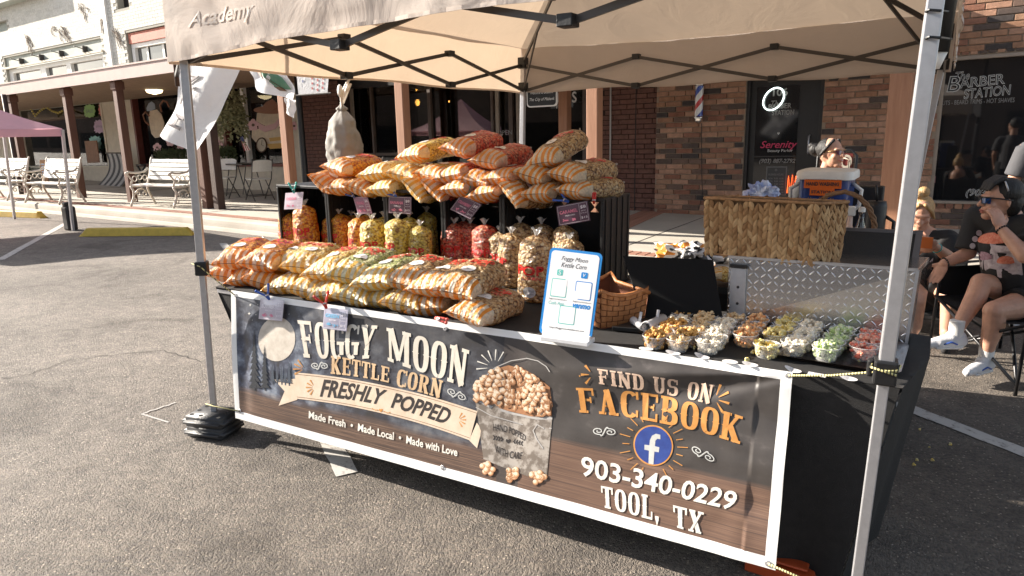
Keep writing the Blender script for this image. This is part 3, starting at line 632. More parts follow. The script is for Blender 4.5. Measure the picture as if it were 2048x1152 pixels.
# porch : fascia roof, posts
por = thing('porch_roof', 'long mauve metal edged porch roof over the tea shop sidewalk', 'porch roof', (0, 0, 0), M=BM)
pv_ = -3.35
fb = atb(236, 160, pv_).z; ft = atb(236, 134, pv_).z
pr1 = atb(1850, 100, pv_).x
mb = MB(); mb.box((tl, pv_-.03, fb), (pr1, pv_+.01, ft)); mb.box((tl, pv_-.05, ft), (pr1, pv_+.03, ft+.03)); mb.build('fascia', M['fascia'], por)
mb = MB(); mb.box((tl, pv_+.02, fb+.08), (pr1, -.01, fb+.2)); mb.build('roof_deck', mat('roof_sheet', (.3, .28, .26), .6), por)
rail = 0; v_ = pv_+.02
while v_ < -.1: 
    mb = MB(); mb.box((tl, v_+.004, fb+.05), (pr1, v_+.246, fb+.078)); mb.build('ceiling_board', M['porchwood'], por); v_ += .25
def post(px, py, pxw, label, mt, v=pv_+.14, cap=True, wd=.15, top=None):
    c = atb(px, py, v); t = thing('porch_post', label, 'post', (c.x, v, -.1), 'wooden posts holding up the porch roof', M=BM)
    mb = MB(); mb.box((c.x-wd/2, v-wd/2, -.1), (c.x+wd/2, v+wd/2, top or fb+.05)); mb.build('shaft', mt, t, bevel=.01)
    if cap:
        mb = MB(); mb.box((c.x-wd*.65, v-wd*.65, fb-.16), (c.x+wd*.65, v+wd*.65, fb)); mb.build('capital', mt, t, bevel=.008)
        mb = MB(); mb.box((c.x-wd*.62, v-wd*.62, -.1), (c.x+wd*.62, v+wd*.62, .10)); mb.build('base_trim', mt, t, bevel=.008)
post(18, 215, 20, 'brown porch post farthest left, half hidden by the pink tent roof', M['post'])
post(48, 340, 20, 'brown porch post just left of the middle bench', M['post'])
post(150, 300, 20, 'brown porch post directly behind the pink tent leg', M['post'])
post(252, 300, 20, 'brown porch post between striped fabric and the nearest bench', M['post'])
post(413, 380, 20, 'dark brown porch post just right of the steel tent leg', M['post'], cap=False)
post(436, 380, 20, 'darkest brown porch post, second right of the steel tent leg', M['postdark'], cap=False)
post(575, 280, 20, 'cedar porch post left of the black lamp post', M['cedar'], cap=False)
post(806, 230, 20, 'pale wooden post before the dark cafe window', M['cedar'], cap=False, wd=.15)
post(1189, 300, 20, 'cedar post left of grey conduit, behind the caramel bags', M['cedar'], cap=False)
post(1795, 260, 20, 'thick cedar post beside the tent leg near the barber window', M['cedar'], v=pv_+1.2, cap=False, wd=.215)
c = atb(1130, 280, -.6); t = thing('porch_post', 'cedar post directly under the City sign', 'post', (c.x, -.6, -.1), 'wooden posts holding up the porch roof', M=BM); mb = MB(); mb.box((c.x-.08, -.68, -.1), (c.x+.08, -.52, fb)); mb.build('shaft', M['cedar'], t, bevel=.01)  # solid post standing in for a likely reflection in the cafe glass
c0 = atb(1053, 176, -1.2); c1 = atb(1114, 212, -1.2); sg = thing('hanging_sign', 'black rounded sign with white script hanging beside tent leg', 'sign', ((c0.x+c1.x)/2, -1.2, c1.z), M=BM)
def rrect(x0, z0, x1, z1, r, n=5):
    P_ = []
    for cx, cz, a0 in ((x1-r, z1-r, 0), (x0+r, z1-r, 90), (x0+r, z0+r, 180), (x1-r, z0+r, 270)):
        for k in range(n+1): a = R(a0+90*k/n); P_.append((cx+r*math.cos(a), cz+r*math.sin(a)))
    return P_
up_ = .25
mb = MB(); mb.prism(rrect(c0.x, c1.z, c1.x, c0.z+up_, .06), -1.2, -1.17); mb.build('border', M['white'], sg)
mb = MB(); mb.prism(rrect(c0.x+.02, c1.z+.02, c1.x-.02, c0.z+up_-.02, .05), -1.206, -1.2005); mb.build('panel', M['black'], sg)
blet('The City of Mabank', 1084, 199, 50, 8, -1.209, M['white'], sg, shear=.35); blet('Welcome to Beautiful', 1084, 184, 46, 7, -1.209, M['white'], sg, shear=.35)
mb = MB(); mb.tube([(c0.x+.05, -1.19, c0.z+up_), (c0.x+.05, -1.19, fb+.06)], .005, 5); mb.tube([(c1.x-.05, -1.19, c0.z+up_), (c1.x-.05, -1.19, fb+.06)], .005, 5); mb.build('chain', M['steel'], sg)
lp = atb(606, 300, -1.9); t = thing('lamp_post', 'tall black round street lamp post beside the cedar porch post', 'lamp post', (lp.x, -1.9, 0), M=BM)
mb = MB(); mb.lathe([(.10, -.1), (.10, .15), (.075, .2), (.062, .3), (.058, 2.0), (.05, 3.4)], (lp.x, -1.9, 0), 16); mb.build('pole', M['black'], t, True)
mb = MB(); mb.lathe([(.09, 3.4), (.14, 3.5), (.16, 3.8), (.08, 3.95), (.02, 4.1)], (lp.x, -1.9, 0), 16); mb.build('lantern', mat('lantern_glass', (.5, .48, .42), .3), t, True)
dp = atb(30, 300, pv_-.08); t = thing('downspout', 'dark downspout pipe in front of the leftmost porch posts', 'downspout', (dp.x, pv_-.08, 0), M=BM)
mb = MB(); mb.tube([(dp.x, pv_-.12, fb), (dp.x, pv_-.1, .12), (dp.x-.05, pv_-.25, -.04)], .055, 10); mb.build('pipe', M['postdark'], t, True)
c = atb(307, 169, -1.4); t = thing('ceiling_light', 'lit oval ceiling light under porch roof', 'ceiling light', tuple(c), M=BM)
c.z = fb+.03
mb = MB(); mb.lathe([(.02, c.z-.10), (.16, c.z-.06), (.19, c.z)], (c.x, c.y, 0), 18); mb.build('diffuser', mat('lit_diffuser', (.9, .8, .55), .4, emit=(1, .8, .45), es=1.6), t, True)
mb = MB(); mb.lathe([(.2, c.z), (.2, c.z+.02)], (c.x, c.y, 0), 18); mb.build('rim', M['whitepaint'], t)
M['oppo'] = mat('far_brick_row', (.13, .09, .07), .9, noise_amt=.3, nscale=.6)
for i, (x0, x1, h_) in enumerate(((-40, -16, 6.5), (-16, 2, 7.5), (2, 22, 6), (22, 46, 7), (-66, -40, 8), (-95, -66, 7), (-130, -95, 8))):
    t = thing('street_building', ['brown brick building across the street, leftmost', 'taller brown brick building across the street', 'low brown brick building across the street behind the camera', 'brown brick building across the street, rightmost', 'tall brown brick building far left across the street', 'lower brown brick building second from the far left end', 'brown brick building at the far left end of the street'][i], 'building', (x0, -26, 0))
    bb = MB(); bb.box((x0+.05, -36, 0), (x1-.05, -26, h_)); bb.build('wall', M['oppo'], t)
    for k in range(3):
        w0 = x0+1.2+k*(x1-x0-2)/3; bb = MB(); bb.box((w0, -26.02, .6), (w0+(x1-x0)/3-1.5, -25.98, 2.8)); bb.build('window', M['dark'], t)
# POP-UP TENT
def fabric(name, col, trans, bump, bs, rough=.85, c2=None):
    m = mat(name, col, rough, noise_amt=.06, nscale=3); N, L, P = nodes(m)
    tc = N.new('ShaderNodeTexCoord'); w = N.new('ShaderNodeTexNoise'); w.inputs['Scale'].default_value = bs; w.inputs['Detail'].default_value = 7; w.inputs['Roughness'].default_value = .55; w.inputs['Distortion'].default_value = 1.6; L.new(tc.outputs['Object'], w.inputs[0])
    b = N.new('ShaderNodeBump'); b.inputs['Strength'].default_value = bump; b.inputs['Distance'].default_value = .03; L.new(w.outputs[0], b.inputs['Height']); L.new(b.outputs[0], P.inputs['Normal'])
    t = N.new('ShaderNodeBsdfTranslucent'); L.new(b.outputs[0], t.inputs['Normal']); mx = N.new('ShaderNodeMixShader'); mx.inputs[0].default_value = trans
    src = P.inputs['Base Color'].links[0].from_socket
    if c2: t.inputs[0].default_value = (*c2, 1)
    else: L.new(src, t.inputs[0])
    out = N['Material Output']; L.new(P.outputs[0], mx.inputs[1]); L.new(t.outputs[0], mx.inputs[2]); L.new(mx.outputs[0], out.inputs[0]); return m
M['canopy'] = fabric('beige_canopy_cloth', (.64, .56, .50), .30, .32, 2.6, c2=(.52, .40, .29))
M['pinkcloth'] = fabric('pink_canopy_cloth', (.74, .42, .46), .3, .3, 2)
LX, LY = 3.0, 3.145
tent = thing('canopy_tent', 'beige pop-up tent over the kettle corn stall', 'tent', (0, 0, 0))
legs = {}
def P2(a): return Vector(a)
FLt, FLb = aty(369, 124, 0), aty(429, 832, -.02)
FRt, FRb = aty(1870.6, 0, 0), aty(1716, 1140, 0)
BLt, BLb = aty(1046, 188, LY), aty(1046, 188, LY)*1; BLb = Vector((BLt.x-.05, BLt.y, 0))
BRt, BRb = aty(1880, 150, LY), aty(1812, 462, LY)
def legpart(top, bot, ztop, name='leg', rz=0, split=.86):
    d = (top-bot).normalized(); f = lambda z: bot+d*((z-bot.z)/d.z)
    mb = MB(); A_, B_, C_ = f(ztop), f(split), f(.02)
    mb.bar(A_, B_, .038, .038, (math.cos(rz), math.sin(rz), 0)); o = mb.build('leg', M['steel'], tent, bevel=.004)
    mb = MB(); mb.bar(B_+d*.02, C_, .029, .029, (math.cos(rz), math.sin(rz), 0)); mb.build('inner_tube', M['steel'], o, bevel=.003)
    mb = MB(); mb.bar(f(split+.035), f(split-.035), .058, .058, (math.cos(rz), math.sin(rz), 0)); mb.box(f(split)+Vector((-.045, -.012, -.02)), f(split)+Vector((-.028, .012, .03))); mb.build('leg_clamp', M['black'], o, bevel=.006)
    mb = MB(); c = f(.02); mb.box((c.x-.045, c.y-.045, 0), (c.x+.045, c.y+.045, .012)); mb.build('foot_plate', M['steel'], o)
    return f
fFL = legpart(FLt, FLb, 2.08, rz=.75, split=.875); fFR = legpart(FRt, FRb, 2.12, rz=.1, split=.865)
fBL = legpart(BLt, BLb, 2.08); fBR = legpart(BRt, BRb, 2.08)
ZT, ZB = 2.061, 1.849
cor = {'fl': (0, 0), 'fr': (LX, 0), 'bl': (0, LY), 'br': (LX, LY)}
fl0, fr0, bl0, br0 = fFL(1.95), fFR(1.95), fBL(1.95), fBR(1.95)
def truss(A, B, n=3):
    A = Vector((A.x, A.y, 0)); B = Vector((B.x, B.y, 0)); pts = [A.lerp(B, i/n) for i in range(n+1)]
    nn = (B-A).normalized().cross(Vector((0, 0, 1)))*.009
    for i in range(n):
        for z0, z1, s_ in ((ZT, ZB, 1), (ZB, ZT, -1)):
            mb = MB(); mb.bar(pts[i]+Vector((0, 0, z0))+nn*s_, pts[i+1]+Vector((0, 0, z1))+nn*s_, .012, .024); mb.build('truss_bar', M['frame'], tent)
    mb = MB()
    for i in range(1, n):
        for z0 in (ZT, ZB): mb.box(pts[i]+Vector((-.028, -.028, z0-.018)), pts[i]+Vector((.028, .028, z0+.022)))
    mb.build('truss_joint', M['black'], tent, bevel=.004, kind='stuff')
truss(fl0, bl0); truss(bl0, br0); truss(fl0, fr0); truss(fr0, br0)
for p in (fl0, fr0, bl0, br0):
    mb = MB(); mb.box((p.x-.034, p.y-.034, ZT-.03), (p.x+.034, p.y+.034, ZT+.06)); mb.box((p.x-.032, p.y-.032, ZB+.005), (p.x+.032, p.y+.032, ZB+.07)); each(mb, 'corner_bracket', M['black'], tent, bevel=.004)
PK = Vector((1.5, 1.57, 2.86))
for p in (fl0, fr0, bl0, br0):
    a = Vector((p.x, p.y, ZT+.02)); k = a.lerp(PK, .42)+Vector((0, 0, .02))
    mb = MB(); mb.bar(a, k, .014, .026); mb.bar(k, PK-Vector((0, 0, .05)), .014, .026); mb.bar(Vector((p.x, p.y, ZB)), a.lerp(PK, .22), .012, .02); mb.box(k-Vector((.02, .02, .02)), k+Vector((.02, .02, .02))); mb.build('rafter', M['frame'], tent)
mb = MB(); mb.box(PK-Vector((.06, .06, .12)), PK+Vector((.06, .06, -.02))); mb.build('centre_hub', M['black'], tent)
EZ = 2.20; O = .045
C4 = [Vector((fl0.x-O, fl0.y-O, EZ)), Vector((fr0.x+O, fr0.y-O, EZ)), Vector((br0.x+O, br0.y+O, EZ)), Vector((bl0.x-O, bl0.y+O, EZ))]
PT = PK+Vector((0, 0, .04))
mb = MB()
for k in range(4):
    A, B = C4[k], C4[(k+1) % 4]
    def fn(s, t, A=A, B=B):
        p = A.lerp(B, s).lerp(PT, t); sag = .05*math.sin(math.pi*s)*(1-t)*(.3+t)*2
        n_ = noise.noise(p*2.2)*.012
        return p-Vector((0, 0, sag+n_))
    mb.grid(fn, 24, 18, uv=False)
mb.build('canopy_top', M['canopy'], tent, True)
fe = [(368, 121), (450, 104), (530, 83), (610, 70), (690, 57), (800, 40), (900, 24), (1000, 11), (1100, 0)]
fz = [aty(x, y, -.05) for x, y in fe]
def frontz(x):
    for a, b in zip(fz, fz[1:]):
        if a.x <= x <= b.x: return a.z+(b.z-a.z)*(x-a.x)/(b.x-a.x)
    return fz[0].z if x < fz[0].x else fz[-1].z
def valance(A, B, nm, zfn, wr=.012):
    nrm = (B-A).cross(Vector((0, 0, 1))).normalized(); L_ = (B-A).length
    def fn(s, t):
        p = A.lerp(B, s); z0 = zfn(p, s); z = z0+(EZ+.005-z0)*t
        q = Vector((p.x*3, p.y*3, z*5)); wv = (noise.noise(q*1.3)*wr+noise.noise(q*4)*wr*.4)*(1-t*.7)
        edge = min(s, 1-s)*L_; wv *= min(1, edge*4+.15)
        return Vector((p.x, p.y, z))+nrm*(wv+.012*(1-t))
    mb = MB(); mb.grid(fn, 90, 10, uv=False); o = mb.build(nm, M['canopy'], tent, True)
    mb = MB()
    for i in range(90):
        a, b = fn(i/90, 0), fn((i+1)/90, 0)
        mb.add([a+nrm*.003, b+nrm*.003, b+nrm*.003+Vector((0, 0, .014)), a+nrm*.003+Vector((0, 0, .014))], [(0, 1, 2, 3)])
    mb.build('hem', M['canopy'], o, True)
    return fn
bz = 1.835
VF = valance(C4[0], C4[1], 'front_valance', lambda p, s: max(bz-.01, frontz(p.x)), .02)
valance(C4[1], C4[2], 'right_valance', lambda p, s: bz+.02*math.sin(s*9))
valance(C4[2], C4[3], 'back_valance', lambda p, s: bz+.008+.008*math.sin(s*19))
valance(C4[3], C4[0], 'left_valance', lambda p, s: bz+.006*math.sin(s*15))
M['valtext'] = fabric('worn_white_print', (.74, .67, .61), .28, .32, 2.6, c2=(.5, .38, .27))
c0 = aty(378, 52, -.07); c1 = aty(512, 20, -.07)
mb = MB()
def vmap(x, y):
    px = 440+x*66; py = 33-x*12-y*21
    p = aty(px, py, -.06); s = (p.x-C4[0].x)/(C4[1].x-C4[0].x); z0 = max(bz-.01, frontz(p.x)); t = (p.z-z0)/(EZ-z0); q = VF(s, min(max(t, 0), 1)); return q+Vector((0, -.0025, 0))
put_text(mb, 'Academy', vmap, w=2, h=2, shear=.2, offset=.02); mb.build('valance_lettering', M['valtext'], tent)
M['rope'] = mat('yellow_black_cord', (.55, .50, .16), .7); N, L, P = nodes(M['rope']); tc = N.new('ShaderNodeTexCoord'); wv = N.new('ShaderNodeTexWave'); wv.inputs['Scale'].default_value = 38; wv.bands_direction = 'X'; L.new(tc.outputs['Object'], wv.inputs[0]); cr = N.new('ShaderNodeValToRGB'); cr.color_ramp.elements[0].position = .35; cr.color_ramp.elements[0].color = (.03, .03, .02, 1); cr.color_ramp.elements[1].position = .45; cr.color_ramp.elements[1].color = (.62, .56, .25, 1); L.new(wv.outputs[0], cr.inputs[0]); L.new(cr.outputs[0], P.inputs['Base Color'])
bk_ = thing('closed_umbrella', 'black closed umbrella with white tip strapped beside right tent leg', 'umbrella', tuple(aty(1878, 140, .12)))
a, b, c = aty(1900, -60, .10), aty(1877, 105, .10), aty(1872, 138, .10)
mb = MB(); mb.tube([a+Vector((.02, 0, .3)), a, b], [.028, .027, .024], 12); mb.build('folded_cloth', M['black'], bk_, True)
mb = MB(); mb.tube([b, c], [.021, .008], 12); mb.build('pale_tip', M['whitepaint'], bk_, True)
for y in (22, 76):
    q = aty(1858, y, -.03); mb = MB(); w0, w1 = aty(1852, y+1, -.03), aty(1902, y+2, .12)
    mb.tube([w0, q+Vector((0, -.004, .002)), aty(1880, y-1, -.025), w1, aty(1880, y, .14), w0], .0035, 5); mb.build('zip_tie', M['black'], bk_)
sb = aty(685, 160, fl0.y+LY/3); sb = Vector((fl0.x, fl0.y+LY/3, ZB)); px0 = sb
hang = thing('hanging_sack', 'grey cloth sack hanging on a cord from the left tent truss', 'sack', tuple(sb))
def sackfn(zt, zb2, topy, cx, cy):
    prof = [(0, .012), (.03, .020), (.07, .045), (.10, .03), (.13, .045), (.25, .09), (.45, .115), (.75, .125), (.95, .12), (1.0, .10)]
    def fn(s, t):
        for (a0, r0), (a1, r1) in zip(prof, prof[1:]):
            if a0 <= t <= a1: r = r0+(r1-r0)*(t-a0)/(a1-a0); break
        a = s*2*math.pi; q = Vector((math.cos(a)*2, math.sin(a)*2, t*4)); f = 1+.16*noise.noise(q)+.10*noise.noise(q*2.6)
        ph = a-.9; crease = -.5*math.exp(-((math.sin(ph/2)/.16)**2))*math.exp(-((t-.5)/.3)**2)
        r *= f*(1+crease*.55)
        return Vector((cx+r*1.05*math.cos(a), cy+r*.75*math.sin(a), zt-(zt-zb2)*t))
    return fn
SY = 1.30; top_ = aty(684, 208, SY); bot_ = aty(690, 326, SY)
mb = MB(); mb.grid(sackfn(top_.z, bot_.z-.05, 0, (top_.x+bot_.x)/2, SY), 48, 50, uv=False); mb.build('sack_body', mat('grey_sack_cloth', (.24, .225, .205), .8, noise_amt=.1, nscale=12, bump=.4, bscale=25), hang, True)
mb = MB(); mb.tube([sb+Vector((0, 0, -.02)), aty(682, 190, px0.y+.12), top_+Vector((0, 0, -.02))], .009, 8)
for k in range(26):
    t = k/26; q = (sb+Vector((0, 0, -.05))).lerp(top_, t); mb.lathe([(.013, -.002), (.015, .002), (.013, .006)], q, 8, cap=False)
mb.build('spring_cord', M['whitepaint'], hang, True)
mb = MB(); q = aty(680, 182, px0.y); mb.ball(q, .024, 10, 8, (.8, .6, 1.6)); mb.build('white_toggle', M['whitepaint'], hang, True)
def weight(c, rz, label, n=2, sx=.25, sy=.20):
    t = thing('tent_weight', label, 'tent weight', (c[0], c[1], 0))
    for k in range(n):
        b = bmesh.new(); bmesh.ops.create_cube(b, size=1, matrix=Matrix.Translation((0, 0, .032+k*.058)) @ Matrix.Rotation(rz+k*.05, 4, 'Z') @ Matrix.Diagonal((sx, sy, .055, 1)))
        bmesh.ops.bevel(b, geom=[e for e in b.edges], offset=.022, segments=4, affect='EDGES'); me = bpy.data.meshes.new('plate'); b.to_mesh(me); b.free(); me.materials.append(M['weight']); me.polygons.foreach_set('use_smooth', [True]*len(me.polygons))
        o = bpy.data.objects.new('weight_plate', me); COL.objects.link(o); o.parent = t
    top = .032+(n-1)*.058+.0285; mb = MB()
    for i in range(4):
        for j in range(3):
            if (i, j) in ((1, 1), (2, 1)): continue
            q = Matrix.Rotation(rz, 3, 'Z') @ Vector(((i-1.5)*.055, (j-1)*.055, 0)); mb.lathe([(.0001, 0), (.011, .0004)], (q.x, q.y, top), 10, cap=False)
    o = mb.build('plate_hole', mat('hole_shadow_rubber', (.004, .004, .004), 1), kind='stuff'); o.parent = t; o.matrix_world = t.matrix_world.copy()
    mb = MB(); mb.v = []; return t
M['weight'] = mat('dark_rubber', (.035, .035, .037), .5, noise_amt=.3, nscale=25, bump=.3)
wc = atz(430, 866, 0); weight((wc.x, wc.y), .25, 'stacked black plate weights at the foot of the left steel tent leg')
wc = atz(1716, 1150, 0); 

# TABLES UNDER THE BLACK CLOTH
TZ = .745
tab = thing('folding_table', 'long folding table under a black cloth, banner in front', 'table', (1.5, .5, 0))
top_poly = [(-.08, .115), (3.03, .24), (3.10, .62), (3.06, .86), (1.75, .84), (1.75, 1.42), (-.42, 1.36), (-.30, .9)]
mb = MB(); n = len(top_poly); mb.add([(x, y, TZ-.03) for x, y in top_poly]+[(x, y, TZ-.012) for x, y in top_poly], [tuple(reversed(range(n))), tuple(range(n, 2*n))]+[(i, (i+1) % n, n+(i+1) % n, n+i) for i in range(n)]); mb.build('tabletop', M['steel'], tab)
for x, y in ((.13, .17), (2.85, .35), (-.2, 1.25), (1.6, 1.25), (2.9, .75), (1.45, .4)):
    mb = MB(); mb.tube([(x, y, TZ-.03), (x, y, .0)], .014, 8); mb.lathe([(.02, 0), (.02, .03)], (x, y, 0), 10); mb.build('leg', M['frame'], tab, True)
cl = thing('tablecloth', 'matte black tablecloth covering the stall table', 'tablecloth', (1.5, .5, TZ))
def clothtop():
    mb = MB(); nx, ny = 150, 60; vs = []; idx = {}
    x0, x1, y0, y1 = -.42, 3.12, .08, 1.44
    def edgefront(x): return .108+(x+.08)*.040
    def fn(s, t):
        x = x0+(x1-x0)*s; yf = edgefront(x); yb = 1.40 if x < 1.72 else 1.40-(.52)*min(1, (x-1.72)/.06)
        y = yf+(yb-yf)*t
        xx = x
        if x < 0: xx = x+max(0, (.9-y))*.0 ; xx = max(x, -.09-.36*min(1, max(0, (y-.12)/1.0)))
        if x > 3.0: xx = min(x, 3.035+.07*min(1, max(0, (y-.2)/.4)))
        z = TZ+.0018*noise.noise(Vector((x*9, y*9, 0)))+.004*max(0, noise.noise(Vector((x*2.2, y*7, 3))))
        return Vector((xx, y, z))
    mb.grid(fn, nx, ny, uv=False); return mb, edgefront
cm_, EF = clothtop(); cm_.build('cloth_top', M['blackcloth'], cl, True)
mb = MB()
def ffront(s, t):
    x = -.09+3.125*s; z = TZ-(TZ-.03)*t; xx = x
    if x < .25: xx = x+(.26)*min(1, t*1.3)*(1-max(0, (x+.09)/.34))
    if x > 2.7: xx = x-.10*t*(x-2.7)/.3
    y = EF(x)+.01+.035*t+.010*math.sin(x*21)*t+.006*noise.noise(Vector((x*4, z*5, 0)))
    if x > 2.6: y = EF(x)-.004+.02*t+.02*math.sin(x*16)*t
    return Vector((xx, y, z))
mb.grid(ffront, 160, 24, uv=False); mb.build('front_drop', M['blackcloth'], cl, True)
mb = MB()
def fright(s, t):
    y = .235+.63*s; z = TZ-(TZ-.03)*t; x = 3.035+.07*min(1, max(0, (y-.2)/.4))-.10*t+.012*math.sin(y*22)*t
    return Vector((x, y, z))
mb.grid(fright, 50, 24, uv=False); mb.build('right_drop', M['blackcloth'], cl, True)
mb = MB()
def fleft(s, t):
    y = .115+1.25*s; z = TZ-(.42+.1*math.sin(s*6))*t; x = -.09-.36*min(1, max(0, (y-.12)/1.0))+.22*t*(1-s)+.012*math.sin(y*26)*t
    return Vector((x, y, z))
mb.grid(fleft, 60, 16, uv=False); mb.build('left_drop', M['blackcloth'], cl, True)
mb = MB(); mb.grid(lambda s, t: Vector((1.74+1.20*s, .878, TZ-(TZ-.05)*t)), 20, 8, uv=False); mb.grid(lambda s, t: Vector((-.44+2.18*s, 1.402, TZ-(TZ-.05)*t)), 20, 8, uv=False); mb.build('back_drop', M['blackcloth'], cl, True)

# BANNER
TL_, TR_, BL_, BR_ = Vector((.055, .075, .738)), Vector((2.735, .205, .735)), Vector((.150, -.045, .125)), Vector((2.760, .035, .115))
TL_ = aty(462, 580, .075); TR_ = aty(1586, 744, .205); BL_ = aty(471, 836, -.035); BR_ = aty(1551, 1141, .01)
bnN = (TR_-TL_).cross(BL_-TL_).normalized()
if bnN.y > 0: bnN = -bnN
def bil(u, v): return BL_.lerp(BR_, u).lerp(TL_.lerp(TR_, u), v)
def BS(u, v, off=0):
    p = bil(u, v)
    d = .010*math.sin(u*5.5+1)*math.sin(math.pi*v)
    d += .016*math.exp(-((u-.045)/.02)**2)*0
    d += .004*noise.noise(Vector((u*9, v*2, 1)))
    g = max(0, (u-.55)/.45); a = (1-v)/(1.02-u+1e-3) if u < .999 else 9
    d += g*(.014*math.exp(-((a-.62)/.22)**2)-.020*math.exp(-((a-1.35)/.4)**2))*min(1, (1-u)*6)*math.exp(-((1-u)/.35)**2)*1.4
    d += -.005*math.exp(-((u-.62)/.025)**2)*(.6+.4*v)
    d += -.012*math.exp(-((u-.030)/.016)**2)*math.sin(math.pi*min(1, max(0, (v-.02)/.9)))**.6
    d += .005*noise.noise(Vector((u*30, v*9, 5)))*g*g
    if u > .96: d += .006*math.sin(v*15)
    return p+bnN*(d+off)
def invb(px, py):
    d = ray(px, py); n_ = bnN; t = (TL_+(BR_-TL_)*.5-CAM).dot(n_)/d.dot(n_); P_ = CAM+d*t; u, v = .5, .5
    for _ in range(12):   # solve on the bilinear sheet
        q = bil(u, v); e = 1e-4; du = (bil(u+e, v)-q)/e; dv = (bil(u, v+e)-q)/e
        t = (q-CAM).dot(n_)/d.dot(n_)*1.0; r_ = CAM+d*t-q
        A11, A12, A22 = du.dot(du), du.dot(dv), dv.dot(dv); b1, b2 = r_.dot(du), r_.dot(dv); D = A11*A22-A12*A12
        u += (b1*A22-b2*A12)/D; v += (A11*b2-A12*b1)/D
    return u, v
ban = thing('vinyl_banner', 'printed kettle corn banner with white hem hung on the table front', 'banner', tuple(BL_))
M['ban'] = mat('banner_print', (.1, .1, .1), .38, spec=.45); N, L, P = nodes(M['ban']); uvn = N.new('ShaderNodeUVMap'); sp = N.new('ShaderNodeSeparateXYZ'); L.new(uvn.outputs[0], sp.inputs[0])
def ramp(src, stops, interp='LINEAR'):
    cr = N.new('ShaderNodeValToRGB'); cr.color_ramp.interpolation = interp; e = cr.color_ramp.elements
    while len(e) < len(stops): e.new(.5)
    for i, (p, c) in enumerate(stops): e[i].position = p; e[i].color = (*c, 1) if len(c) == 3 else c
    L.new(src, cr.inputs[0]); return cr.outputs[0]
def mixc(f, a, b, mode='MIX'):
    mx = N.new('ShaderNodeMix'); mx.data_type = 'RGBA'; mx.blend_type = mode
    for s_, i in ((f, 0), (a, 6), (b, 7)):
        if hasattr(s_, 'is_linked') or hasattr(s_, 'links'): L.new(s_, mx.inputs[i])
        else: mx.inputs[i].default_value = s_ if i == 0 else (*s_, 1)
    return mx.outputs[2]
def mth(op, a, b=None, c=None, clamp=False):
    m_ = N.new('ShaderNodeMath'); m_.operation = op; m_.use_clamp = clamp
    for i, s_ in enumerate((a, b, c)):
        if s_ is None: continue
        if isinstance(s_, (int, float)): m_.inputs[i].default_value = s_
        else: L.new(s_, m_.inputs[i])
    return m_.outputs[0]
def noi(vec, scale, det=5, rough=.6, sc=None):
    n_ = N.new('ShaderNodeTexNoise'); n_.inputs['Scale'].default_value = scale; n_.inputs['Detail'].default_value = det; n_.inputs['Roughness'].default_value = rough
    if sc: mp = N.new('ShaderNodeMapping'); mp.inputs['Scale'].default_value = sc; L.new(vec, mp.inputs[0]); vec = mp.outputs[0]
    L.new(vec, n_.inputs[0]); return n_.outputs[0]
U, V = sp.outputs[0], sp.outputs[1]
cloud = noi(uvn.outputs[0], 5, 8, .62, (4, 1.2, 1))
skyc = ramp(cloud, [(.38, (.016, .020, .032)), (.48, (.05, .065, .11)), (.58, (.20, .24, .31)), (.70, (.46, .48, .50))])
topd = ramp(V, [(.55, (1, 1, 1)), (.9, (.35, .33, .32))]); skyc = mixc(.8, skyc, topd, 'MULTIPLY')
farl = ramp(U, [(.16, (1, 1, 1)), (.30, (.30, .28, .27))]); skyc = mixc(.85, skyc, farl, 'MULTIPLY')
grain = noi(uvn.outputs[0], 6, 8, .65, (1.5, 26, 1)); woodc = ramp(grain, [(.32, (.018, .010, .008)), (.45, (.075, .040, .026)), (.55, (.14, .078, .05)), (.66, (.24, .15, .10))])
plank = mth('FRACT', mth('MULTIPLY', V, 13.0)); pl_ = mth('LESS_THAN', plank, .07); woodc = mixc(mth('MULTIPLY', pl_, .4), woodc, (.012, .008, .006))
wl_ = mth('MULTIPLY_ADD', noi(uvn.outputs[0], 3, 2), .06, .24)
wm_ = mth('SMOOTH_MIN', 1.0, mth('MULTIPLY', mth('SUBTRACT', wl_, V, clamp=True), 18.0, clamp=True), .1, clamp=True)
left = mixc(wm_, skyc, woodc)
rsky = ramp(noi(uvn.outputs[0], 7, 7, .6, (3, 1, 1)), [(.35, (.020, .017, .016)), (.6, (.04, .035, .032)), (.8, (.14, .12, .115))])
wl2 = mth('MULTIPLY_ADD', noi(uvn.outputs[0], 3, 2), .05, .385); wm2 = mth('MULTIPLY', mth('SUBTRACT', wl2, V, clamp=True), 30.0, clamp=True)
woodr = mixc(.45, woodc, (.19, .10, .062)); woodr = mixc(mth('MULTIPLY', pl_, .45), woodr, (.03, .016, .012)); right = mixc(wm2, rsky, woodr)
isr = mth('GREATER_THAN', U, .635); c_ = mixc(isr, left, right)
gap = mth('MULTIPLY', mth('GREATER_THAN', U, .598), mth('LESS_THAN', U, .635)); c_ = mixc(mth('MULTIPLY', gap, .85), c_, (.05, .040, .036))
c_ = mixc(.16, c_, (.20, .175, .16)); L.new(c_, P.inputs['Base Color']); bm_ = N.new('ShaderNodeBump'); bm_.inputs['Strength'].default_value = .25; bm_.inputs['Distance'].default_value = .002; tc = N.new('ShaderNodeTexCoord'); L.new(noi(tc.outputs['Object'], 14, 3), bm_.inputs['Height']); L.new(bm_.outputs[0], P.inputs['Normal'])  # pale grey mixed into the print as the gloss of grazing sun
HU, HV = .013, .060     # hem widths in u and v
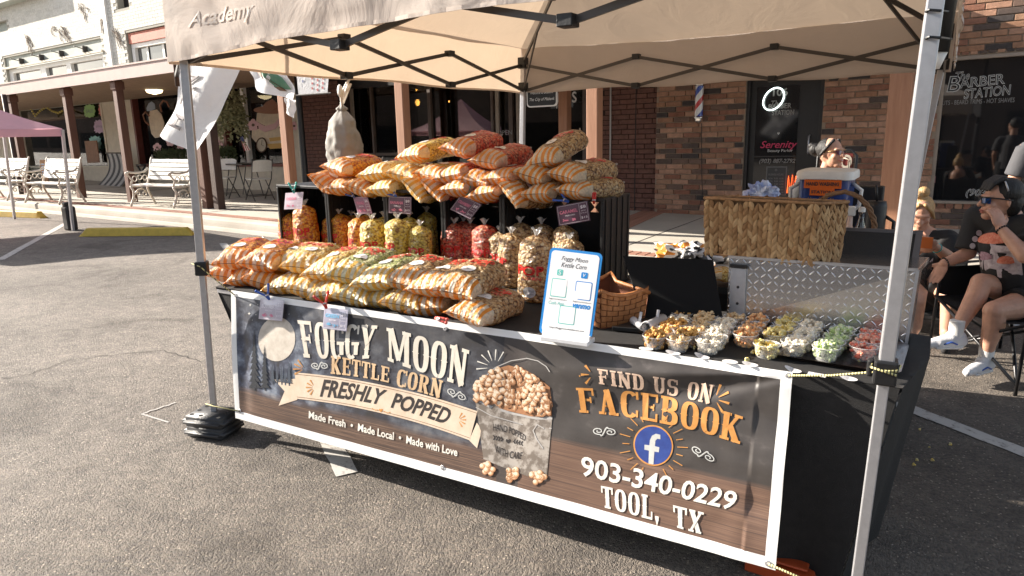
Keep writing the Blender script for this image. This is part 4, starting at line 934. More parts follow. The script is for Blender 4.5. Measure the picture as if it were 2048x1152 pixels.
def frm(u0, v0, u1, v1, nu, nv, nm, m, off=0):
    mb = MB(); mb.grid(lambda s, t: BS(u0+(u1-u0)*s, v0+(v1-v0)*t, off), nu, nv)
    for k in list(mb.uv): mb.uv[k] = tuple((u0+(u1-u0)*a, v0+(v1-v0)*b) for a, b in mb.uv[k])
    return mb.build(nm, m, ban, True)
frm(HU, HV, 1-HU, 1-HV*.75, 420, 120, 'printed_panel', M['ban'])
frm(0, 0, 1, HV, 200, 4, 'bottom_hem', M['white']); frm(0, 1-HV*.75, 1, 1, 200, 4, 'top_hem', M['white'])
frm(0, HV, HU, 1-HV*.75, 3, 40, 'left_hem', M['white']); frm(1-HU, HV, 1, 1-HV*.75, 3, 40, 'right_hem', M['white'])
# slab display alphabet (drawn stroke by stroke)
def slab(ch):
    """returns (width, polygons) in a unit-height box"""
    Pq = []; T, t = .23, .10
    def rect(x0, y0, x1, y1): Pq.append([(x0, y0), (x1, y0), (x1, y1), (x0, y1)])
    def serif(x, y, up): rect(x-.075, y if not up else y-t, x+T+.075, y+t if not up else y)
    def spur(x, y=.5, both=True):
        Pq.append([(x-.045, y), (x+T/2, y-.07), (x+T+.045, y), (x+T/2, y+.07)])
    def stem(x, top=True, bot=True, sp_=True):
        rect(x, 0, x+T, 1)
        if top: serif(x, 1, True)
        if bot: serif(x, 0, False)
        if sp_: spur(x)
    def seg(a, b, w0, w1=None):
        w1 = w1 or w0; dx, dy = b[0]-a[0], b[1]-a[1]; l = math.hypot(dx, dy); nx, ny = -dy/l, dx/l
        Pq.append([(a[0]-nx*w0/2, a[1]-ny*w0/2), (b[0]-nx*w1/2, b[1]-ny*w1/2), (b[0]+nx*w1/2, b[1]+ny*w1/2), (a[0]+nx*w0/2, a[1]+ny*w0/2)])
    def ring(cx, cy, rx, ry, a0=0, a1=360, n=28, tv=T, th=t, e=.75):
        f = lambda a, k: (cx+(rx-(tv if k else 0))*math.copysign(abs(math.cos(a))**e, math.cos(a)), cy+(ry-(th if k else 0))*math.copysign(abs(math.sin(a))**e, math.sin(a)))
        for i in range(n):
            a, b = R(a0+(a1-a0)*i/n), R(a0+(a1-a0)*(i+1)/n)
            Pq.append([f(a, 0), f(b, 0), f(b, 1), f(a, 1)])
    W = .72
    if ch == 'O': ring(W/2, .5, W/2, .5); spur(0); spur(W-T)
    elif ch == '0': ring(W/2, .5, W/2, .5)
    elif ch == 'F': stem(.08); rect(.31, .9, .68, 1); rect(.60, .70, .68, .9); rect(.31, .47, .55, .57); rect(.49, .40, .56, .64)
    elif ch == 'E': stem(.08); rect(.31, .9, .68, 1); rect(.60, .70, .68, .9); rect(.31, .46, .54, .55); rect(.49, .39, .55, .62); rect(.31, 0, .70, .1); rect(.62, .1, .70, .30)
    elif ch == 'L': stem(.08); rect(.31, 0, .68, .1); rect(.59, .1, .68, .34)
    elif ch == 'T': stem(.245, top=False); rect(0, .9, .72, 1); rect(0, .68, .085, .9); rect(.635, .68, .72, .9)
    elif ch == 'I': stem(.09); W = .41
    elif ch == 'G': ring(W/2, .5, W/2, .5, 48, 300, 24); rect(W-T, .12, W, .46); rect(W-T-.14, .40, W+.04, .49); rect(W-.1, .72, W, .98); spur(0)
    elif ch == 'C': ring(W/2, .5, W/2, .5, 42, 318, 24); rect(W-.1, .70, W, .99); rect(W-.1, .05, W-.01, .30); spur(0)
    elif ch == 'D': stem(.06); ring(.30, .5, .44, .5, -90, 90, 16); W = .76
    elif ch == 'U': rect(.06, .3, .06+T, 1); rect(.52, .3, .52+.18, 1); ring(.38, .34, .32, .34, 180, 360, 16, e=.85); serif(.06, 1, True); rect(.46, .9, .77, 1); spur(.06); W = .78
    elif ch == 'N': rect(.08, 0, .22, 1); rect(0, .9, .3, 1); rect(0, 0, .3, .1); rect(.62, 0, .76, 1); rect(.53, .9, .85, 1); seg((.17, 1), (.68, 0), .26); W = .86
    elif ch == 'M': rect(.08, 0, .2, 1); rect(0, .9, .3, 1); rect(0, 0, .28, .1); rect(.78, 0, 1.0, 1); rect(.70, .9, 1.08, 1); rect(.70, 0, 1.08, .1); seg((.20, 1), (.52, .12), .22); seg((.52, .12), (.84, 1), .12); W = 1.08
    elif ch == 'K': stem(.06); seg((.30, .44), (.62, .96), .12); seg((.36, .52), (.66, .04), .24); rect(.48, .9, .80, 1); rect(.46, 0, .84, .1); W = .84
    elif ch == 'X': seg((.14, .96), (.60, .04), .24); seg((.60, .96), (.14, .04), .12); rect(0, .9, .32, 1); rect(.46, .9, .76, 1); rect(0, 0, .32, .1); rect(.44, 0, .76, .1); W = .76
    elif ch == 'Y': seg((.14, .98), (.40, .42), .22); seg((.66, .98), (.40, .42), .12); rect(.29, 0, .51, .46); rect(.2, 0, .6, .1); rect(0, .9, .32, 1); rect(.5, .9, .8, 1); spur(.285, .28); W = .8
    elif ch == 'A': seg((.16, .02), (.38, .98), .11); seg((.60, .02), (.38, .98), .24); rect(.22, .28, .56, .37); rect(0, 0, .30, .1); rect(.42, 0, .82, .1); W = .82
    elif ch == 'R': stem(.06); ring(.30, .735, .40, .265, -90, 90, 14, th=.09); seg((.42, .48), (.62, .06), .22); rect(.48, 0, .80, .1); W = .8
    elif ch == 'P': stem(.06); ring(.30, .735, .40, .265, -90, 90, 14, th=.09); W = .72
    elif ch == 'B': stem(.06); ring(.30, .745, .38, .255, -90, 90, 14, th=.09); ring(.30, .27, .42, .27, -90, 90, 14, th=.09); W = .74
    elif ch == 'S': ring(.36, .73, .33, .27, 25, 270, 16, tv=.2, th=.1); ring(.36, .29, .36, .29, -155, 90, 16, tv=.22, th=.1); rect(.60, .68, .69, .98); rect(.02, .04, .11, .34); W = .74
    elif ch == ',': Pq.append([(.02, .1), (.14, -.2), (.24, .05), (.24, .2), (.02, .2)]); W = .26
    elif ch == ' ': W = .42
    return W, Pq
_lay = [0]
def quadmap(c):     # c = TL,TR,BL,BR image corners, bulge in pixels at top and bottom
    (tl, tr, bl, br), (bt, bb) = c
    def f(s, t):
        x = (tl[0]*(1-s)+tr[0]*s)*t+(bl[0]*(1-s)+br[0]*s)*(1-t); y = (tl[1]*(1-s)+tr[1]*s)*t+(bl[1]*(1-s)+br[1]*s)*(1-t)
        b_ = 4*s*(1-s); y -= b_*(bt*t+bb*(1-t)); return x, y
    return f
def onban(px, py, off): u, v = invb(px, py); return BS(u, v, off*.75+.0006)
def slabtext(s, corners, m, bulge=(0, 0), base=.0020, gap=.10, name='printed_lettering'):
    g = [slab(ch) for ch in s]; tot = sum(a[0] for a in g)+gap*(len(s)-1); f = quadmap((corners, bulge)); x = 0; k = 0
    for W, Pq in g:
        mb = MB()
        for poly in Pq:
            k += 1; pts = [onban(*f((x+a)/tot, b), base+(k % 12)*.00006) for a, b in poly]; mb.add(pts, [tuple(range(len(pts)))])
        if Pq: mb.build('printed_letter', m, ban)
        x += W+gap
    return None
def plaintext(s, corners, m, bulge=(0, 0), base=.0022, **k):
    f = quadmap((corners, bulge)); mb = MB(); put_text(mb, s, lambda x, y: onban(*f(x+.5, y+.5), base), w=1, h=1, **k); return mb.build('printed_lettering', m, ban)
def poly(pts, m, base=.001, name='printed_art', sub=0):
    mb = MB(); mb.add([onban(x, y, base) for x, y in pts], [tuple(range(len(pts)))]); return mb.build(name, m, ban)
def polyfan(cx, cy, pts, m, base, name='printed_art', mbx=None):
    mb = mbx if mbx is not None else MB(); big = max(math.hypot(x-cx, y-cy) for x, y in pts); K = max(1, int(big/7)); n = len(pts); v = [onban(cx, cy, base)]
    for q in range(1, K+1): v += [onban(cx+(x-cx)*q/K, cy+(y-cy)*q/K, base) for x, y in pts]
    fs = [(0, i+1, (i+1) % n+1) for i in range(n)]
    for q in range(K-1): fs += [(1+q*n+i, 1+(q+1)*n+i, 1+(q+1)*n+(i+1) % n, 1+q*n+(i+1) % n) for i in range(n)]
    mb.add(v, fs)
    return mb if mbx is not None else mb.build(name, m, ban)
def stroke(pts, wd, m, base=.0022, name='printed_flourish', mbx=None, taper=False):
    mb = mbx if mbx is not None else MB(); vs = []; n = len(pts)
    for i, p in enumerate(pts):
        a, b = pts[max(0, i-1)], pts[min(n-1, i+1)]; dx, dy = b[0]-a[0], b[1]-a[1]; l = math.hypot(dx, dy) or 1; w_ = wd*(1-.75*i/(n-1) if taper else 1)
        vs += [onban(p[0]-dy/l*w_, p[1]+dx/l*w_, base), onban(p[0]+dy/l*w_, p[1]-dx/l*w_, base)]
    mb.add(vs, [(2*i, 2*i+1, 2*i+3, 2*i+2) for i in range(n-1)]); return mb if mbx else mb.build(name, m, ban)
def pmat(name, c, c2=None, sc=40): return mat(name, c, .4, noise_amt=.12 if not c2 else 0, nscale=sc, col2=c2)
I_cream = pmat('ink_cream', (.62, .55, .45), (.70, .66, .58), 20); I_tan = pmat('ink_tan', (.52, .33, .17), (.68, .50, .32), 18); I_white = pmat('ink_white', (.72, .69, .62))
I_peach = pmat('ink_peach', (.62, .42, .30), (.70, .52, .40), 30); I_orange = pmat('ink_orange', (.48, .20, .045), (.62, .30, .09), 25); I_dark = pmat('ink_brown_black', (.035, .028, .026)); I_ribbon = pmat('ink_parchment', (.62, .47, .34), (.72, .60, .48), 14); I_line = pmat('ink_line', (.20, .10, .05)); I_grey = pmat('ink_grey_white', (.50, .50, .48))
I_moon = pmat('ink_moon', (.46, .40, .33), (.70, .64, .56), 16)
cx, cy = 557, 678; polyfan(cx, cy, [(cx+37*math.cos(a*.209), cy+44*math.sin(a*.209)) for a in range(30)], I_moon, .0008, 'printed_moon')
I_pine = pmat('ink_pine', (.030, .034, .042)); I_pine2 = pmat('ink_pine_far', (.06, .075, .10))
def pine(x, top, bot, hw, m):
    mb = MB(); n = 9
    for k in range(n):
        y0 = top+(bot-top)*k/n*.95; y1 = top+(bot-top)*(k+1.5)/n*.95; h = hw*(k+1.2)/n
        z_ = .0014+k*.00006; z_ += .002; mb.add([onban(x, y0, z_), onban(x-h, y1, z_), onban(x+h, y1, z_)], [(0, 1, 2)])
    mb.add([onban(x-1, bot-8, .0012), onban(x+1, bot-8, .0012), onban(x+1.5, bot+6, .0012), onban(x-1.5, bot+6, .0012)], [(0, 1, 2, 3)]); mb.build('printed_pine', m, ban)
for a in ((512, 658, 775, 13), (533, 688, 775, 10)): pine(*a, I_pine)
for a in ((549, 722, 762, 5), (558, 730, 762, 4), (567, 726, 763, 5), (582, 720, 765, 6), (574, 732, 764, 4)): pine(*a, I_pine2)
mb = MB()
for x, y, r_ in ((502, 610, 3), (500, 627, 3.4), (514, 629, 1.6), (517, 609, 1.6), (580, 628, 1.4), (507, 640, 1.2)):
    polyfan(x, y, [(x+(r_ if k % 2 == 0 else r_*.3)*math.cos(k*.785), y+(r_ if k % 2 == 0 else r_*.3)*math.sin(k*.785)) for k in range(8)], None, .0012, mbx=mb)
mb.build('printed_star', I_white, ban, kind='stuff')
slabtext('FOGGY', ((597, 640), (756, 651), (611, 714), (746, 716)), I_cream, (-1, 11-14)); slabtext('MOON', ((774, 655), (939, 701), (777, 721), (929, 774)), I_cream, (2, -1))
slabtext('KETTLE', ((665, 711), (781, 735), (664, 747), (779, 765)), I_tan, (2, 2)); slabtext('CORN', ((797, 737), (886, 762), (793, 772), (880, 797)), I_tan, (1, 1))
f = quadmap((((593, 744), (953, 823), (597, 797), (938, 881)), (12, 12))); mb = MB(); n = 24; vs = []
for i in range(n+1): vs += [onban(*f(i/n, 1), .0014), onban(*f(i/n, 0), .0014)]
mb.add(vs, [(2*i, 2*i+1, 2*i+3, 2*i+2) for i in range(n)]); mb.build('printed_ribbon', I_ribbon, ban)
poly([(594, 757), (551, 758), (572, 782), (559, 811), (597, 799)], I_ribbon, .0012, 'printed_ribbon_tail'); poly([(952, 846), (962, 860), (953, 897), (937, 881)], I_ribbon, .0012, 'printed_ribbon_tail')
mb = MB(); stroke([f(i/20, .93) for i in range(21)], .5, None, .0018, mbx=mb); stroke([f(i/20, .07) for i in range(21)], .5, None, .0018, mbx=mb); mb.build('printed_ribbon_line', I_line, ban, kind='stuff')
plaintext('FRESHLY', ((645, 757), (776, 780), (642, 793), (768, 811)), I_dark, (2, 2), shear=.25, offset=.028); plaintext('POPPED', ((787, 784), (904, 819), (782, 815), (893, 851)), I_dark, (2, 2), shear=.25, offset=.028)
plaintext('Made Fresh  \u2022  Made Local  \u2022  Made with Love', ((620, 821), (915, 897), (619, 836), (914, 913)), I_white, (0, 0), offset=.022)
def rays(cx, cy, a0, a1, n, r0, r1, m, wd=1.5):
    mb = MB()
    for k in range(n):
        a = R(a0+(a1-a0)*k/(n-1)); stroke([(cx+r1*math.cos(a), cy+r1*math.sin(a)), (cx+r0*math.cos(a), cy+r0*math.sin(a))], wd, None, .0024, mbx=mb, taper=True)
    mb.build('printed_rays', m, ban, kind='stuff')
rays(632, 774, 120, 240, 5, 5, 17, I_orange); rays(915, 840, -60, 60, 5, 4, 16, I_orange); rays(612, 737, 150, 235, 4, 4, 22, I_orange)
rays(988, 735, 175, 300, 6, 14, 36, I_white, 1.3); rays(1160, 752, 110, 250, 5, 2, 0.5, I_orange); rays(1186, 749, 130, 230, 3, 8, 24, I_orange, 2.6); rays(1430, 798, -70, 60, 4, 8, 30, I_orange, 2.6)
def spiral(cx, cy, sx, sy, rot, m, flip=1):
    pts = []
    for k in range(26): a = k*.36; r_ = .5*(1-k/30); pts.append((-.5+r_*math.cos(a+1.2), r_*math.sin(a+1.2)))
    pts2 = [(-p[0], -p[1]) for p in pts]; body = pts[::-1][-1:]+[(0, 0)]+pts2[:1]
    mb = MB(); cs, sn = math.cos(rot), math.sin(rot)
    for P_ in (pts, pts2): stroke([(cx+flip*(x*sx*cs-y*sy*sn), cy+(x*sx*sn+y*sy*cs)) for x, y in P_], 1.0, None, .0024, mbx=mb)
    e = pts[0]; q = [(e[0]*(1-t)-e[0]*t, e[1]*(1-t)-e[1]*t+.35*math.sin(2*math.pi*t)) for t in [i/12 for i in range(13)]]
    stroke([(cx+flip*(x*sx*cs-y*sy*sn), cy+(x*sx*sn+y*sy*cs)) for x, y in q], 1.3, None, .0024, mbx=mb); mb.build('printed_flourish', m, ban, kind='stuff')
spiral(642, 731, 17, 12, .1, I_grey); spiral(912, 789, 21, 13, .5, I_grey); spiral(1207, 864, 24, 14, .1, I_grey); spiral(1406, 908, 27, 14, .55, I_grey)
mb = MB(); polyfan(763, 820, [(763+4*math.sin(a)**3, 820-3.4*(math.cos(a)-.38*math.cos(2*a)-.15*math.cos(3*a))) for a in [k*.4 for k in range(16)]], None, .0024, mbx=mb); stroke([(745, 816), (752, 820), (757, 819)], .7, None, mbx=mb); stroke([(769, 822), (776, 826), (782, 824)], .7, None, mbx=mb); mb.build('printed_heart', I_orange, ban, kind='stuff')
I_tin = pmat('ink_tin', (.17, .14, .115), (.38, .34, .30), 26); e_ = [n_ for n_ in I_tin.node_tree.nodes if n_.type == 'VALTORGB'][0].color_ramp.elements; e_[0].position = .44; e_[1].position = .58; I_rust = pmat('ink_rust', (.16, .07, .03)); I_rim = pmat('ink_rim', (.42, .40, .38))
bk0 = [(947, 789), (1102, 834), (1103, 880), (1093, 962), (1040, 950), (985, 938), (963, 915)]
_bf = quadmap((((947, 789), (1102, 834), (966, 918), (1092, 962)), (-4, -4))); mb = MB(); mb.grid(lambda s, t: onban(*_bf(s, t), .0013), 16, 12, uv=False); mb.build('printed_bucket', I_tin, ban)
mb = MB(); stroke([(946, 788), (952, 800), (975, 813), (1020, 828), (1070, 838), (1102, 838)], 2.2, None, .0016, mbx=mb); stroke([(950, 815), (980, 832), (1040, 850), (1101, 858)], .8, None, .0016, mbx=mb); mb.build('printed_bucket_rim', I_rim, ban, kind='stuff')
stroke([(952, 778), (965, 757), (990, 735), (1020, 722), (1052, 717), (1075, 722), (1092, 733), (1099, 744)], .9, I_rim, .0030, 'printed_handle')
stroke([(1086, 858), (1072, 850), (1064, 862), (1072, 880), (1085, 898)], 1.0, I_rim, .003, 'printed_handle')
I_pop = [pmat('ink_popcorn_light', (.74, .60, .46)), pmat('ink_popcorn_mid', (.60, .38, .22)), pmat('ink_popcorn_deep', (.36, .17, .08))]
mbs = [MB(), MB(), MB()]; rr = random.Random(3); polyfan(1028, 790, [(950, 785), (965, 760), (990, 738), (1015, 731), (1045, 738), (1070, 752), (1098, 775), (1101, 805), (1101, 834), (1060, 834), (1010, 822), (965, 806)], I_pop[2], .0020, 'printed_popcorn_shade')
lay = 0
for k in range(230):
    x = rr.uniform(950, 1098); topy = 731+((x-1015)/75)**2*45; boty = 800+(x-950)*.22
    y = rr.uniform(topy+2, boty); 
    for j, (m_, rad, ox, oy) in enumerate(((2, 6.2, .8, 1.2), (1, 5.2, 0, 0), (0, 3.6, -1.1, -1.1))):
        polyfan(x+ox, y+oy, [(x+ox+rad*(1+.22*math.sin(a*3+k))*math.cos(a), y+oy+rad*(1+.22*math.sin(a*3+k))*math.sin(a)) for a in [q*.785 for q in range(8)]], None, .0040+k*.000022+(2-m_)*.000009, mbx=mbs[m_])
for cxx, cyy in ((975, 934), (1026, 950), (1076, 953)):
    for k in range(16):
        a = rr.uniform(0, 6.28); q = rr.uniform(0, 15); x, y = cxx+q*math.cos(a), cyy+q*.9*math.sin(a)
        for m_, rad, o_ in ((2, 6, 1), (1, 5, 0), (0, 3.5, -1)): polyfan(x+o_, y+o_, [(x+o_+rad*math.cos(b_*.785), y+o_+rad*math.sin(b_*.785)) for b_ in range(8)], None, .0040+k*.000022+(2-m_)*.000009, mbx=mbs[m_])
for m_, mb in enumerate(mbs): mb.build('printed_popcorn', I_pop[m_], ban, kind='stuff')
plaintext('HAND POPPED', ((984, 848), (1050, 872), (984, 862), (1048, 884)), I_dark, (5, 5), base=.0026, offset=.01); plaintext('WITH CARE', ((987, 888), (1044, 905), (989, 904), (1040, 918)), I_dark, (-5, -5), base=.0026, offset=.01)
mb = MB(); polyfan(1014, 883, [(1014+5*math.sin(a)**3, 883-4.4*(math.cos(a)-.38*math.cos(2*a)-.15*math.cos(3*a))) for a in [k*.4 for k in range(16)]], None, .0026, mbx=mb)
for s_ in (-1, 1):
    stroke([(1014+s_*9, 882+s_*2), (1014+s_*28, 880+s_*7)], .6, None, .0026, mbx=mb)
    for k in range(4): x = 1014+s_*(11+k*5); y = 882+s_*(2.5+k*1.2); stroke([(x, y), (x+s_*3, y-5)], 1, None, .0026, mbx=mb); stroke([(x, y), (x+s_*3, y+4)], 1, None, .0026, mbx=mb)
mb.build('printed_heart', I_dark, ban, kind='stuff')
slabtext('FIND US ON', ((1195, 737), (1428, 771), (1197, 768), (1421, 808)), I_peach, (1, 1)); slabtext('FACEBOOK', ((1150, 776), (1488, 834), (1156, 826), (1480, 888)), I_orange, (13, 11))
I_blue = pmat('ink_blue', (.025, .045, .20), (.035, .07, .27), 30); I_dot = pmat('ink_moon_dust', (.12, .11, .10), (.2, .19, .18), 8)
cx, cy = 1305.5, 891.5
polyfan(cx, cy, [(cx+40*math.cos(a*.131), cy+2*math.cos(a*.131)+41*math.sin(a*.131)) for a in range(48)], I_orange, .0014, 'printed_logo_ring'); polyfan(cx, cy, [(cx+37*math.cos(a*.131), cy+2*math.cos(a*.131)+38*math.sin(a*.131)) for a in range(48)], I_blue, .0018, 'printed_logo_disc')
fm = [(1296, 928), (1297, 902), (1288, 900), (1288, 890), (1298, 891), (1299, 881), (1303, 872), (1311, 868), (1320, 870), (1320, 879), (1314, 878), (1310, 882), (1309, 893), (1318, 895), (1317, 905), (1308, 904), (1306, 930)]
poly(fm, I_grey, .0024, 'printed_logo_letter')
mb = MB()
for k in range(22):
    a = k/22*2*math.pi
    if abs(math.cos(a)) < .25: continue
    stroke([(cx+48*math.cos(a), cy+50*math.sin(a)+3*math.cos(a)), (cx+(62 if k % 2 else 70)*math.cos(a), cy+(60 if k % 2 else 68)*math.sin(a)+4*math.cos(a))], .8, None, .002, mbx=mb)
mb.build('printed_rays', I_orange, ban, kind='stuff')
plaintext('903-340-0229', ((1161, 912), (1478, 984), (1161, 952), (1466, 1021)), I_white, (0, 0), offset=.018); slabtext('TOOL,', ((1201, 972), (1318, 995), (1204, 1014), (1318, 1043)), I_white, gap=.12); slabtext('TX', ((1346, 1010), (1408, 1025), (1349, 1053), (1402, 1068)), I_white, gap=.12)
for px, py in ((471, 590), (1577, 750), (1536, 1126), (480, 822), (885, 935), (890, 657)):
    u, v = invb(px, py); q = BS(u, v, .002); mb = MB(); Q = bnN.to_track_quat('Z', 'Y').to_matrix().to_4x4(); mb.lathe([(.004, 0), (.009, .001), (.010, 0)], q, 12, Q, cap=False); mb.build('grommet', M['steel'], ban, True)
def cord(name, pts, r, label, sag=0):
    o = MB(); o.tube(pts, r, 6); ob = o.build(name, M['rope'], smooth=True, loc=tuple(pts[0])); return props(ob, label, 'cord', 'cords tying the banner to the tent legs')
u, v = invb(1577, 750); q = BS(u, v, .004); c_ = fFR(.875)+Vector((-.0, -.032, 0))
cord('tie_cord', [q, q.lerp(c_, .5)+Vector((0, 0, -.006)), c_, c_+Vector((.03, 0, .005)), c_+Vector((.035, .05, .005)), c_+Vector((-.03, .055, .01)), c_+Vector((-.035, 0, .006)), c_+Vector((.03, -.004, -.006))], .0035, 'yellow and black cord tied round the right leg clamp, banner top corner')
u, v = invb(1536, 1126); q = BS(u, v, .004); cord('tie_cord', [q, aty(1600, 1155, .0), fFR(.05)], .0035, 'yellow and black cord from the lower right banner corner')
u, v = invb(471, 590); q = BS(u, v, .004); c_ = fFL(.89); cord('tie_cord', [q, q.lerp(c_, .5)-Vector((0, 0, .01)), c_+Vector((.03, -.03, 0)), c_+Vector((-.035, -.03, .01)), c_+Vector((-.035, .03, .01)), c_+Vector((.03, .03, 0))], .003, 'thin yellow cord tied to the left leg clamp above banner')
u, v = invb(480, 822); q = BS(u, v, .004); c_ = fFL(.155); cord('tie_cord', [q, c_+Vector((.03, -.02, 0)), c_+Vector((-.035, -.02, .0))], .003, 'thin yellow cord above the stacked plate weights')
q = atz(1500, 1145, 0); t = MB(); t.box((q.x-.02, q.y+.0, 0), (q.x+.20, q.y+.2, .04)); t.box((q.x, q.y+.02, .05), (q.x+.18, q.y+.18, .06)); o = t.build('foot_tray', mat('orange_plastic', (.42, .07, .02), .4, noise_amt=.1), loc=tuple(q), bevel=.008); props(o, 'orange plastic foot tray under the lower right banner corner', 'tray')
# POPCORN BAGS
def popmat(name, cols, gapc, white=.25, stripe=(.76, .27, .015)):
    """popcorn seen through glossy film: lumpy kernels, dark gaps, soft wrinkles and sharp glints"""
    m = mat(name, cols[0], .5, coat=.7); N, L, P = nodes(m); P.inputs['Coat Roughness'].default_value = .09
    tc = N.new('ShaderNodeTexCoord'); oi = N.new('ShaderNodeObjectInfo'); ad = N.new('ShaderNodeVectorMath'); ad.operation = 'MULTIPLY_ADD'; ad.inputs[1].default_value = (1, 1, 1)
    cb = N.new('ShaderNodeCombineXYZ'); mu = N.new('ShaderNodeMath'); mu.operation = 'MULTIPLY'; mu.inputs[1].default_value = 40; L.new(oi.outputs['Random'], mu.inputs[0]); L.new(mu.outputs[0], cb.inputs[0]); L.new(tc.outputs['Object'], ad.inputs[0]); L.new(cb.outputs[0], ad.inputs[2])
    wn = N.new('ShaderNodeTexNoise'); wn.inputs['Scale'].default_value = 60; L.new(ad.outputs[0], wn.inputs[0]); wa = N.new('ShaderNodeVectorMath'); wa.operation = 'MULTIPLY_ADD'; wa.inputs[1].default_value = (.012, .012, .012); L.new(wn.outputs['Color'], wa.inputs[0]); L.new(ad.outputs[0], wa.inputs[2])
    vo = N.new('ShaderNodeTexVoronoi'); vo.inputs['Scale'].default_value = 80; L.new(wa.outputs[0], vo.inputs[0])
    vs = N.new('ShaderNodeTexVoronoi'); vs.inputs['Scale'].default_value = 170; L.new(wa.outputs[0], vs.inputs[0])
    sp = N.new('ShaderNodeSeparateColor'); L.new(vo.outputs['Color'], sp.inputs[0])
    cr = N.new('ShaderNodeValToRGB'); e = cr.color_ramp.elements
    while len(e) < len(cols): e.new(.5)
    for i, c in enumerate(cols): e[i].position = i/(len(cols)-1); e[i].color = (*c, 1)
    L.new(sp.outputs[0], cr.inputs[0])
    g = N.new('ShaderNodeValToRGB'); g.color_ramp.elements[0].position = .42; g.color_ramp.elements[0].color = (1, 1, 1, 1); g.color_ramp.elements[1].position = .82; g.color_ramp.elements[1].color = (*gapc, 1); L.new(vo.outputs['Distance'], g.inputs[0])
    mm = N.new('ShaderNodeMix'); mm.data_type = 'RGBA'; mm.blend_type = 'MULTIPLY'; mm.inputs[0].default_value = 1; L.new(cr.outputs[0], mm.inputs[6]); L.new(g.outputs[0], mm.inputs[7])
    wb = N.new('ShaderNodeMath'); wb.operation = 'LESS_THAN'; wb.inputs[1].default_value = white; L.new(vs.outputs['Distance'], wb.inputs[0]); sp2 = N.new('ShaderNodeSeparateColor'); L.new(vs.outputs['Color'], sp2.inputs[0]); g2 = N.new('ShaderNodeMath'); g2.operation = 'MULTIPLY'; L.new(wb.outputs[0], g2.inputs[0]); L.new(sp2.outputs[0], g2.inputs[1])
    mw = N.new('ShaderNodeMix'); mw.data_type = 'RGBA'; L.new(g2.outputs[0], mw.inputs[0]); L.new(mm.outputs[2], mw.inputs[6]); mw.inputs[7].default_value = (.78, .70, .55, 1)
    uv = N.new('ShaderNodeUVMap'); su = N.new('ShaderNodeSeparateXYZ'); L.new(uv.outputs[0], su.inputs[0])
    wv = N.new('ShaderNodeMath'); wv.operation = 'MULTIPLY'; wv.inputs[1].default_value = 6.0; L.new(su.outputs[0], wv.inputs[0]); fr = N.new('ShaderNodeMath'); fr.operation = 'FRACT'; L.new(wv.outputs[0], fr.inputs[0]); st = N.new('ShaderNodeMath'); st.operation = 'LESS_THAN'; st.inputs[1].default_value = .5; L.new(fr.outputs[0], st.inputs[0])
    sc = N.new('ShaderNodeMix'); sc.data_type = 'RGBA'; L.new(st.outputs[0], sc.inputs[0]); sc.inputs[6].default_value = (.84, .78, .64, 1); sc.inputs[7].default_value = (.72, .27, .03, 1)
    sm = N.new('ShaderNodeMath'); sm.operation = 'LESS_THAN'; L.new(su.outputs[1], sm.inputs[0]); sm.inputs[1].default_value = .225
    mp_ = N.new('ShaderNodeMix'); mp_.data_type = 'RGBA'; mp_.inputs[0].default_value = .36; L.new(sc.outputs[2], mp_.inputs[6]); L.new(mw.outputs[2], mp_.inputs[7])
    stw = N.new('ShaderNodeMix'); stw.data_type = 'RGBA'; L.new(st.outputs[0], stw.inputs[0]); L.new(mp_.outputs[2], stw.inputs[6]); stw.inputs[7].default_value = (*stripe, 1)
    fin = N.new('ShaderNodeMix'); fin.data_type = 'RGBA'; L.new(sm.outputs[0], fin.inputs[0]); L.new(mw.outputs[2], fin.inputs[6]); L.new(stw.outputs[2], fin.inputs[7])
    a = N.new('ShaderNodeMath'); a.operation = 'LESS_THAN'; a.inputs[1].default_value = .0012; L.new(su.outputs[1], a.inputs[0]); fin2 = N.new('ShaderNodeMix'); fin2.data_type = 'RGBA'; L.new(a.outputs[0], fin2.inputs[0]); L.new(fin.outputs[2], fin2.inputs[6]); fin2.inputs[7].default_value = (.10, .04, .02, 1)
    L.new(fin2.outputs[2], P.inputs['Base Color'])
    b = N.new('ShaderNodeBump'); b.inputs['Strength'].default_value = .8; b.inputs['Distance'].default_value = .006; b.invert = True; L.new(vo.outputs['Distance'], b.inputs['Height']); L.new(b.outputs[0], P.inputs['Normal'])
    n2 = N.new('ShaderNodeTexNoise'); n2.inputs['Scale'].default_value = 26; n2.inputs['Detail'].default_value = 6; n2.inputs['Distortion'].default_value = 2.5; L.new(ad.outputs[0], n2.inputs[0]); b2 = N.new('ShaderNodeBump'); b2.inputs['Strength'].default_value = .9; b2.inputs['Distance'].default_value = .02; L.new(n2.outputs[0], b2.inputs['Height']); L.new(b.outputs[0], b2.inputs['Normal']); L.new(b2.outputs[0], P.inputs['Coat Normal'])
    tl_ = N.new('ShaderNodeBsdfTranslucent'); L.new(fin2.outputs[2], tl_.inputs[0]); mx = N.new('ShaderNodeMixShader'); mx.inputs[0].default_value = .30; L.new(P.outputs[0], mx.inputs[1]); L.new(tl_.outputs[0], mx.inputs[2]); L.new(mx.outputs[0], N['Material Output'].inputs[0])
    return m
